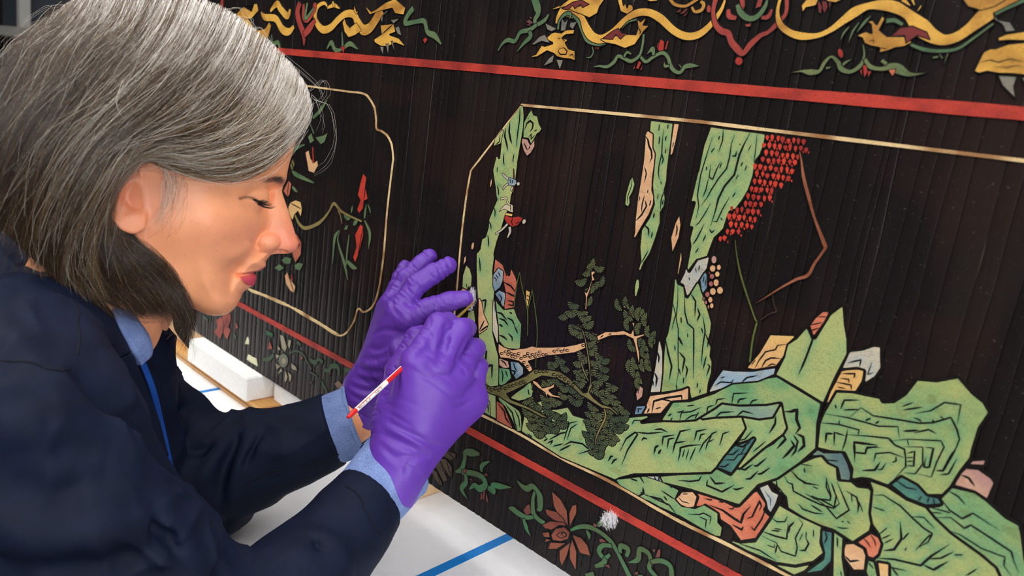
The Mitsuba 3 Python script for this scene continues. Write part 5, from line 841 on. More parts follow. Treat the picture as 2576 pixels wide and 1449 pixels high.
('lotus','lotusrust',4,[-3676,620,-3656,678,-3596,690],[]),
('lotus','lotusrust',4,[-3622,585,-3607,665,-3495,717,-3428,753,-3525,637],[]),
('lotus','lotusrust',4,[-3495,640,-3390,785,-3405,638,-3440,510,-3479,559],[]),
('lotus','lotusrust',4,[-3381,815,-3312,726,-3284,546,-3374,629,-3392,721],[]),
('lotus','lotusrust',4,[-3389,855,-3291,874,-3214,841,-3163,763,-3278,732,-3324,783],[]),
('lotus','lotusrust',4,[-3612,733,-3575,816,-3482,882,-3412,862,-3421,794,-3497,729,-3582,697],[]),
('lotus','lotusrust',3,[-3557,762,-3514,815,-3458,832,-3452,803,-3503,758],[(8,[-3450,792,-3442,827,-3480,833,-3504,802,-3472,793])])]
EDGES = {'gold':[[-316,4426,-872,4432,-2297,4441,-3096,4439,-4667,4405],[-4667,4405,-5208,3748],[-5208,3748,-5227,3480,-5227,3094,-5200,2545],[-4731,1483,-4176,1492,-3641,1471,-3097,1488,-2470,1461,-2027,1475,-1508,1478]],'left':[[-8375,4236,-8142,4270,-7694,4300,-7300,4318,-7023,4318,-6893,4266,-6796,4177,-6755,4069,-6729,3974,-6632,3957,-6520,3914,-6438,3827,-6394,3695,-6397,3642,-6412,3161,-6400,2715,-6408,2463,-6421,2311,-6466,2133,-6547,2019,-6663,1953,-6766,1958,-6821,1801,-6929,1642,-7052,1556,-7216,1539,-7477,1561,-7899,1575,-8315,1599,-8786,1579,-9250,1550]]}

SZ0, SZ1, SX0, SX1 = 0.0475, 0.66, -1.40, 0.22
def speckle(p, f): return mikit.smoothstep(.80, .9, mikit.noise(p.x * f, p.y * 300, p.z * f))
COL = dict(sage=((158, 166, 106), (142, 164, 108)), meadow=((158, 163, 100), (128, 152, 98)), green=((146, 158, 100), (116, 148, 98)), emerald=((142, 158, 102), (96, 144, 100)),
    sagegrey=((138, 160, 112), (120, 140, 130)), teal=((76, 126, 106), (58, 100, 98)), tealgrey=((104, 126, 112), (84, 106, 108)), greyblue=((156, 162, 158), (104, 132, 150)),
    bluecream=((182, 176, 158), (140, 160, 172)), cream=((190, 178, 150), (170, 166, 156)), tan=((206, 160, 116), (196, 150, 112)), yellow=((210, 170, 100), (204, 164, 118)),
    rust=((178, 100, 78), (166, 88, 66)), salmon=((204, 124, 94), (184, 98, 74)), mauve=((166, 124, 118), (186, 146, 124)), rose=((178, 112, 104), (150, 82, 84)), olive=((118, 112, 66), (96, 92, 54)),
    brown=((148, 88, 62), (120, 66, 44)), darkbrown=((62, 44, 32), (48, 34, 26)), reedgreen=((84, 96, 44), (66, 78, 38)), needle=((92, 100, 62), (66, 84, 58)),
    gold=((214, 164, 72), (166, 116, 50)), grey=((122, 118, 106), (98, 98, 92)), vine=((92, 112, 76), (68, 98, 68)), olivevine=((102, 112, 72), (88, 104, 68)), vinedark=((70, 92, 58), (62, 110, 72)),
    vinedim=((52, 74, 52), (42, 84, 58)), red=((164, 48, 40), (140, 40, 36)), scarlet=((190, 60, 44), (168, 48, 38)), darkred=((112, 42, 40), (96, 34, 34)), brickred=((158, 62, 52), (130, 50, 46)), plum=((104, 58, 62), (88, 48, 50)),
    rustdim=((150, 72, 60), (126, 56, 48)), creamgrey=((150, 144, 120), (128, 118, 96)), sagedim=((112, 116, 96), (96, 104, 90)), tanbrown=((122, 98, 76), (100, 80, 64)), brownpaw=((82, 66, 50), (62, 50, 40)),
    brownred=((112, 62, 54), (92, 48, 44)), lotusrust=((134, 74, 54), (112, 56, 46)), olivetan=((132, 118, 70), (112, 98, 60)), flake=((226, 226, 190), (206, 206, 170)))
COL['stripe'] = ((178, 58, 46), (140, 44, 38)); COL['border'] = ((216, 188, 138), (150, 108, 70))
# every paint of the screen is one material: a piece's uv tells which two pigments it is mixed from
NAMES = list(COL)
TINT = {c: (92, 144, 104) for c in ('sage', 'meadow', 'green', 'emerald', 'sagegrey')}
TINT.update(teal=(52, 88, 96), tealgrey=(80, 110, 112), tan=(214, 176, 140), cream=(150, 162, 166), bluecream=(120, 152, 172), greyblue=(92, 124, 146), rust=(150, 70, 52), salmon=(176, 86, 66), yellow=(200, 150, 96), gold=(140, 92, 36))
PAL3 = [mi.Float([rgb(*TINT.get(c, COL[c][1]))[ch] for c in NAMES]) for ch in range(3)]
PAL = [mi.Float([rgb(*COL[c][k])[ch] for c in NAMES]) for k in (0, 1) for ch in range(3)]
def paint_fn(p, n, uv):
    i = mi.UInt32(dr.clip(mi.Float(uv.x) * 64.0 + .5, 0, len(NAMES) - 1))
    a = mi.Color3f(*[dr.gather(mi.Float, PAL[k], i) for k in range(3)]); b = mi.Color3f(*[dr.gather(mi.Float, PAL[3 + k], i) for k in range(3)])
    t = mi.Color3f(*[dr.gather(mi.Float, PAL3[k], i) for k in range(3)])
    f = mikit.fbm(p.x * 45, 7.7, p.z * 45, 3)
    c = mikit.mix(a, b, mikit.smoothstep(.36, .72, f))
    c = mikit.mix(c, t, dr.clip(uv.y * (.1 + 1.1 * mikit.fbm(p.x * 160, 2.2, p.z * 160, 2)), 0, 1))
    c = c * (.90 + .38 * mikit.noise(p.x * 1700, 1.0, p.z * 1700))
    spot = mikit.smoothstep(.74, .80, mikit.noise(p.x * 1300, 9.0, p.z * 1300)) * mikit.smoothstep(.40, .62, mikit.fbm(p.x * 60, 4.0, p.z * 60))
    c = c * (1 - .3 * spot)
    brown = mikit.smoothstep(.66, .80, mikit.noise(p.x * 150, 3.0, p.z * 150)) * mikit.smoothstep(.5, .7, f)
    return mikit.mix(c, c * mi.Color3f(.80, .62, .46), brown * .5)
mat('mat_paint', P_(paint_fn), 0.52, 0.35)
def paint_add(name, me, col, tint=None):
    uv = np.zeros((len(me.vertices), 2)); uv[:, 0] = NAMES.index(col) / 64.0
    if tint is not None: uv[:, 1] = tint
    return add(name, me, 'mat_paint', False, uv=uv)
# lacquer and its cracks
def lacq(p, n, uv):
    c = mikit.mix(rgb(25, 21, 22), rgb(36, 29, 28), mikit.smoothstep(.4, .8, mikit.fbm(p.x * 30, 3.0, p.z * 7)))
    c = mikit.mix(c, rgb(46, 29, 26), mikit.smoothstep(.55, .75, mikit.fbm(p.x * 9, 8.0, p.z * 16)) * .35)
    dust = mikit.smoothstep(.93, .97, mikit.noise(p.x * 900, 5.0, p.z * 900))
    return mikit.mix(c, rgb(96, 92, 88), dust * .5)
mat('mat_lacquer', P_(lacq), 0.34, 0.2)
bumped('mat_lacquer', P_(lambda p, n, uv: mikit.noise(p.x * 1100, 1.0, p.z * 60) * .6 + mikit.noise(p.x * 420, 1.0, p.z * 300) * .4, 3e-4), 0.00009)
mat('mat_black', rgb(22, 19, 18), 0.4, 0.25)
mat('mat_core', P_(lambda p, n, uv: mikit.mix(rgb(40, 34, 31), rgb(140, 126, 110), mikit.smoothstep(.58, .85, mikit.fbm(p.x * 25, 2.0, p.z * 18)))), 0.8, 0.2)
S = 'lacquer_screen'
add(S + '__core', box((SX0, .0015, SZ0), (SX1, .022, SZ1)), 'mat_core')
r_ = np.random.default_rng(11)
xs = [SX0]
while xs[-1] < SX1: xs.append(xs[-1] + float(np.clip(r_.normal(.0094, .0030), .0042, .0165)))
zz = np.linspace(SZ0, SZ1, 26)
def edge(i):
    w = meshkit.fbm(np.stack([zz * 8, np.full(26, i * 3.7), np.zeros(26)], 1), 3) - .5
    return xs[i] + w * .0062
E_ = [edge(i) for i in range(len(xs))]
ts = np.array([0, .06, .30, .62, .90, 1.0])
for i in range(len(xs) - 1):
    g = .00004 + .00020 * r_.random() ** 3
    x0, x1 = E_[i] + g, E_[i + 1] - g
    tl = r_.uniform(-.0005, .0012)
    V = []
    curl = .5 + .7 * meshkit.noise(np.stack([zz * 7, np.full(26, i * 1.9), np.ones(26)], 1))
    for t in ts:
        y = .0004 + .0003 * (1 - 4 * (t - .5) ** 2) * -1 + .0002 - np.clip(tl, -.0005, .0009) * (t - .5) * .8 * curl
        if t in (0.0, 1.0): y = y + .0004
        V.append(np.stack([x0 + (x1 - x0) * t, np.maximum(y, .00003), zz], 1))
    V.append(np.stack([x1, np.full(26, .0016), zz], 1)); V.insert(0, np.stack([x0, np.full(26, .0016), zz], 1))
    V = np.array(V); k = np.arange(26 * len(V)).reshape(len(V), 26)
    f4 = np.stack([k[:-1, :-1], k[1:, :-1], k[1:, 1:], k[:-1, 1:]], -1).reshape(-1, 4)
    add(S + '__lacquer_strip', (V.reshape(-1, 3), f4), 'mat_lacquer', 35)

def prism(g, y0, y1=.0009):
    """a flat piece with the outline g (x, z) standing out to y0"""
    if g.is_empty: return None
    out = []
    for q in getattr(g, 'geoms', [g]):
        if q.geom_type != 'Polygon' or q.area < 2e-8: continue
        v2, f = trimesh.creation.triangulate_polygon(q, engine='earcut')
        v2 = np.asarray(v2); f = np.asarray(f)
        a = v2[f]; ar = np.cross(a[:, 1] - a[:, 0], a[:, 2] - a[:, 0])
        f = np.where((ar > 0)[:, None], f, f[:, ::-1])      # facing -y
        out.append(trimesh.Trimesh(np.stack([v2[:, 0], np.full(len(v2), y0), v2[:, 1]], 1), f, process=False))
        for ring in [q.exterior, *q.interiors]:
            c = np.array(ring.coords)[:-1]; n = len(c); j = np.arange(n); j2 = (j + 1) % n
            w = np.vstack([np.stack([c[:, 0], np.full(n, y0), c[:, 1]], 1), np.stack([c[:, 0], np.full(n, y1), c[:, 1]], 1)])
            out.append(trimesh.Trimesh(w, np.vstack([np.stack([j, j2, j2 + n], 1), np.stack([j, j2 + n, j + n], 1)]), process=False))
    return cat(out) if out else None

def taper(line, w, n=10):
    """a carved stroke, thin at both ends"""
    L = np.array(line, float).reshape(-1, 2) / 10000
    if len(L) > 2:
        # keep corners: straight pieces subdivided
        L2 = [L[0]]
        for a, b in zip(L[:-1], L[1:]):
            for t in (.33, .66, 1.0): L2.append(a + (b - a) * t)
        L = np.array(L2)
    else: L = L[0] + (L[1] - L[0]) * np.linspace(0, 1, 5)[:, None]
    s = np.linspace(0, 1, len(L)); h = w / 20000 * np.minimum(1, np.minimum(s, 1 - s) * 3.2 + .16)
    return varband(L, h)

def varband(L, h):
    t = np.gradient(L, axis=0); t /= np.linalg.norm(t, axis=1, keepdims=True) + 1e-12
    nrm = np.stack([-t[:, 1], t[:, 0]], 1)
    quads = []
    for i in range(len(L) - 1):
        q = sg.MultiPoint([L[i] + nrm[i] * h[i], L[i + 1] + nrm[i + 1] * h[i + 1], L[i + 1] - nrm[i + 1] * h[i + 1], L[i] - nrm[i] * h[i]]).convex_hull
        quads.append(q.buffer(1e-5))
    return shapely.unary_union(quads)

def dense(g, y0, step=.0019, y1=.0009):
    """like prism, with points inside as well, so that the glaze can vary over the piece"""
    out = []
    for q in getattr(g, 'geoms', [g]):
        if q.geom_type != 'Polygon' or q.area < 2e-8: continue
        q = shapely.segmentize(q, step * .8)
        rings = [np.array(r.coords)[:-1] for r in (q.exterior, *q.interiors)]
        x0, z0, x1, z1 = q.bounds
        gx_, gz_ = np.meshgrid(np.arange(x0, x1, step), np.arange(z0, z1, step)); gx_ = gx_ + (np.arange(gx_.shape[0]) % 2 * step / 2)[:, None]
        inn = np.stack([gx_.ravel(), gz_.ravel()], 1); c_ = q.buffer(-step * .45)
        inn = inn[shapely.contains_xy(c_, inn[:, 0], inn[:, 1])] if not c_.is_empty else inn[:0]
        v2 = np.vstack(rings + [inn])
        if len(v2) < 4: continue
        t = Delaunay(v2).simplices; cc = v2[t].mean(1); t = t[shapely.contains_xy(q, cc[:, 0], cc[:, 1])]
        a = v2[t]; ar = (a[:, 1, 0] - a[:, 0, 0]) * (a[:, 2, 1] - a[:, 0, 1]) - (a[:, 1, 1] - a[:, 0, 1]) * (a[:, 2, 0] - a[:, 0, 0])
        t = np.where((ar > 0)[:, None], t, t[:, ::-1])
        out.append(trimesh.Trimesh(np.stack([v2[:, 0], np.full(len(v2), y0), v2[:, 1]], 1), t, process=False))
        for c in rings:
            n = len(c); j = np.arange(n); j2 = (j + 1) % n
            w = np.vstack([np.stack([c[:, 0], np.full(n, y0), c[:, 1]], 1), np.stack([c[:, 0], np.full(n, y1), c[:, 1]], 1)])
            out.append(trimesh.Trimesh(w, np.vstack([np.stack([j, j2, j2 + n], 1), np.stack([j, j2 + n, j + n], 1)]), process=False))
    return cat(out) if out else None

LAYER = dict(cliff=0, rock=1, leaf=2, reed=2, needle_tuft=3, pine_branch=4)
pieces = []
for name, col, ow, data, strokes in MOTIFS:
    if name == 'needle_tuft':
        x, z, R, ang = data[0] / 1e4, data[1] / 1e4, data[2] * 1.18 / 1e4, math.radians(-data[3])
        dr_ = np.array([math.cos(ang), math.sin(ang)]); o = np.array([x, z]) - dr_ * R * .45
        a = ang + np.radians(np.linspace(-88, 88, 14))
        g = sg.Polygon(np.vstack([o - dr_ * R * .10, o + R * 1.06 * np.stack([np.cos(a), np.sin(a)], 1)]))
        pieces.append([name, col, 0, g, (o, ang, R), 3]); continue
    if ow < 0:
        d = np.array(data, float).reshape(-1, 3) / 1e4
        c = spline(d, max(len(d) * 5, 12)) if len(d) > 2 else spline(d, 6)
        g = varband(c[:, :2], np.maximum(c[:, 2], .0002)); ow = -ow - 1
    else:
        g = sg.Polygon(np.array(data, float).reshape(-1, 2) / 1e4).buffer(0)
    if name in ('cliff', 'rock', 'pine_branch', 'leaf', 'lotus', 'dragon'): g = g.buffer(.0011).buffer(-.0022).buffer(.0011) if name in ('rock', 'cliff') else g.buffer(.0005).buffer(-.0010).buffer(.0005)      # worn, rounded corners
    if not g.is_empty: pieces.append([name, col, ow, g, strokes, LAYER.get(name, 5)])
pieces.sort(key=lambda q: q[5])
tree = shapely.STRtree([q[3] for q in pieces])
for i, (name, col, ow, g, strokes, lay) in enumerate(pieces):
    over = [pieces[j][3] for j in tree.query(g.buffer(.001)) if j > i]
    over = shapely.unary_union(over) if over else None
    base, o = S + '__' + name, ow / 1e4
    if name == 'needle_tuft':
        oo, ang, R = strokes; nd = []
        for k in range(9):
            a = ang + math.radians(-78 + 19.5 * k); u = np.array([math.cos(a), math.sin(a)]); w = np.array([-u[1], u[0]])
            nd.append(sg.Polygon([oo + u * R * .14, oo + u * R * .90 + w * R * .092, oo + u * R * 1.0, oo + u * R * .90 - w * R * .092]))
        nd = shapely.unary_union(nd) if over is None else shapely.unary_union(nd).difference(over)
        back = g if over is None else g.difference(over)
        me, mb = prism(nd, -.00042), prism(back, -.00030)
        if me is not None and mb is not None:
            k = paint_add(base, me, 'needle'); add(k + '__carved_ground', mb, 'mat_black')
        continue
    plate = g.buffer(-o * .3)
    lines = [taper(l, w * 1.25) for w, l in strokes]
    if o: lines.append(g.boundary.buffer(o, quad_segs=2))
    ln = shapely.unary_union(lines) if lines else None
    if over is not None:
        plate = plate.difference(over)
        if ln is not None: ln = ln.difference(over)
    tint = None
    if name in ('rock', 'cliff', 'dragon') and strokes:
        me = dense(plate.simplify(.00008), -.00028)
        if me is not None:
            st = shapely.unary_union(lines[:len(strokes)])
            sp_ = np.vstack([np.array(shapely.segmentize(q, .001).exterior.coords) for q in getattr(st, 'geoms', [st])])
            tint = np.exp(-cKDTree(sp_).query(np.asarray(me.vertices)[:, [0, 2]])[0] / .0024)
    else: me = prism(plate.simplify(.00005), -.00028)
    if me is None: continue
    k = paint_add(base, me, col, tint)
    if ln is not None:
        me = prism(ln.simplify(.00004), -.00046)
        if me is not None: add(k + '__carved_line', me, 'mat_black')

# red stripes and pale frame lines
def zband(x0, x1, z, h, wob=.0004, n=160):
    x = np.linspace(x0, x1, n)
    w = (meshkit.fbm(np.stack([x * 40, np.full(n, z * 50), np.zeros(n)], 1), 3) - .5) * wob * 2
    return sg.Polygon(np.vstack([np.stack([x, z + h / 2 + w], 1), np.stack([x, z - h / 2 - w * .7], 1)[::-1]]))
paint_add(S + '__red_stripe', prism(zband(-1.0455, SX1, .4687, .0074), -.0005), 'stripe')
paint_add(S + '__red_stripe', prism(zband(SX0, SX1, .1268, .0068), -.0005), 'stripe')
zv = zband(.4687, SZ1, -1.0436, .0044); paint_add(S + '__red_stripe', prism(shapely.affinity.affine_transform(zv, [0, 1, 1, 0, 0, 0]) if hasattr(shapely, 'affinity') else zv, -.0005), 'stripe')
def frame(line, h):
    L = spline(np.array(line, float).reshape(-1, 2) / 1e4, 60) if len(line) > 8 else spline(np.array(line, float).reshape(-1, 2) / 1e4, 30)
    hh = h * (.75 + .6 * meshkit.fbm(np.stack([L[:, 0] * 60, L[:, 1] * 60, np.zeros(len(L))], 1), 3))
    return varband(L, hh)
GX1, GZ0, GZ1 = .12, .1478, .4437
gold = [np.array([[GX1, GZ1], [-.2297, .4441], [-.3096, .4439], [-.4667, .4405]]) * 1e4, EDGES['gold'][1], EDGES['gold'][2] + [-5190, 2150], [-5190, 2150, -4760, 1482], EDGES['gold'][3] + [int(GX1 * 1e4), 1478]]
for i, l in enumerate(gold): paint_add(S + '__frame_line', prism(frame(np.ravel(l), .0011 if i in (0, 4) else .0007), -.0004), 'border')
lf = np.array(EDGES['left'][0], float).reshape(-1, 2); lf[:5, 1] = 4318
for a in (lf, np.stack([-16350 - lf[:, 0], lf[:, 1]], 1)):
    paint_add(S + '__frame_line', prism(varband(spline(a / 1e4, 200), np.full(200, .0010)), -.0004), 'border')
tag(S, 'long black lacquered wooden screen carved with coloured rocks, pines and golden dragons', 'screen')
labels[S + '__core'] = {'label': 'bare wooden core seen in the cracks'}

# ---------------------------------------------------------------- the person's head
HO, HX, HY, HZ = (np.array(v) for v in [[-0.568681, -0.204037, 0.330743], [0.442349, 0.892772, 0.085355], [0.176836, 0.00648, -0.984219], [0.879236, -0.450462, 0.155007]])      # local frame of the head: millimetres, x ahead, y down, z to her right
HW = np.stack([HX, HY, HZ])                      # rows
def to_head(p): return (p - HO) @ HW.T * 1000.0
def from_head(q): return HO + np.asarray(q, float) @ HW / 1000.0

G0, GS = np.array([-190.0, -215.0]), 0.5              # 2D maps over the profile plane
GN = (530, 760)
gx, gy = np.meshgrid(G0[0] + np.arange(GN[0]) * GS, G0[1] + np.arange(GN[1]) * GS, indexing='ij')
gp = np.stack([gx.ravel(), gy.ravel()], 1)


def poly_map(pts, smooth=0.0):
    pg = sg.Polygon(pts).buffer(0)
    ring = np.array(pg.exterior.coords)
    seg = np.concatenate([np.linspace(a, b, max(2, int(np.linalg.norm(b - a) / 0.2)), endpoint=False) for a, b in zip(ring[:-1], ring[1:])])
    d = cKDTree(seg).query(gp)[0]
    inside = shapely.contains_xy(pg, gp[:, 0], gp[:, 1])
    m = np.where(inside, d, -d).reshape(GN)
    return ndimage.gaussian_filter(m, smooth / GS) if smooth else m

def field(ctrl, s):
    """smooth field through control values (x, y, value), in the map"""
    c = np.array([[a[0][0], a[0][1], a[1]] for a in ctrl])
    d2 = ((gp[:, None] - c[None, :, :2]) ** 2).sum(-1)
    w = 1 / (d2 + s * s) ** 1.5
    return ((w * c[:, 2]).sum(1) / w.sum(1)).reshape(GN)

def look(m, q):
    return ndimage.map_coordinates(m, [(q[:, 0] - G0[0]) / GS, (q[:, 1] - G0[1]) / GS], order=1, mode='nearest')

face_edge = [(48.5,-61.2),(46.2,-55.7),(43,-43.5),(39.9,-33.8),(36.8,-23.5),(34.5,-18.7),(31.8,-12.9),(29.5,-6.4),(26.1,3.2),(22.1,12.2),(18,21.8),(14.7,31.5),(12.9,38.6),(9.9,45.6),(4.7,54.5),(1.4,62.5),(-1.9,68.9),(-2.6,71.8),(-2.7,74.4),(-4.4,78.5),(-7.2,81.6),(-11,84.7),(-16.1,86.4),(-22.1,86.4),(-27.1,85.2),(-32.3,82.7),(-39.8,78.9),(-45.1,76.1),(-52.8,73.9),(-66.7,66.4),(-85.9,61),(-107.7,36),(-117,-11.8),(-119.3,-64.3),(-110,-92.1),(-90.6,-114.2),(-65.9,-126.4),(-41,-130),(-11.5,-123.8),(17.2,-103.6),(34.8,-79)]
nose_edge = [(33.9,-20.9),(33.8,-16.1),(33.9,-11.3),(35.4,-6.5),(36.8,-1.6),(38.5,3.6),(41,13),(43,21.2),(44.7,26.7),(45.6,30.4),(44.8,33.3),(43.2,35.9),(40.6,37.5),(37.1,38.4),(32.7,38.6),(26.2,37.9),(23.1,37.8),(20.5,39.4),(10.7,38.5),(11.6,12.8),(23.5,-12.8)]
muzzle_edge = [(26.2,36.2),(23.1,37.8),(21.5,40),(19.5,44.2),(19.1,46.5),(18.7,48.1),(16.8,49.7),(12.7,52.2),(10.8,53.4),(10.2,54),(11.1,55.7),(10.7,58),(10.3,59.9),(8.9,63.8),(6.1,65.9),(3,67.1),(-0.4,68.9),(-2,71.8),(-11.7,73.3),(-14,54),(4.8,35.2)]
d_face, d_nose, d_muz = poly_map(face_edge, 1.0), poly_map(nose_edge, .5), poly_map(muzzle_edge, .4)
W_face = field([((31.9,-44.8), 60), ((-10.2,-43.8), 70), ((-55.7,-51.7), 73), ((-95.7,-65.2), 72), ((12.1,0), 62), ((-12.4,12.6), 65.5), ((-44.4,12.4), 66), ((-1.4,38.2), 60),
                ((-14.1,57.2), 55), ((-2,54.3), 50), ((-14.8,76.4), 36), ((-4.1,72), 30), ((-26.9,79.1), 40), ((-46.9,68.7), 50), ((-60.4,52.5), 56), ((-78.6,24.3), 64), ((-112.1,-5.9), 66)], 14)
R_face = field([((42.8,-45.1), 66), ((31,-16.1), 74), ((27.2,6.4), 70), ((20.2,32.2), 62), ((7.1,54.6), 56), ((-3.3,73.7), 36), ((-15.2,86.1), 20), ((-32.9,82.7), 15), ((-52.8,73.2), 15),
                ((-14.1,57.2), 42), ((-100.4,24), 60), ((-119.3,-64.3), 85), ((-40.6,-138.9), 85), ((16,-112.8), 80)], 14)
W_nose = field([((32.4,-12.9), 6.5), ((34.2,0), 8.0), ((37.9,13), 9.5), ((41.6,26.1), 11.5), ((29.4,34), 10), ((40.4,34.2), 11), ((27,12.9), 11.5)], 5)
R_nose = field([((32.4,-12.9), 8), ((36.5,6.5), 9), ((43.7,27.7), 13), ((32.4,37.3), 6), ((26.2,37.5), 5)], 5)
W_muz, R_muz = 25.0, 21.0

def gauss(c, sx, sy, amp, rot=0.0):
    dx, dy = gx - c[0], gy - c[1]
    a = math.radians(rot); u, v = dx * math.cos(a) + dy * math.sin(a), -dx * math.sin(a) + dy * math.cos(a)
    return amp * np.exp(-0.5 * ((u / sx) ** 2 + (v / sy) ** 2))

def crease(line, s, amp, ends=True):
    ln = spline(line, 40)
    d, t = polydist(gp, ln)
    a = np.sin(np.clip(t, 0, 1) * np.pi) ** 0.5 if ends else 1.0
    return (amp * a * np.exp(-0.5 * (d / s) ** 2)).reshape(GN)

# positive = inwards, millimetres
disp = (gauss((23.3,-9.3), 6.5, 9, 9.5) + gauss((14.4,0.6), 7, 4.5, 2.5, 25) + gauss((3.6,-6), 8, 6, .8)
        - gauss((21.5,-19), 13, 4.5, 3.2, -8) - gauss((-3.7,10.2), 22, 13, 3.0, 10) + gauss((-3.1,52.1), 8, 7, 4.5)
        + gauss((-5.7,38.8), 10, 16, 1.0) + gauss((-39.1,37.1), 26, 26, 3.0) - gauss((-11.2,78.6), 12, 9, 1.5)
        + crease([(11.8,28.3),(7.4,35.7),(2,40.5),(-3.4,46.5)], 2.2, 1.5) - crease([(7.7,28.2),(2.1,36.7),(-4.5,43.9)], 5.0, 1.3)
        + crease([(-1.9,52.1),(-5.6,57.6),(-10.4,63.6)], 3.0, 1.4))
disp = disp + gauss((-10.4,-11.4), 14, 14, 2.0)        # temple
lip_up = poly_map([(-2.2,53.2),(1.7,51.4),(6.6,50.9),(11.7,50.4),(16.4,48.2),(19.5,46.7),(20,48.7),(14.7,52.4),(10.1,53.9)], .6)
lip_lo = poly_map([(-2.3,53.8),(1.6,53.9),(10.1,53.5),(13.1,55.2),(12.3,59.4),(10.1,63.8),(7.3,64.4),(2.9,61.3)], .6)
lips = np.clip(np.maximum(lip_up, lip_lo) + 1.0, 0, 2.2)
disp_muz = crease([(-2.9,53.6),(1.7,53.1),(6.5,52.9),(12.5,53.1)], .75, 2.4, False) - 0.45 * lips + crease([(-0.9,56.7),(2.8,62.2),(7.8,65.6)], 1.6, .8)
disp_nose = crease([(19.5,18.8),(15.5,21.9),(13.2,25.9),(12.8,30),(15.1,33.5)], 1.4, 1.8)
lid_lash = [(1.4,-6),(4.8,-6.9),(8.2,-6.9),(11,-6),(13.3,-3.9),(14.9,-1.5)]
lid = (crease([(0.8,-6),(4.2,-7.5),(8,-9.6),(12.7,-12),(17.6,-13.3),(21.1,-13)], 1.3, 1.3) + crease(lid_lash, .7, .9, False))

EYE_C = np.array([*(10.7,-8.5), 29.0]); ALA = np.array([*(19.9,28.1), 12.0]); NOSTRIL = np.array([*(30.6,36.6), 6.0])

def head_sdf(q):
    q = q.copy(); z = np.abs(q[:, 2])
    d, W, R = look(d_face, q), look(W_face, q), look(R_face, q)
    u, v = np.maximum(1 - d / R, 0), z / W
    n = np.sqrt(u * u + v * v) + 1e-6
    f = (n - 1) / (np.sqrt((u / R) ** 2 + (v / W) ** 2) / n + 1e-9)
    f = f + look(disp, q)
    # muzzle
    d = look(d_muz, q); u, v = np.maximum(1 - d / R_muz, 0), z / W_muz; n = np.sqrt(u * u + v * v) + 1e-6
    fm = (n - 1) / (np.sqrt((u / R_muz) ** 2 + (v / W_muz) ** 2) / n + 1e-9)
    f = smin(f, fm, 7.0) + look(disp_muz, q)
    # nose
    d, W, R = look(d_nose, q), look(W_nose, q), look(R_nose, q); u, v = np.maximum(1 - d / R, 0), z / W; n = np.sqrt(u * u + v * v) + 1e-6
    fn = (n - 1) / (np.sqrt((u / R) ** 2 + (v / W) ** 2) / n + 1e-9)
    qz = np.stack([q[:, 0], q[:, 1], z], 1)
    fn = smin(fn, ellipsoid(qz, ALA, (10.5, 7.8, 7.0)), 3.0)
    f = smin(f, fn, 5.0) + look(disp_nose, q)
    f = smax(f, -ellipsoid(qz, NOSTRIL, (6.5, 3.4, 3.2)), 1.5)
    # eyelids over the ball of the eye
    fe = np.linalg.norm(qz - EYE_C, axis=1) - 11.9
    f = smin(f, fe, 6.0) + look(lid, q) * (z > 18)
    # neck
    f = smin(f, cap(q, (*(-87.2,30.3), 0), (*(-132.9,132.3), 0), 49, 56), 10)
    return f

EAR_Z = 75.0
ear_edge = spline(np.array([(-68.9,-35.6),(-72.9,-32.4),(-76.3,-27),(-79.3,-19.9),(-81.1,-12.7),(-81.7,-5.3),(-84.3,-1.3),(-85.4,2.1),(-83.7,6.6),(-79.9,10.7),(-75.3,15.3),(-69.3,18),(-64.4,16.2),(-61.8,13.5),(-61,6.7),(-60.9,-5.4),(-61.2,-18.8),(-62.7,-28.1),(-65.4,-33.6),(-68.9,-35.6)]), 120)
d_ear = poly_map(ear_edge, .5)
def earline(l, s, a): return crease(l, s, a, False)
ear_relief = (earline([(-62.1,-21.4),(-63.4,-29.4),(-68,-33.5),(-72.7,-30.8),(-76.6,-24.4),(-79.2,-15.9),(-80.3,-8),(-82.9,0.5),(-79.7,8)], 1.7, 3.6)          # helix
              + earline([(-66.4,-18.2),(-70.5,-17.6),(-74.9,-15.4),(-77.3,-10.6),(-77.8,-5.3),(-75.6,-2.1),(-71.4,0.5),(-68.1,3.2)], 2.3, 3.0)                 # antihelix
              + gauss((-63.7,-4), 3.0, 6.0, 3.5) + gauss((-67.5,5.4), 4.5, 3, 2.2) + gauss((-72.6,10.7), 11, 5, 1.5)
              - gauss((-69.8,-7.5), 8, 8, 8.0) - gauss((-66.5,-1.3), 4.5, 5, 6.5) - gauss((-68.4,-25.3), 7, 5.0, 2.5) - gauss((-65.5,-21.4), 3.5, 3, 2.0)
              + gauss((-63,-13.4), 5, 9, 1.5))
def ear_sdf(q):
    d = look(d_ear, q)
    zc = 66.0 + 0.30 * np.clip((-62.6,-10.7)[0] - q[:, 0], -10, 60) + look(ear_relief, q)
    e = np.maximum(-d + 1.0, 0); t = np.abs(q[:, 2] - zc + 1.5) - 2.2
    out = np.where(d > 1.0, np.maximum(t, -d + 1.0 - 1.8), np.sqrt(e ** 2 + np.maximum(t + 1.8, 0) ** 2) - 1.8)
    return out * .8
def full_head(q):
    f = head_sdf(q)
    near = (np.abs(q[:, 0] - (-70.5,-8)[0]) < 45) & (np.abs(q[:, 1] - (-70.5,-8)[1]) < 50)
    if near.any():
        qq = q[near].copy(); qq[:, 2] = np.abs(qq[:, 2])
        f[near] = smin(f[near], ear_sdf(qq), 2.5)
    return f

head = nets(full_head, (-188, -212, -92), (74, 150, 92), 0.9)
hv = head.vertices.copy()
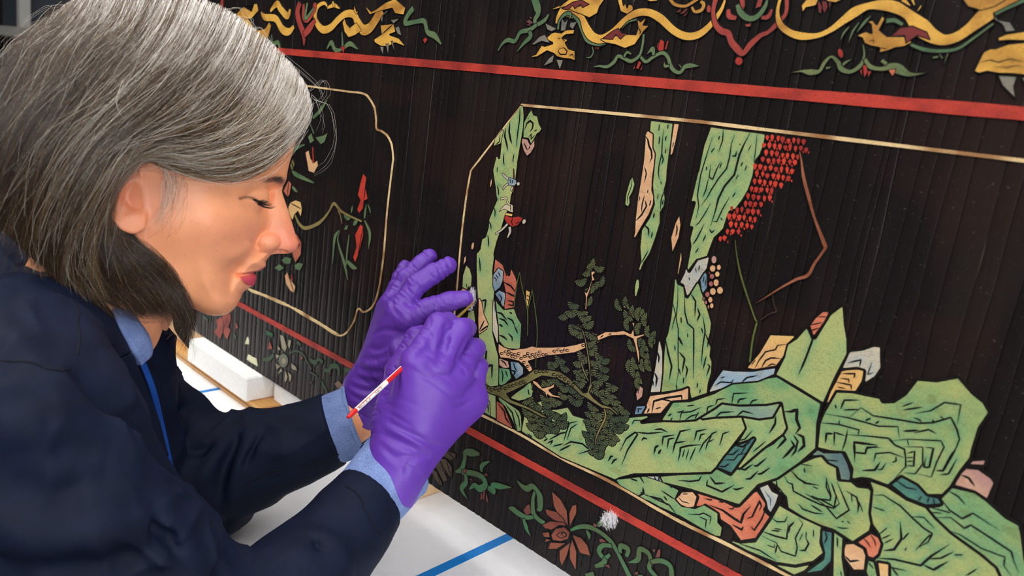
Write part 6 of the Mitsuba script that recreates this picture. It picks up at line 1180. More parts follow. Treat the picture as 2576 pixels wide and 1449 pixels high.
# colour of the skin itself, per vertex
def skin_color(q):
    c = np.array(rgb(240, 163, 118))[None] * np.ones((len(q), 1))
    def blend(c, col, w): return c * (1 - w[:, None]) + np.array(rgb(*col))[None] * w[:, None]
    n = meshkit.fbm(q / 9.0, 4, 3)
    c = c * (0.90 + 0.2 * n[:, None])
    def g2(cn, sx, sy): return np.exp(-0.5 * (((q[:, 0] - cn[0]) / sx) ** 2 + ((q[:, 1] - cn[1]) / sy) ** 2))
    c = blend(c, (226, 128, 106), .75 * g2((40.6,26), 13, 14)); c = blend(c, (226, 142, 108), .5 * g2((-3.6,20.8), 24, 16))
    c = blend(c, (222, 132, 104), .6 * g2((-70.5,-8), 16, 26))
    sp = meshkit.noise(q / 1.7, 11); c = blend(c, (196, 120, 84), .35 * np.clip((sp - .8) / .1, 0, 1) * g2((-3.6,20.8), 34, 26))
    lu, ll = look(lip_up, q), look(lip_lo, q); wz = np.clip((25 - np.abs(q[:, 2])) / 3, 0, 1)
    c = blend(c, (188, 92, 96), np.clip(lu / .8 + .2, 0, 1) * wz * .85); c = blend(c, (192, 66, 84), np.clip(ll / .8 + .2, 0, 1) * wz * .95)
    br, _ = polydist(q[:, :2], spline([(33.6,-19.7),(29.3,-21.5),(23.9,-20.8),(18,-19.5),(12.2,-17.6),(6.9,-15.8)], 20))
    bx = np.clip((q[:, 0] - (12.2,-18.3)[0]) / 20, 0.1, 1)
    c = blend(c, (92, 62, 50), .55 * bx * np.exp(-0.5 * (br / 2.2) ** 2))
    ld, _ = polydist(q[:, :2], spline(lid_lash, 30)); c = blend(c, (70, 40, 34), .8 * np.exp(-0.5 * (ld / .7) ** 2) * (np.abs(q[:, 2]) > 20))
    return np.clip(c, 0, 1)
hc = skin_color(hv)
mat('mat_skin', {'type': 'mesh_attribute', 'name': 'vertex_color'}, 0.42, 0.45, sheen=0.0)
bumped('mat_skin', P_(lambda p, n, uv: mikit.fbm(p.x * 1600, p.y * 1600, p.z * 1600, 2), 2e-4), 0.00008)
hm = trimesh.Trimesh(from_head(hv), head.faces, process=False)
if np.linalg.det(HW) < 0: hm.invert()
scene['person__body'] = mikit.ply(hm, 'mat_skin', True, color=hc)
tag('person', 'grey haired person in a navy jacket and purple gloves leaning over the screen', 'person')

# ---------------------------------------------------------------- hair: guide curves (head frame, mm), then strands between them
GUIDES = [
    [(59.5,-83.2,0),(54.1,-68.6,22),(44.4,-53,38),(26.4,-37.6,52),(3.7,-28,62),(-20.2,-24,68),(-42.5,-28.7,76),(-56.5,-35.6,80),(-67.5,-37.7,84),(-77.1,-28,86),(-83.6,-10.4,86),(-87.7,10.4,84),(-86,31.8,78)],
    [(55.9,-98,0),(51.5,-78.9,25),(40.3,-59.1,45),(19.2,-40.4,60),(-6.9,-29.6,70),(-32.3,-29.8,78),(-51.2,-36.5,84),(-66.9,-39,88),(-80.4,-24.4,90),(-88.4,0,88),(-92.9,26.3,80),(-90.3,48.1,74)],
    [(46.3,-113.1,0),(40.1,-90.6,30),(27.9,-66.7,52),(7.6,-47.4,68),(-19.4,-35.5,78),(-43.8,-37.1,86),(-64.5,-39.8,92),(-80.6,-24.2,95),(-91.7,5.1,92),(-96.7,36.6,82),(-90.3,64.6,72)],
    [(33,-127.8,0),(24.6,-101.3,36),(11.3,-73.6,60),(-9.5,-52.8,76),(-33.6,-43,88),(-57,-42.3,95),(-75.1,-30.9,99),(-89.3,-5.1,98),(-99.1,25.7,90),(-98.3,55.5,78),(-80.8,78.3,66)],
    [(17.8,-140.4,0),(8.8,-111.5,38),(-6,-83.4,64),(-25.7,-61.3,82),(-47.4,-48.8,94),(-68.1,-38,101),(-84.7,-17.5,103),(-97.7,10.1,98),(-104.3,41.4,86),(-95.6,68.2,74)],
    [(0.3,-152.3,0),(-8.7,-121.7,38),(-22.6,-93.6,66),(-39.8,-71.2,86),(-58.5,-53.7,98),(-76.6,-37.5,105),(-91.9,-14.8,107),(-105.3,12.5,101),(-110.7,41,88),(-103,64.4,74)],
    [(-19.5,-160.1,0),(-27.7,-128.3,40),(-39.9,-100.2,68),(-53.7,-78,88),(-70.5,-57.9,101),(-87.4,-37,107),(-101.7,-12.3,108),(-114.4,14.9,101),(-119.7,40.8,88),(-113.5,56.3,78)],
    [(-42.3,-163.9,0),(-48.4,-132.2,40),(-59.4,-104.2,68),(-72.3,-80.8,88),(-87.3,-58.4,101),(-102.7,-35.4,107),(-116.2,-9.8,106),(-127.9,17.3,98),(-132.7,36.6,88)],
    [(-66.8,-163.3,0),(-71.4,-133.5,38),(-80.1,-108.7,64),(-92.1,-85.3,84),(-105.4,-61.8,97),(-119.7,-36.6,102),(-133.4,-9.7,100),(-145.7,19.8,92)],
    [(-89.6,-158.9,0),(-94.9,-132.5,34),(-103.4,-109.6,58),(-113.7,-86.6,76),(-125.7,-62,88),(-139,-36.8,92),(-150.7,-9.8,90),(-160.4,17.4,84)],
    [(-107.6,-153.4,-5),(-114.7,-130.4,24),(-123.7,-110,42),(-134.6,-85.8,58),(-147.6,-58.7,66),(-159.1,-30.3,70),(-169.7,0,70)],
    [(-126,-140,-10),(-134,-121.5,8),(-145,-102,20),(-158.2,-75.6,30),(-172.2,-45.3,36),(-182.7,-5.3,40)]]
LOCK = [
    [(-79.1,9.7,68),(-69.9,26.9,64),(-56,41.6,58),(-45.8,56.5,54),(-39.4,74.1,50),(-36.6,93.5,48),(-38.1,113.2,46)],
    [(-80.2,5.4,72),(-76.4,24.9,70),(-66,40.7,66),(-53.2,56.8,60),(-44.4,74.3,56),(-39.3,89.4,54),(-47.2,97.5,52)],
    [(-82.3,2.6,77),(-79.8,26.7,76),(-72.3,45.6,72),(-62,61.5,66),(-53,75.1,60),(-48.8,82,57)],
    [(-84.7,-0,82),(-83.7,26.3,82),(-78.2,48.7,78),(-69.5,65.5,72),(-61.2,76.7,66),(-56.6,80.1,62)],
    [(-88.3,0,86),(-90.1,26,86),(-87.5,49,80),(-80.1,66.2,74),(-73,75.6,68),(-68,77.8,64)]]
WISP = [[(-41,-23.7,79),(-39,-13.5,78),(-42.1,-1.4,77),(-49.2,9.5,76),(-57.6,19,75)], [(-48.6,-26.8,80),(-45.8,-16.1,79),(-49,0,78),(-56.6,12.1,77),(-64.4,21.5,77)], [(-34.7,-22.9,76),(-33.1,-13.7,75),(-35.8,0,74),(-42.1,13.7,72),(-49,24.7,71)]]
NG = 18
def resample(fam): return np.array([spline(g, NG) for g in fam])
def interp(F, u):
    """guides between the guides (Catmull-Rom across the family)"""
    n = len(F); u = np.clip(u, 0, n - 1.001); i = u.astype(int); t = (u - i)[:, None, None]
    g = lambda k: F[np.clip(k, 0, n - 1)]
    a, b, c, d = g(i - 1), g(i), g(i + 1), g(i + 2)
    return 0.5 * (2 * b + (c - a) * t + (2 * a - 5 * b + 4 * c - d) * t ** 2 + (3 * b - a - 3 * c + d) * t ** 3)
hg = np.random.default_rng(21)
def strands(F, n, u_rng, depth, jit, root=(0, .4), tip=(.75, 1.0), m=11, seed=0, frizz=.5, mirror=False):
    u = hg.uniform(*u_rng, n); C = interp(F, u)
    t0, t1 = hg.uniform(*root, n) ** 1.3, hg.uniform(*tip, n)
    s = t0[:, None] + (t1 - t0)[:, None] * np.linspace(0, 1, m)[None]
    x = s * (NG - 1); i = np.minimum(x.astype(int), NG - 2); f = (x - i)[..., None]
    r = np.arange(n)[:, None]
    Pn = C[r, i] * (1 - f) + C[r, i + 1] * f
    # lie in layers of different depth
    lay = hg.random(n)[:, None, None]
    cen = np.array([*(-47.9,-36.8), 0.0])
    rad = Pn - cen; rad /= np.linalg.norm(rad, axis=2, keepdims=True)
    out = np.minimum(1, s * 8 + .15)[..., None]
    Pn = Pn - rad * lay * depth * out
    # locks: neighbouring strands wander together, then each a little on its own
    clump = np.floor(u * (22 + 9 * (np.arange(n) % 2))) + 100 * seed
    off = np.stack([meshkit.noise(np.stack([clump[:, None] * 1.37 + 0 * s, s * 3.0, np.full_like(s, k * 9.1 + seed)], -1)) - .5 for k in range(3)], -1)
    Pn = Pn + off * jit * 2 * np.minimum(1, s * 3)[..., None]
    own = np.stack([meshkit.noise(np.stack([np.arange(n)[:, None] * 3.77 + 0 * s, s * 5.0, np.full_like(s, k * 5.3 + seed + 40)], -1)) - .5 for k in range(3)], -1)
    Pn = Pn + own * frizz * 5 * (.3 + s)[..., None]
    if mirror: Pn = Pn * [1, 1, -1]
    return Pn, u, s
HAIRS = {k: [] for k in ('silver', 'ash', 'brown', 'white')}
def sort_in(Pn, u, grey, first='silver'):
    """which strands are white, ashen or brown: white gathers at the parting and the brow, partly as painted highlight"""
    g = grey(Pn, u) * (.35 + 1.3 * meshkit.noise(np.stack([np.floor(u * 40) * 1.7, np.zeros(len(u)), np.full(len(u), 3.3)], 1))); r = hg.random(len(Pn))
    for key, m in ((first, r < g), ('ash', (r >= g) & (r < g + .35)), ('brown', r >= g + .35)): HAIRS[key].append(Pn[m])
GF, LF, WF = resample(GUIDES), resample(LOCK), resample(WISP)
top_grey_gleam = lambda Pn, u: np.clip(.76 - .09 * u, .04, .76)  # real greying, raised towards crown and front for the highlight there
low_grey = lambda Pn, u: np.full(len(Pn), .06)
sort_in(*strands(GF, 9000, (0, 10.9), 8.0, 10.0, (0, .25), (.72, 1.0), seed=1, frizz=.8)[:2], top_grey_gleam)
sort_in(*strands(GF, 5000, (0, 10.9), 13.0, 8.0, (.35, .8), (.85, 1.0), seed=2, frizz=1.0)[:2], low_grey)
sort_in(*strands(GF, 2600, (0, 10.9), 3.0, 4.0, (0, .05), (.25, .7), seed=3)[:2], lambda Pn, u: np.full(len(Pn), .75))
sort_in(*strands(GF, 2600, (0, 10.9), 8.0, 5.0, (0, .3), (.8, 1.0), seed=4, mirror=True)[:2], top_grey_gleam)
sort_in(*strands(LF, 2600, (0, 3.95), 9.0, 6.0, (0, .3), (.7, 1.0), seed=5, frizz=1.0)[:2], low_grey)
sort_in(*strands(LF, 900, (0, 3.95), 9.0, 6.0, (0, .3), (.7, 1.0), seed=6, mirror=True)[:2], low_grey)
sort_in(*strands(WF, 64, (0, 1.95), 2.0, 5.0, (0, .2), (.5, 1.0), seed=7, frizz=1.0)[:2], lambda Pn, u: np.full(len(Pn), .9), 'white')
sort_in(*strands(GF, 650, (0, 10.9), -1.5, 14.0, (0, .6), (.5, 1.0), seed=9, frizz=2.2)[:2], lambda Pn, u: np.clip(.75 - .10 * u, .05, 1), 'white')
# flyaway hairs over the crown and at the brow
fl, fu, fs = strands(GF, 520, (0, 10.9), -5.0, 8.0, (0, .5), (.35, .95), seed=8, frizz=3.5)
sort_in(fl, fu, lambda Pn, u: np.clip(.95 - .08 * u, .2, 1), 'white')
loose = [[(56.6,-91.7,0),(68.9,-100.9,6),(71.3,-89.5,10),(62.8,-77.6,14)], [(61.2,-87.1,0),(73.1,-80.6,6),(75.8,-56.4,10),(68.2,-36.9,12),(56.7,-26.8,14)], [(59.7,-90.2,0),(63.7,-82.7,6),(66.9,-70.6,8),(64.3,-60.8,10)], [(34.2,-124,4),(46.3,-113.1,0),(64.5,-98.1,2),(67.8,-88.5,4)],
         [(-6,-152.5,2),(5.6,-154.6,0),(12.8,-149.1,0),(16.7,-135,4)], [(16.8,-139.5,4),(22.9,-139.3,0),(31.5,-126.1,0),(34,-119,6)], [(5.4,-148.5,0),(14.7,-145.2,2),(16.7,-136.5,4)], [(-38.6,76.2,48),(-34.7,96.9,46),(-34.8,112.3,44),(-40.8,119.8,42)], [(-35.7,81.9,46),(-31.5,97.4,44),(-34.5,114.2,42),(-42.8,116.6,42)],
         [(-66.1,-80.5,100),(-68.4,-64.8,106),(-62.3,-55.4,104),(-51.6,-51.4,98)], [(60.7,-82.8,4),(52.3,-58.5,30),(41.4,-45,44),(29.2,-35.3,52)], [(-142.8,-133,-10),(-126.2,-144.7,-6),(-104.6,-145.1,0),(-87.7,-141.4,10)], [(-159.4,-104.6,0),(-143.7,-122.4,0),(-128,-134.7,0)]]
for g in loose:
    for k in range(3): HAIRS['white'].append((spline(g, 11) + np.cumsum(hg.normal(0, .5, (11, 3)), 0))[None])

def strand_mesh(list_, r0, r1):
    """the strands as slender three-sided tubes with round shading"""
    V, F, N, at = [], [], [], 0
    for A in list_:
        if not len(A): continue
        n, m = A.shape[:2]
        Q = from_head(A.reshape(-1, 3)).reshape(A.shape)
        t = np.gradient(Q, axis=1); t /= np.linalg.norm(t, axis=2, keepdims=True) + 1e-12
        u = np.cross(t, [0.31, 0.22, 0.92]); u /= np.linalg.norm(u, axis=2, keepdims=True) + 1e-12
        w = np.cross(t, u)
        ph = hg.uniform(0, 2, n)[:, None, None]
        r = (r0 + (r1 - r0) * np.linspace(0, 1, m) ** 2)[None, :, None]
        rings = np.stack([np.cos(ph + k * 2.0944) * u + np.sin(ph + k * 2.0944) * w for k in range(3)], 2)       # n, m, 3, 3
        V.append((Q[:, :, None] + rings * r[:, :, None]).reshape(-1, 3)); N.append(rings.reshape(-1, 3))
        i = np.arange(n)[:, None, None] * m + np.arange(m - 1)[None, :, None]; k = np.arange(3)[None, None]
        a, b_ = i * 3 + k, i * 3 + (k + 1) % 3; c, d = a + 3, b_ + 3
        F.append(np.concatenate([np.stack([a, b_, d], -1).reshape(-1, 3), np.stack([a, d, c], -1).reshape(-1, 3)]) + at); at += n * m * 3
    path = meshkit.write_ply((np.vstack(V), np.vstack(F)), False, normals=np.vstack(N))
    return {'type': 'ply', 'filename': path, 'face_normals': False}
def hair_mat(key, hi, lo, rough=.35):
    a, b = rgb(*hi), rgb(*lo)
    hx, hy, o = HX.tolist(), HY.tolist(), HO.tolist()
    def fn(p, n, uv):
        y = ((p.x - o[0]) * hy[0] + (p.y - o[1]) * hy[1] + (p.z - o[2]) * hy[2]) * 1000.0
        x = ((p.x - o[0]) * hx[0] + (p.y - o[1]) * hx[1] + (p.z - o[2]) * hx[2]) * 1000.0
        return mikit.mix(a, b, mikit.smoothstep(-135.0, -40.0, y - .35 * x + 50 * (mikit.noise(p.x * 90, p.y * 90, p.z * 30) - .5)))  # crown highlight partly put into the colour: paler on top, darker below
    scene[key] = {'type': 'twosided', 'bsdf': {'type': 'principled', 'base_color': P_(fn), 'roughness': .3, 'specular': .75}}
hair_mat('mat_hair_silver', (234, 230, 226), (136, 112, 84)); hair_mat('mat_hair_ash', (116, 96, 74), (68, 48, 31)); hair_mat('mat_hair_brown', (72, 53, 37), (36, 24, 15))
# the mass of hair beneath the loose strands
def sheet(F, u0, u1, depth, n=46):
    C = interp(F, np.linspace(u0, u1, n)); cen = np.array([*(-47.9,-36.8), 0.0]); rad = C - cen; rad /= np.linalg.norm(rad, axis=2, keepdims=True)
    C = C - rad * depth; v = C.reshape(-1, 3); k = np.arange(len(v)).reshape(n, NG)
    f = np.stack([k[:-1, :-1], k[1:, :-1], k[1:, 1:], k[:-1, 1:]], -1).reshape(-1, 4)
    return v, np.vstack([f[:, [0, 1, 2]], f[:, [0, 2, 3]]])
ms = []
for F, u1 in ((GF, 10.99), (LF, 3.99)):
    for mir in (1, -1):
        v, f = sheet(F, 0, u1, 8.0); ms.append(trimesh.Trimesh(from_head(v * [1, 1, mir]), f, process=False))
mat('mat_hair_mass', rgb(44, 33, 26), 0.7, 0.2)
add('person__hair', cat(ms), 'mat_hair_mass', True)
mat('mat_hair_white', rgb(214, 206, 194), .35, .6)
for key, r in (('silver', .000085), ('ash', .000085), ('brown', .00009), ('white', .000068)):
    k = key_for('person__hair__strands')
    scene[k] = {**strand_mesh(HAIRS[key], r, r * .45), 'bsdf': {'type': 'ref', 'id': 'mat_hair_' + key}}
    labels[k] = {'label': {'silver': 'silver white hair strands', 'ash': 'ash brown hair strands', 'brown': 'dark brown hair strands', 'white': 'loose white hairs'}[key], 'kind': 'stuff'}
# lashes and brow
ls = []
lash = spline([(8.2,-6.9,40),(10.7,-6,39),(12.9,-4.2,38),(14.9,-1.8,37)], 40)
for p in lash:
    for k in range(2):
        l = hg.uniform(8, 13); q = p + hg.normal(0, .3, 3)
        ls.append((q + np.array([[0, 0, 0], [.35, .28, .25], [.72, .38, .45], [1.0, .22, .55]]) * l * [1, .75, .5])[None])
br = spline([(33.7,-20.2,22),(29.9,-21.5,27),(25,-20.7,31),(19,-19.3,35),(11.9,-17.3,41),(5,-14.7,47)], 60); bb = []
for i in range(260):
    j = int(59 * hg.random() ** 1.5); p = br[j] + hg.normal(0, 1, 3) * [1.0, 1.5 * (1 - j / 90), .8] + [0, 0, .6]
    l = hg.uniform(3, 6); bb.append((p + np.array([[0, 0, 0], [-.5, -.12, .12], [-1, .1, .2]]) * l)[None])
mat('mat_lash', rgb(38, 27, 23), .4)
scene['person__eyelashes'] = {**strand_mesh([np.concatenate(ls)], .00016, .00003), 'bsdf': {'type': 'ref', 'id': 'mat_lash'}}
labels['person__eyelashes'] = {'label': 'dark eyelashes of the lowered eye', 'kind': 'stuff'}
scene['person__eyebrow'] = {**strand_mesh([np.concatenate(bb)], .00008, .00003), 'bsdf': {'type': 'ref', 'id': 'mat_lash'}}
labels['person__eyebrow'] = {'label': 'dark fine eyebrow', 'kind': 'stuff'}

# ---------------------------------------------------------------- gloves
def newton(f, pts, n=8):
    p = np.array(pts, float); e = 2e-4
    for _ in range(n):
        v = f(p); g = np.stack([(f(p + e * d) - f(p - e * d)) / (2 * e) for d in np.eye(3)], 1)
        p = p - np.clip(v, -.01, .01)[:, None] * g / (np.linalg.norm(g, axis=1, keepdims=True) ** 2 + 1e-6)
    return p

def folds(f, lines, n=24, gain=1.0):
    """grooves (+) and ridges (-) along lines laid onto the surface: (points, width, depth)"""
    out = []
    for pts, s, a in lines:
        out.append((newton(f, spline(pts, n)), s, a * gain))
    return out

def apply_folds(p, v, fl):
    near = np.abs(v) < .02
    if not near.any(): return v
    q = p[near]; add_ = np.zeros(len(q))
    for line, s, a in fl:
        lo, hi = line.min(0) - 3 * s, line.max(0) + 3 * s
        m = ((q > lo) & (q < hi)).all(1)
        if m.any():
            d, t = polydist(q[m], line)
            add_[m] += a * np.sin(np.pi * np.clip(t, .02, .98)) ** .6 * np.exp(-.5 * (d / s) ** 2)
    v = v.copy(); v[near] += add_
    return v

def chain(p, pts, rad, k=.003, wr=.0005, seed=0):
    v = None
    for i in range(len(pts) - 1):
        a, b = np.array(pts[i]), np.array(pts[i + 1])
        c = cap(p, a, b, rad[i], rad[i + 1])
        if wr:
            m = np.abs(c) < .012
            if m.any():
                ax = (b - a) / np.linalg.norm(b - a); s = (p[m] - a) @ ax
                lat = p[m] @ [70, 52, 31]
                nn = meshkit.noise(np.stack([s * 210 + .35 * lat, lat * .9, np.full(m.sum(), seed + i * 3.1)], 1))
                c[m] += wr * 2.4 * np.clip(1 - np.abs(2 * nn - 1) * 2.6, 0, 1) ** 1.5
        v = c if v is None else smin(v, c, k)
    return v

def ridges(p, o, ax, seed):
    """fine creases of the rubber, mostly across the hand"""
    s = (p - o) @ ax; lat = (p - o) @ np.cross(ax, [.3, .2, .9])
    w = meshkit.noise(np.stack([s * 40, lat * 40, np.full(len(p), seed + .5)], 1))
    nn = meshkit.noise(np.stack([s * 120 + lat * 34 + w * 2.2, lat * 38, np.full(len(p), seed * 1.0)], 1))
    on = np.clip(meshkit.noise(np.stack([s * 28, lat * 28, np.full(len(p), seed + 7.7)], 1)) * 2.2 - .75, 0, 1)
    return .0014 * on * np.clip(1 - np.abs(2 * nn - 1) * 2.8, 0, 1) ** 1.4 - .0004 * on

def plane_cut(v, p, at, normal, r=.002):
    n = np.array(normal, float); n /= np.linalg.norm(n)
    return smax(v, (p - np.array(at)) @ n, r)

# her left hand, flat by the screen
LW = np.array((-0.5531,-0.0687,0.1397))
L_fing = [([(-0.5229,-0.0559,0.2321), (-0.5162,-0.0363,0.2448), (-0.5074,-0.0191,0.2523), (-0.4988,-0.0072,0.2567)], [.0118, .0103, .0094, .0078]),
          ([(-0.539,-0.0553,0.2364), (-0.5355,-0.0385,0.2629), (-0.529,-0.0234,0.2749), (-0.5218,-0.0128,0.2839)], [.0118, .0106, .0096, .0084]),
          ([(-0.5567,-0.0486,0.2384), (-0.5585,-0.0317,0.2626), (-0.5557,-0.0197,0.2755), (-0.553,-0.0116,0.2849)], [.0115, .0103, .0094, .0083]),
          ([(-0.5718,-0.04,0.2298), (-0.5785,-0.0274,0.2454), (-0.5826,-0.0192,0.2575), (-0.5856,-0.0134,0.2668)], [.0105, .0095, .0088, .0078])]
L_thumb = ([(-0.5333,-0.0694,0.1827), (-0.5161,-0.0641,0.2033), (-0.5012,-0.0541,0.2144), (-0.493,-0.0455,0.2228)], [.0160, .0135, .0115, .0090])
def left_hand(p):
    v = cap(p, (-0.5546,-0.0752,0.1229), (-0.5534,-0.0676,0.153), .0275, .0265)
    for i, (pts, rad) in enumerate(L_fing):
        v = smin(v, cap(p, LW + (np.array((-0.5494,-0.0647,0.1642)) - LW) * (.3 + .2 * i), pts[0], .0170, .0128), .012)
    v = smin(v, cap(p, (-0.5498,-0.0681,0.1544), (-0.5359,-0.0546,0.2116), .021, .016), .012)
    v = smin(v, chain(p, *L_thumb), .008)
    for i, (pts, rad) in enumerate(L_fing): v = smin(v, chain(p, pts, rad, seed=i * 9), .0035)
    return v
L_lines = [([(-0.5523,-0.0897,0.1814),(-0.5318,-0.0843,0.1836),(-0.5177,-0.0703,0.1881)], .0022, .0022), ([(-0.5531,-0.0929,0.1737),(-0.5319,-0.0876,0.1735),(-0.5163,-0.0723,0.1771)], .002, .002), ([(-0.5506,-0.0852,0.1912),(-0.5306,-0.0797,0.195),(-0.5118,-0.0727,0.2078)], .002, .0018),
           ([(-0.5529,-0.0949,0.1662),(-0.5325,-0.0907,0.1648),(-0.518,-0.0768,0.1675)], .002, .002), ([(-0.5507,-0.0819,0.2025),(-0.5302,-0.0765,0.2044),(-0.5189,-0.0633,0.214)], .002, .0015), ([(-0.5471,-0.0946,0.1502),(-0.5279,-0.0904,0.1526),(-0.5183,-0.08,0.1581)], .003, -.0016),
           ([(-0.5509,-0.0785,0.2139),(-0.5322,-0.0727,0.2227),(-0.5122,-0.0677,0.225)], .002, .0016), ([(-0.5091,-0.0605,0.2396),(-0.5046,-0.0579,0.2349),(-0.5038,-0.0587,0.2295)], .0015, .0014), ([(-0.5035,-0.0517,0.2517),(-0.4996,-0.0496,0.2469),(-0.4982,-0.05,0.2416)], .0014, .0012),
           ([(-0.5272,-0.059,0.2527),(-0.5215,-0.0544,0.2508),(-0.5166,-0.0508,0.248)], .0014, .0014), ([(-0.5169,-0.068,0.2381),(-0.5337,-0.0673,0.2448),(-0.5417,-0.0594,0.2489)], .0016, .0014), ([(-0.5327,-0.0453,0.2684),(-0.5271,-0.0419,0.263),(-0.5243,-0.0404,0.2597)], .0013, .0012),
           ([(-0.5485,-0.0925,0.1613),(-0.5271,-0.0873,0.1602),(-0.514,-0.0746,0.1626)], .002, -.0015), ([(-0.5234,-0.0346,0.2758),(-0.5193,-0.0318,0.2728),(-0.5171,-0.0304,0.2709)], .0012, .001)]
L_fl = folds(left_hand, L_lines)
L_open = np.array((-0.5573,-0.0768,0.1256)); L_ax = LW - np.array((-0.5546,-0.0752,0.1229)); L_ax /= np.linalg.norm(L_ax)
def left_glove(p):
    v = apply_folds(p, left_hand(p), L_fl)
    m = np.abs(v) < .01
    v[m] += ridges(p[m], LW, L_ax, 5)
    return plane_cut(v, p, L_open, -L_ax)

# her right hand, closed round the brush
R_fing = [([(-0.441,-0.111,0.2257), (-0.4496,-0.0828,0.2527), (-0.4611,-0.0624,0.2492), (-0.469,-0.0548,0.2387)], [.0126, .0106, .0092, .0083]),
          ([(-0.4329,-0.0936,0.2223), (-0.4413,-0.0654,0.249), (-0.4547,-0.0458,0.2442), (-0.4656,-0.0398,0.2327)], [.0124, .0100, .0090, .0083]),
          ([(-0.4278,-0.0754,0.2123), (-0.4383,-0.052,0.2296), (-0.451,-0.0344,0.2253), (-0.4597,-0.0322,0.2132)], [.0124, .0098, .0090, .0082]),
          ([(-0.4246,-0.0605,0.1928), (-0.4354,-0.0459,0.2139), (-0.4476,-0.0309,0.2086), (-0.4531,-0.0308,0.198)], [.0120, .0094, .0086, .0078])]
R_thumb = ([(-0.449,-0.1202,0.1741), (-0.4662,-0.1029,0.2089), (-0.4704,-0.0855,0.2333), (-0.4711,-0.0629,0.2368)], [.0190, .0145, .0122, .0095])
RW = np.array((-0.4322,-0.129,0.1408))
def right_hand(p):
    v = cap(p, (-0.4299,-0.1426,0.1168), (-0.4318,-0.1246,0.1451), .0250, .0265)
    for i, (pts, rad) in enumerate(R_fing):
        b = RW + (np.array((-0.4278,-0.111,0.1594)) - RW) * (.15 + .3 * i) + (np.array((-0.4387,-0.1195,0.1639)) - RW) * .45
        v = smin(v, cap(p, b, pts[0], .0185, .0140), .012)
    v = smin(v, cap(p, (-0.4377,-0.119,0.1536), (-0.4352,-0.0914,0.2001), .0235, .0220), .012)
    v = smin(v, cap(p, (-0.4345,-0.1011,0.1577), (-0.4279,-0.0647,0.1888), .020, .0180), .012)
    v = smin(v, chain(p, *R_thumb), .008)
    for i, (pts, rad) in enumerate(R_fing): v = smin(v, chain(p, pts, rad, wr=.0003, seed=i * 9 + 50), .0028)
    return v
R_lines = [([(-0.4334,-0.0827,0.2595),(-0.4251,-0.0928,0.2469),(-0.4182,-0.1039,0.2355)], .0019, .0058), ([(-0.4271,-0.0671,0.2465),(-0.42,-0.0786,0.2329),(-0.4157,-0.0915,0.2233)], .0018, .0052), ([(-0.4242,-0.0567,0.2266),(-0.4235,-0.0608,0.2113),(-0.4117,-0.0793,0.2064)], .0017, .0042), ([(-0.4468,-0.0989,0.2461),(-0.435,-0.1023,0.2451),(-0.4311,-0.1149,0.2379),(-0.4345,-0.1196,0.2325)], .0022, .0030),
           ([(-0.4343,-0.1174,0.2393),(-0.4259,-0.1093,0.2408),(-0.4176,-0.1019,0.2404),(-0.4165,-0.089,0.2339)], .0014, .0016), ([(-0.4209,-0.1108,0.2213),(-0.4109,-0.1009,0.2238),(-0.4064,-0.0833,0.2228)], .0014, .0014),
           ([(-0.4401,-0.1394,0.1844),(-0.4213,-0.131,0.1788),(-0.4061,-0.1136,0.1684),(-0.4055,-0.1008,0.1634)], .0020, .0018), ([(-0.4358,-0.1375,0.1779),(-0.4214,-0.1261,0.1726),(-0.4093,-0.1169,0.1668)], .0018, -.0014),
           ([(-0.4384,-0.1415,0.1726),(-0.4212,-0.1339,0.1693),(-0.4073,-0.1175,0.1592)], .0020, .0020), ([(-0.4196,-0.1419,0.1608),(-0.4083,-0.1313,0.1623),(-0.4024,-0.1124,0.1614)], .0016, .0024),
           ([(-0.4345,-0.1407,0.1637),(-0.4188,-0.1359,0.1555),(-0.4098,-0.1238,0.1459)], .0020, .0014), ([(-0.4097,-0.137,0.1478),(-0.4094,-0.1337,0.1573),(-0.4039,-0.127,0.1631)], .0018, .0015),
           ([(-0.4417,-0.1358,0.2008),(-0.4414,-0.1317,0.2136),(-0.4531,-0.1258,0.2222)], .002, .0014), ([(-0.4135,-0.0956,0.2036),(-0.4016,-0.0847,0.2041),(-0.404,-0.0719,0.2078)], .0014, .0010), ([(-0.4088,-0.0941,0.1947),(-0.3996,-0.0853,0.1964),(-0.4031,-0.0736,0.1997)], .0014, .0009),
           ([(-0.4221,-0.0812,0.2309),(-0.417,-0.0783,0.2252),(-0.4142,-0.0777,0.2191)], .0012, .0014), ([(-0.4452,-0.0979,0.2448),(-0.433,-0.1015,0.2422),(-0.433,-0.1029,0.2373)], .0013, .0010), ([(-0.4401,-0.1382,0.1883),(-0.4321,-0.1315,0.1866),(-0.4211,-0.1234,0.1806)], .0014, .001)]
R_fl = folds(right_hand, R_lines)
R_open = np.array((-0.4289,-0.14,0.1225)); R_ax = np.array((-0.4318,-0.1246,0.1451)) - np.array((-0.4299,-0.1426,0.1168)); R_ax /= np.linalg.norm(R_ax)
def right_glove(p):
    v = apply_folds(p, right_hand(p), R_fl)
    m = np.abs(v) < .01
    v[m] += ridges(p[m], RW, R_ax, 8)
    return plane_cut(v, p, R_open, -R_ax)

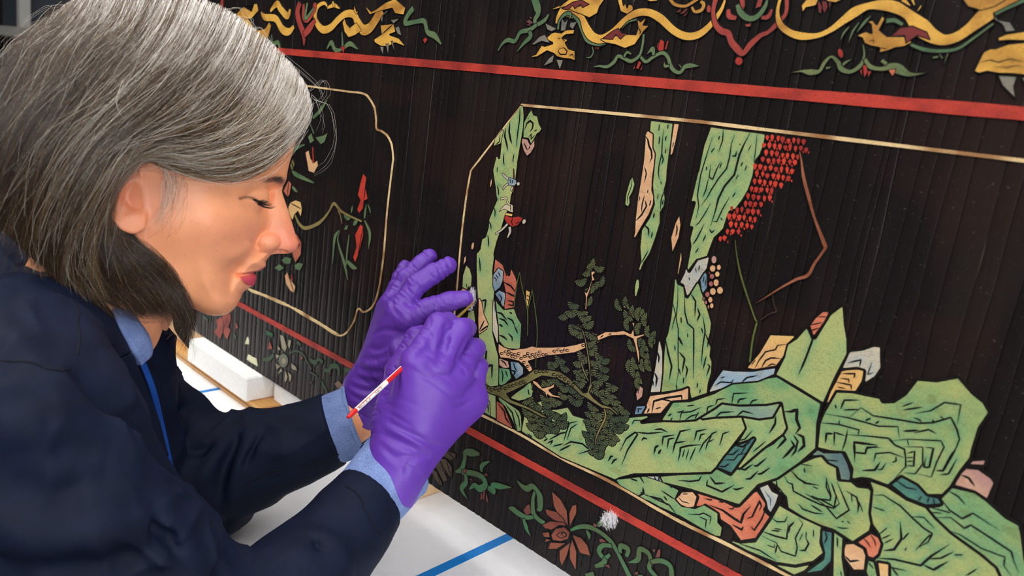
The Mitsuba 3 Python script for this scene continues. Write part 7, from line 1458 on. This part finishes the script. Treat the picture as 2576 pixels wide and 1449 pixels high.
mat('mat_glove', P_(lambda p, n, uv: mikit.mix(rgb(88, 48, 154), rgb(100, 57, 168), mikit.fbm(p.x * 40, p.y * 40, p.z * 40))), 0.42, 0.35)
bumped('mat_glove', P_(lambda p, n, uv: mikit.fbm(p.x * 900, p.y * 900, p.z * 900, 2), 3e-4), 0.00006)
def bounds(pts, pad):
    a = np.array(pts, float); return a.min(0) - pad, a.max(0) + pad
lo, hi = bounds([q for f_ in L_fing for q in f_[0]] + [L_open, LW], .04)
add('person__glove', nets(left_glove, lo, hi, .0011), 'mat_glove', True)
lo, hi = bounds([q for f_ in R_fing for q in f_[0]] + [R_open, RW], .045)
add('person__glove', nets(right_glove, lo, hi, .0010), 'mat_glove', True)
labels['person__glove'] = {'label': 'purple glove on the hand spread flat by the screen'}
labels['person__glove_001'] = {'label': 'purple glove on the hand closed round the brush'}

# ---------------------------------------------------------------- jacket
RS, RE, RC = np.array((-0.481,-0.3882,0.2154)), np.array((-0.3959,-0.2941,0.0457)), np.array((-0.4335,-0.1501,0.1209))
LS, LE, LC = np.array((-0.7604,-0.2386,0.1073)), np.array((-0.6268,-0.2003,0.0634)), np.array((-0.5602,-0.0996,0.1186))
def jacket_base(p):
    v = cap(p, (-0.6458,-0.3156,0.1493), (-0.6171,-0.3443,-0.0517), .092, .115)
    v = smin(v, cap(p, (-0.5451,-0.367,0.2035), (-0.7245,-0.2493,0.1243), .060, .056), .04)
    v = smin(v, cap(p, (-0.6276,-0.301,0.211), (-0.6779,-0.3514,0.1952), .056, .098), .04)
    v = smin(v, cap(p, (-0.6427,-0.3136,0.2146), (-0.5182,-0.3752,0.2324), .048, .054), .03)
    v = smin(v, cap(p, (-0.7085,-0.3046,0.077), (-0.6564,-0.2721,0.1196), .075, .045), .03)
    ra = smin(cap(p, RS, RE, .066, .050), cap(p, RE, RC, .056, .0305), .015)
    la = smin(cap(p, LS, LE, .064, .052), cap(p, LE, LC, .051, .0345), .012)
    v = smin(v, la, .010)
    return smin(v, ra, .012)
J_lines = [  # left elbow
    ([(-0.5757,-0.1929,0.1399),(-0.5723,-0.196,0.1194),(-0.5712,-0.2025,0.095),(-0.5779,-0.2028,0.0689)], .0040, .006), ([(-0.569,-0.1855,0.144),(-0.568,-0.1908,0.1238),(-0.5663,-0.1978,0.0959),(-0.5712,-0.1974,0.0665)], .0045, -.0045),
    ([(-0.5613,-0.179,0.1426),(-0.5616,-0.1857,0.1214),(-0.5621,-0.1943,0.0949)], .0030, .0035), ([(-0.5858,-0.1999,0.1468),(-0.5832,-0.2044,0.1244),(-0.5829,-0.2116,0.0999),(-0.5936,-0.2146,0.0766)], .0040, -.004),
    ([(-0.5861,-0.206,0.1274),(-0.5901,-0.2142,0.1126),(-0.6099,-0.2226,0.0986)], .0045, .0045), ([(-0.5945,-0.2098,0.1399),(-0.6023,-0.22,0.1297),(-0.6329,-0.2241,0.1165)], .0045, -.0045), ([(-0.6012,-0.2125,0.151),(-0.6082,-0.2214,0.1427),(-0.6488,-0.2214,0.1272)], .004, .004),
    ([(-0.6333,-0.2112,0.1599),(-0.6387,-0.2192,0.1498),(-0.6681,-0.2212,0.1396)], .004, -.004), ([(-0.5606,-0.1643,0.1435),(-0.547,-0.1587,0.121),(-0.537,-0.1429,0.098)], .006, -.002), 
    ([(-0.578,-0.1935,0.0542),(-0.5791,-0.198,0.0431),(-0.5812,-0.2022,0.0354)], .004, .003),
    # right sleeve: big drapes and the bunched elbow
    ([(-0.429,-0.4041,0.1906),(-0.4078,-0.3876,0.1818),(-0.3887,-0.3706,0.1811),(-0.3732,-0.3543,0.1882),(-0.373,-0.327,0.1863)], .0085, -.0080), ([(-0.4269,-0.4047,0.1825),(-0.4056,-0.3883,0.1732),(-0.3846,-0.3699,0.1712),(-0.3661,-0.3507,0.1789),(-0.3692,-0.3262,0.1781)], .0075, .0065),
    ([(-0.3914,-0.3829,0.2391),(-0.3797,-0.372,0.2399),(-0.385,-0.3509,0.234)], .007, .0022), ([(-0.3932,-0.3878,0.2286),(-0.3785,-0.3742,0.2293),(-0.3806,-0.3494,0.2263)], .007, -.0025), ([(-0.3827,-0.3801,0.2225),(-0.3676,-0.3665,0.2222),(-0.3816,-0.3395,0.2162)], .006, .002),
    ([(-0.3733,-0.3739,0.2151),(-0.3589,-0.3601,0.2174),(-0.3808,-0.3287,0.2039)], .006, -.003), ([(-0.3828,-0.3321,0.199),(-0.373,-0.325,0.193),(-0.3742,-0.3171,0.1773),(-0.3701,-0.3173,0.1643)], .0045, .006), ([(-0.3871,-0.3225,0.1978),(-0.3754,-0.3148,0.1886),(-0.3749,-0.306,0.1706),(-0.3768,-0.3004,0.1491)], .0050, -.006),
    ([(-0.3771,-0.3163,0.1883),(-0.3755,-0.3058,0.1728),(-0.3754,-0.2976,0.1541)], .003, .005), ([(-0.3797,-0.289,0.15),(-0.3716,-0.2827,0.1466),(-0.3596,-0.2753,0.1353)], .0045, .006), ([(-0.3825,-0.2773,0.1512),(-0.3718,-0.2693,0.1456),(-0.3586,-0.262,0.1305)], .004, -.004),
    ([(-0.3786,-0.2872,0.1526),(-0.3745,-0.2707,0.1489),(-0.373,-0.2596,0.1357)], .003, .004), ([(-0.3982,-0.2517,0.1456),(-0.3856,-0.2412,0.1426),(-0.3748,-0.2349,0.1313)], .004, -.003), ([(-0.4011,-0.2286,0.1393),(-0.3925,-0.2237,0.1299),(-0.3869,-0.2217,0.1198)], .0035, .0028),
    
    # body
    ([(-0.4153,-0.3657,0.2753),(-0.4228,-0.3502,0.2577),(-0.4357,-0.3321,0.2197),(-0.447,-0.3128,0.1808),(-0.4533,-0.297,0.1606)], .006, .008), ([(-0.4281,-0.378,0.2729),(-0.4145,-0.3669,0.2691),(-0.4028,-0.359,0.2606),(-0.4027,-0.3508,0.2418)], .006, -.004),
    
    ([(-0.5736,-0.3682,0.2836),(-0.5575,-0.3564,0.2746),(-0.5437,-0.3439,0.2745)], .005, -.003), ([(-0.4859,-0.31,0.2146),(-0.4937,-0.2973,0.1887),(-0.4989,-0.2861,0.1502)], .004, -.003), ([(-0.4175,-0.4058,0.2413),(-0.4039,-0.3918,0.2469),(-0.3935,-0.3806,0.2529)], .007, -.003)]
J_fl = folds(jacket_base, J_lines, gain=2.1)
R_ax2 = RC - RE; R_ax2 /= np.linalg.norm(R_ax2); L_ax2 = LC - LE; L_ax2 /= np.linalg.norm(L_ax2)
neck_a, neck_b = np.array((-0.6206,-0.2659,0.2824)), np.array((-0.6226,-0.2982,0.2055))
def off_table(v, p, gap):
    """cloth stops at the table top and at its front edge"""
    return smax(v, -np.maximum(p[:, 2] - gap, -(p[:, 1] + .225 + gap)), .004)
def jacket_sdf(p):
    v = apply_folds(p, jacket_base(p), J_fl)
    m = np.abs(v) < .03
    v[m] += .008 * (meshkit.fbm(p[m] * [18, 18, 26], 3, 4) - .5)
    for o, ax, wid, amp, sd in ((LE + (LC - LE) * .12, L_ax2, .060, .0085, 3.0), (RE + (RC - RE) * .30, R_ax2, .065, .0095, 9.0), (RS + (RE - RS) * .62, (RE - RS) / np.linalg.norm(RE - RS), .075, .0045, 15.0)):
        q = p[m] - o; s = q @ ax; e1 = np.cross(ax, [.2, .5, .84]); e1 /= np.linalg.norm(e1); e2 = np.cross(ax, e1); a1, a2 = q @ e1, q @ e2
        w = meshkit.noise(np.stack([s * 18, a1 * 18, a2 * 18], 1) + sd)
        nn = meshkit.noise(np.stack([s * 44 + w * 2.6, a1 * 11, a2 * 11], 1) + sd)
        r_ = 1 - np.abs(2 * nn - 1)
        v[m] -= amp * np.exp(-(s / wid) ** 2) * (r_ ** 2 - .35)
    v = off_table(v, p, .0012)
    d = np.linalg.norm(p - RC, axis=1) < .09
    v = np.where(d, smax(v, (p - RC) @ R_ax2, .002), v)
    d = np.linalg.norm(p - LC, axis=1) < .08
    v = np.where(d, smax(v, (p - LC) @ L_ax2, .002), v)
    return v
jb = [RS, RE, RC, LS, LE, LC, np.array((-0.6292,-0.3408,-0.0043)), np.array((-0.6729,-0.3387,0.2217))]
lo, hi = bounds(jb, .13)
jm = nets(jacket_sdf, lo, hi, .0023, safety=1.8)
mat('mat_jacket', P_(lambda p, n, uv: mikit.mix(rgb(10, 16, 32), rgb(16, 25, 48), mikit.fbm(p.x * 60, p.y * 60, p.z * 60))), 0.68, 0.14, sheen=0.15)
bumped('mat_jacket', P_(lambda p, n, uv: mikit.noise(p.x * 2300, p.y * 2300, p.z * 2300), 2e-4), 0.00012)
add('person__jacket', jm, 'mat_jacket', True)

# ---------------------------------------------------------------- shirt cuffs, collar, wrist
def ribbon(a, b, thick, n=30, m=6, bulge=0.0):
    """a sheet with thickness between two curves"""
    A, B = spline(a, n), spline(b, n)
    t = np.linspace(0, 1, m)[None, :, None]
    S = A[:, None] * (1 - t) + B[:, None] * t
    du = np.gradient(S, axis=0); dv = np.gradient(S, axis=1)
    N = np.cross(du, dv); N /= np.linalg.norm(N, axis=2, keepdims=True) + 1e-12
    if ((EYE - S.mean((0, 1))) @ N.mean((0, 1))) < 0: N = -N
    S = S + N * bulge * np.sin(np.pi * t)
    r = thick / 2
    v = np.concatenate([(S + N * r).reshape(-1, 3), (S - N * r).reshape(-1, 3)]); k = n * m
    fs = []
    for i in range(n - 1):
        for j in range(m - 1):
            q = [i * m + j, (i + 1) * m + j, (i + 1) * m + j + 1, i * m + j + 1]
            fs += [q, [x + k for x in q[::-1]]]
    rim = [i * m for i in range(n)] + [(n - 1) * m + j for j in range(1, m)] + [i * m + m - 1 for i in range(n - 2, -1, -1)] + [j for j in range(m - 2, 0, -1)]
    for x, y in zip(rim, rim[1:] + rim[:1]): fs.append([y, x, x + k, y + k])
    fs = np.array(fs); me = trimesh.Trimesh(v, np.vstack([fs[:, [0, 1, 2]], fs[:, [0, 2, 3]]]), process=False)
    me.fix_normals()
    return me

def cuff(c0, c1, r0, r1, thick=.0016, wob=0.0, seed=0, n=56, rows=8):
    """a hollow tube of cloth from c0 to c1 with turned edges"""
    c0, c1 = np.array(c0), np.array(c1); ax = (c1 - c0) / np.linalg.norm(c1 - c0)
    a = np.cross(ax, [0, 0, 1.]); a /= np.linalg.norm(a); b = np.cross(ax, a)
    ang = np.arange(n) * 2 * np.pi / n
    prof = [(t, 0) for t in np.linspace(0, 1, rows)] + [(1.004, -.5)] + [(t, -1) for t in np.linspace(1, 0, rows)]
    V = []
    for t, s in prof:
        r = r0 + (r1 - r0) * t + s * thick
        w = wob * (meshkit.noise(np.stack([np.cos(ang) * 2 + seed, np.sin(ang) * 2, np.full(n, t * 1.5)], 1)) - .5)
        V.append(c0 + (c1 - c0) * t + (r + w)[:, None] * (np.cos(ang)[:, None] * a + np.sin(ang)[:, None] * b))
    fs = []
    for i in range(len(prof) - 1):
        for j in range(n):
            k = (j + 1) % n
            fs.append([i * n + j, i * n + k, (i + 1) * n + k, (i + 1) * n + j])
    fs = np.array(fs); me = trimesh.Trimesh(np.vstack(V), np.vstack([fs[:, [0, 1, 2]], fs[:, [0, 2, 3]]]), process=False)
    return me

def weave(p, n, uv):
    f = mikit.noise(p.x * 5200, p.y * 1500, p.z * 1800) * .5 + mikit.noise(p.x * 1500, p.y * 5200, p.z * 5000) * .5
    return mikit.mix(rgb(88, 108, 160), rgb(136, 156, 204), mikit.smoothstep(.3, .75, f * .7 + .3 * mikit.fbm(p.x * 90, p.y * 90, p.z * 90)))
mat('mat_shirt', P_(weave), 0.8, 0.2, sheen=0.2)
cm = cat([cuff(RC - R_ax2 * .03, RC + R_ax2 * .034, .0285, .0318, wob=.004, seed=2), cuff(RC + R_ax2 * .0300, RC + R_ax2 * .0345, .0321, .0325, .002, .004, 2)])
add('person__shirt_cuff', cm, 'mat_shirt', True)
cm = cat([cuff(LC - L_ax2 * .03, LC + L_ax2 * .022, .0325, .0345, wob=.004, seed=5), cuff(LC + L_ax2 * .0185, LC + L_ax2 * .0225, .0351, .0353, .002, .004, 5)])
add('person__shirt_cuff', cm, 'mat_shirt', True)
labels['person__shirt_cuff'] = {'label': 'pale blue chambray cuff turned out of the nearer sleeve'}
labels['person__shirt_cuff_001'] = {'label': 'pale blue chambray cuff of the farther sleeve'}
add('person__shirt_collar', ribbon([(-0.5852,-0.2988,0.2735),(-0.5447,-0.3038,0.2548),(-0.5324,-0.2983,0.2366),(-0.5361,-0.29,0.2204)], [(-0.5922,-0.2897,0.2696),(-0.5528,-0.2901,0.2556),(-0.5437,-0.2815,0.2391),(-0.5437,-0.2789,0.2249),(-0.5367,-0.2893,0.2201)], .003, bulge=.001), 'mat_shirt', True)
add('person__jacket_collar', ribbon([(-0.5866,-0.3046,0.2766),(-0.5628,-0.3051,0.2632),(-0.5436,-0.3041,0.2508),(-0.5359,-0.2974,0.2315)], [(-0.5215,-0.3632,0.2904),(-0.4976,-0.3572,0.2802),(-0.4774,-0.3486,0.2708),(-0.5022,-0.3183,0.24)], .0028, bulge=.003), 'mat_jacket', True)
add('person__lapel', ribbon([(-0.5399,-0.2976,0.2294),(-0.5383,-0.2867,0.2062),(-0.5447,-0.2736,0.1727),(-0.5325,-0.27,0.1441)], [(-0.5016,-0.3204,0.2402),(-0.5208,-0.3057,0.2141),(-0.5217,-0.2974,0.1897),(-0.5155,-0.2904,0.1628)], .004, bulge=.004), 'mat_jacket', True)
seams = []
for pts in ([(-0.5418,-0.3437,0.2695),(-0.5021,-0.3489,0.2705),(-0.4758,-0.3538,0.2674),(-0.4495,-0.359,0.2631)], [(-0.4494,-0.4001,0.264),(-0.4366,-0.3869,0.2694),(-0.428,-0.3781,0.2727),(-0.4286,-0.3653,0.2709),(-0.4343,-0.3578,0.2672)], [(-0.5589,-0.1952,0.0825),(-0.5403,-0.1757,0.0913),(-0.5293,-0.1356,0.0995),(-0.519,-0.1095,0.109)], [(-0.426,-0.1806,0.1436),(-0.4097,-0.179,0.1461),(-0.3906,-0.1777,0.139),(-0.3881,-0.1686,0.1161)]):
    q = newton(jacket_sdf, spline(pts, 40)); q = ndimage.gaussian_filter1d(q, 1.5, axis=0); q = newton(jacket_sdf, q, 2); seams.append(tube(ndimage.gaussian_filter1d(q, 1.0, axis=0), .0007, 6))
mat('mat_seam', rgb(9, 13, 25), 0.7, 0.2)
for q in seams: add('person__jacket__seam', q, 'mat_seam', True)
mat('mat_lanyard', rgb(8, 62, 140), 0.6, 0.3)
add('person__lanyard', ribbon([(-0.5395,-0.2888,0.2209),(-0.5399,-0.2808,0.1983),(-0.5487,-0.2687,0.1602),(-0.5417,-0.2619,0.121)], [(-0.541,-0.2843,0.2219),(-0.5405,-0.2753,0.1955),(-0.5497,-0.2637,0.157),(-0.5416,-0.2577,0.1164)], .0012), 'mat_lanyard', True)
def flesh(p):
    v = cap(p, (-0.6206,-0.2659,0.2824), (-0.6267,-0.3041,0.1983), .048, .054)
    v = smin(v, cap(p, (-0.5474,-0.343,0.1981), (-0.7102,-0.2617,0.1317), .048, .042), .03)
    v = smin(v, cap(p, (-0.6458,-0.3156,0.1493), (-0.6195,-0.3436,-0.0422), .075, .095), .03)
    for a, b, c, w, rw in ((RS, RE, RC, (-0.4315,-0.1316,0.1348), .0235), (LS, LE, LC, (-0.5532,-0.0715,0.1352), .0245)):
        v = smin(v, cap(p, a, b, .045, .036), .01); v = smin(v, cap(p, b, c, .036, .026), .01); v = smin(v, cap(p, c, w, .026, rw), .006)
    return off_table(v, p, .004)
lo, hi = bounds(jb + [np.array((-0.4315,-0.1316,0.1348)), np.array((-0.5532,-0.0715,0.1352))], .08)
fm_ = nets(flesh, lo, hi, .003, safety=1.6)
def to_man(m): return m3.Manifold(m3.Mesh(np.asarray(m.vertices, np.float32), np.asarray(m.faces, np.uint32)))
try:
    A_, B_ = to_man(hm), to_man(fm_)
    if A_.status() != m3.Error.NoError or B_.status() != m3.Error.NoError: raise ValueError(str(A_.status()) + str(B_.status()))
    U_ = (A_ + B_).to_mesh()
    body = trimesh.Trimesh(U_.vert_properties[:, :3], U_.tri_verts, process=False)
except Exception as ex_:
    print('union failed', ex_)
    body = cat([hm, fm_])
scene['person__body'] = mikit.ply(body, 'mat_skin', True, color=skin_color(to_head(body.vertices)))

# ---------------------------------------------------------------- things on the table
mat('mat_wood', P_(lambda p, n, uv: mikit.mix(rgb(204, 158, 98), rgb(176, 126, 70), mikit.smoothstep(.3, .7, mikit.fbm(p.x * 6, p.y * 90, p.z * 140)))), 0.55, 0.3)
mat('mat_ply_edge', P_(lambda p, n, uv: mikit.mix(rgb(214, 172, 118), rgb(160, 112, 66), mikit.smoothstep(.4, .6, mikit.noise(p.x * 3, 1.0, p.z * 700)))), 0.6, 0.3)
mat('mat_foam', P_(lambda p, n, uv: mikit.mix(rgb(244, 244, 242), rgb(232, 231, 228), mikit.noise(p.x * 500, p.y * 500, p.z * 500))), 0.9, 0.2)
mat('mat_pale_wood', P_(lambda p, n, uv: mikit.mix(rgb(222, 190, 150), rgb(204, 166, 124), mikit.fbm(p.x * 8, p.y * 80, p.z * 80))), 0.6, 0.3)
add('support_board__plank', box((-1.95, -.0165, 0.0002), (-.852, .19, .0065), .0006), 'mat_ply_edge')
add('support_board__plank', box((-1.95, -.0165, .0065), (-.852, .19, .0122), .0008), 'mat_wood')
tag('support_board', 'thin wooden support board lying on the white table under the screen', 'board')
add('foam_block', box((-1.056, -.0225, .0123), (-.8765, .055, .0468), .002), 'mat_foam'); tag('foam_block', 'large white foam block carrying the screen on the wooden board', 'foam block')
add('foam_block', box((-.868, .014, .0123), (-.802, .05, .0468), .001), 'mat_foam'); tag('foam_block_001', 'small white foam piece under the screen right of the large block', 'foam block')
add('wood_block', box((-1.60, .004, .0123), (-1.062, .05, .0470), .001), 'mat_pale_wood'); tag('wood_block', 'pale wooden block under the screen left of the large foam block', 'wooden block')
for i, x in enumerate((-.62, -.02)):
    k = add('wood_block', box((x, .012, .0002), (x + .05, .10, .0470), .001), 'mat_pale_wood'); tag(k, ('pale wooden block hidden under the middle of the screen', 'pale wooden block hidden under the right end of the screen')[i], 'wooden block')
mat('mat_tape', rgb(24, 118, 196), 0.5, 0.35)
def tape(x0, x1, y0, y1, w):
    n = 14; t = np.linspace(0, 1, n); A = np.stack([x0 + (x1 - x0) * t - w / 2, y0 + (y1 - y0) * t, np.zeros(n)], 1); B = A + [w, 0, 0]
    lo, hi = np.vstack([A, B]), np.vstack([A, B]) + [0, 0, .0004]
    v = np.vstack([lo + [0, 0, .0001], hi]); m = 2 * n; f = []
    for i in range(n - 1):
        a, b, c, d = i, i + 1, n + i + 1, n + i
        f += [[m + a, m + d, m + c], [m + a, m + c, m + b], [a, b, m + b], [a, m + b, m + a], [d, m + c, c], [d, m + d, m + c]]
    return trimesh.Trimesh(v, f, process=False)
add('blue_tape', tape(-.9585, -.9775, -.20, .6, .0075), 'mat_tape'); tag('blue_tape', 'blue tape line on the table running under the wooden board', 'tape')
add('blue_tape', tape(-.4535, -.470, -.20, .6, .0105), 'mat_tape'); tag('blue_tape_001', 'blue tape line on the table in front of the lotus end of the screen', 'tape')

# brush held in the right hand
BA, BB = np.array((-0.4906,-0.0021,0.2557)), np.array((-0.4158,-0.1912,0.2054))
BL = np.linalg.norm(BB - BA); bd = (BB - BA) / BL
def seg(t0, t1, prof, sides=16):
    t = np.linspace(t0, t1, len(prof)); return tube(BA + bd * (t * BL)[:, None], prof, sides)
mat('mat_bristle', rgb(122, 84, 52), 0.6, 0.3); mat('mat_brass', rgb(214, 176, 92), 0.25, 0.5, metallic=0.9)
mat('mat_red_paint', rgb(196, 30, 28), 0.25, 0.5, clearcoat=0.6); mat('mat_white_paint', rgb(236, 234, 228), 0.3, 0.5); mat('mat_ink', rgb(24, 22, 22), 0.6, 0.3)
add('paint_brush__bristles', seg(0, .052, [.00012, .0005, .0009, .0010]), 'mat_bristle', True)
add('paint_brush__ferrule', cat([seg(.045, .235, [.0010, .00115, .0013, .00145, .0016]), seg(.20, .206, [.0018, .0018]), seg(.214, .22, [.0018, .0018])]), 'mat_brass', 40)
add('paint_brush__handle', cat([seg(.235, .755, [.0016, .0018, .0021, .0022, .0021, .00205]), seg(.952, 1.0, [.00182, .00185, .0018, .0012])]), 'mat_red_paint', 40)
add('paint_brush__label_band', seg(.755, .952, [.00205, .002, .00192, .00184]), 'mat_white_paint', 40)
# lettering lies along the handle on the side that faces the viewer, reading towards the bristles
bu = -bd; out_ = EYE - (BA + bd * BL * .78); out_ -= (out_ @ bu) * bu; out_ /= np.linalg.norm(out_); bv = np.cross(out_, bu)
def on_handle(mesh, t, ang, r):
    v = np.asarray(mesh.vertices); a = ang + v[:, 1] / r
    q = BA + bd * BL * t + v[:, :1] * bu + (r + v[:, 2:3]) * (np.cos(a)[:, None] * out_ + np.sin(a)[:, None] * bv)
    return trimesh.Trimesh(q, mesh.faces, process=False)
def fine(m, n=0):
    return m
add('paint_brush__lettering', cat([on_handle(meshkit.text_mesh('WAN ITEM NO:', .00155, .00004, True), .944, -.62, .00192), on_handle(meshkit.text_mesh('5186770', .00155, .00004, True), .842, -.62, .00202)]), 'mat_ink')
st = [[x, y, 0] for x in np.linspace(0, BL * .195, 14) for y in (-.00028, .00028)]
sf = [f for i in range(13) for f in ([2 * i, 2 * i + 2, 2 * i + 3], [2 * i, 2 * i + 3, 2 * i + 1])]
add('paint_brush__red_line', on_handle(trimesh.Trimesh(np.array(st) + [0, 0, .00003], sf, process=False), .951, .35, .00200), 'mat_red_paint')
st2 = [[x, y, 0] for x in np.linspace(0, BL * .19, 14) for y in (-.0004, .0004)]
add('paint_brush__white_line', on_handle(trimesh.Trimesh(np.array(st2) + [0, 0, .00004], sf, process=False), .755, .85, .00216), 'mat_white_paint')
tag('paint_brush', 'fine red handled paint brush with brass ferrule held in the purple gloved hand', 'paint brush')

# white fibre tufts caught on the screen
mat('mat_fibre', rgb(232, 230, 234), 0.6, 0.4)
def tuft(c, w, h, n, seed, lean=0.0, out=.010, along=(.5, -.2, -.8)):
    g = np.random.default_rng(seed); ms = []
    for i in range(n):
        a = g.uniform(0, 2 * np.pi); q = np.sqrt(g.random())
        p0 = np.array(c) + [q * np.cos(a) * w * .45 + lean * q * np.sin(a) * h * .45, -.0004 - g.random() * out * .35, q * np.sin(a) * h * .45]
        d = np.array(along) * g.choice([-1, 1]) + g.normal(0, .55, 3); d /= np.linalg.norm(d)
        l = g.uniform(.25, .6) * min(w, h); k = g.normal(0, .5, 3)
        pts = [p0 - d * l * .4, p0 + k * l * .12, p0 + d * l * .5 + k * l * .1]
        pts = np.array(pts); pts[:, 1] = np.minimum(pts[:, 1], -.0011)
        ms.append(tube(spline(pts, 5), 8e-5, 3, False))
    return cat(ms)
c1 = (-0.3035,0.1179); c2 = (-0.4963,0.256)
add('fibre_tuft', tuft((c1[0], 0, c1[1]), .016, .016, 260, 1, .45), 'mat_fibre', True); tag('fibre_tuft', 'torn white fibre tuft stuck across the lower red stripe of the screen', 'fibre tuft')
add('fibre_tuft', tuft((c2[0], 0, c2[1]), .011, .025, 300, 2, 0, .010, (.2, -.2, .9)), 'mat_fibre', True); tag('fibre_tuft_001', 'small white fibre tuft at the tip of the paint brush', 'fibre tuft')

# steel rack far behind at the left
mat('mat_rack', rgb(150, 150, 146), 0.5, 0.4)
rk = np.array((-3.8463,0.4743,0.5125))
def bar(a, b, w): return box(np.minimum(a, b) - w / 2, np.maximum(a, b) + w / 2)
for dx in (0, -1.1, .9):
    add('storage_rack__post', box((rk[0] + dx - .02, rk[1] - .02, RZ0), (rk[0] + dx + .02, rk[1] + .02, 2.2)), 'mat_rack')
    add('storage_rack__post', box((rk[0] + dx - .02, rk[1] + .48, RZ0), (rk[0] + dx + .02, rk[1] + .52, 2.2)), 'mat_rack')
for z in (-.45, rk[2] - .02, rk[2] + .62):
    add('storage_rack__shelf', box((rk[0] - 1.12, rk[1] - .025, z - .02), (rk[0] + .92, rk[1] + .53, z + .02)), 'mat_rack')
tag('storage_rack', 'grey steel storage rack out of focus in the dark behind the person', 'rack')
mat('mat_case', rgb(52, 58, 66), 0.6, 0.3)
add('storage_case__body', box((rk[0] - .55, rk[1] + .05, rk[2] + .002), (rk[0] - .08, rk[1] + .45, rk[2] + .40), .01), 'mat_case')
add('storage_case__handle', tube(spline([(rk[0] - .4, rk[1] + .04, rk[2] + .2), (rk[0] - .4, rk[1] + .01, rk[2] + .22), (rk[0] - .25, rk[1] + .01, rk[2] + .22), (rk[0] - .25, rk[1] + .04, rk[2] + .2)], 14), .008, 8), 'mat_rack', True)
tag('storage_case', 'dark grey storage case on the steel rack', 'case')
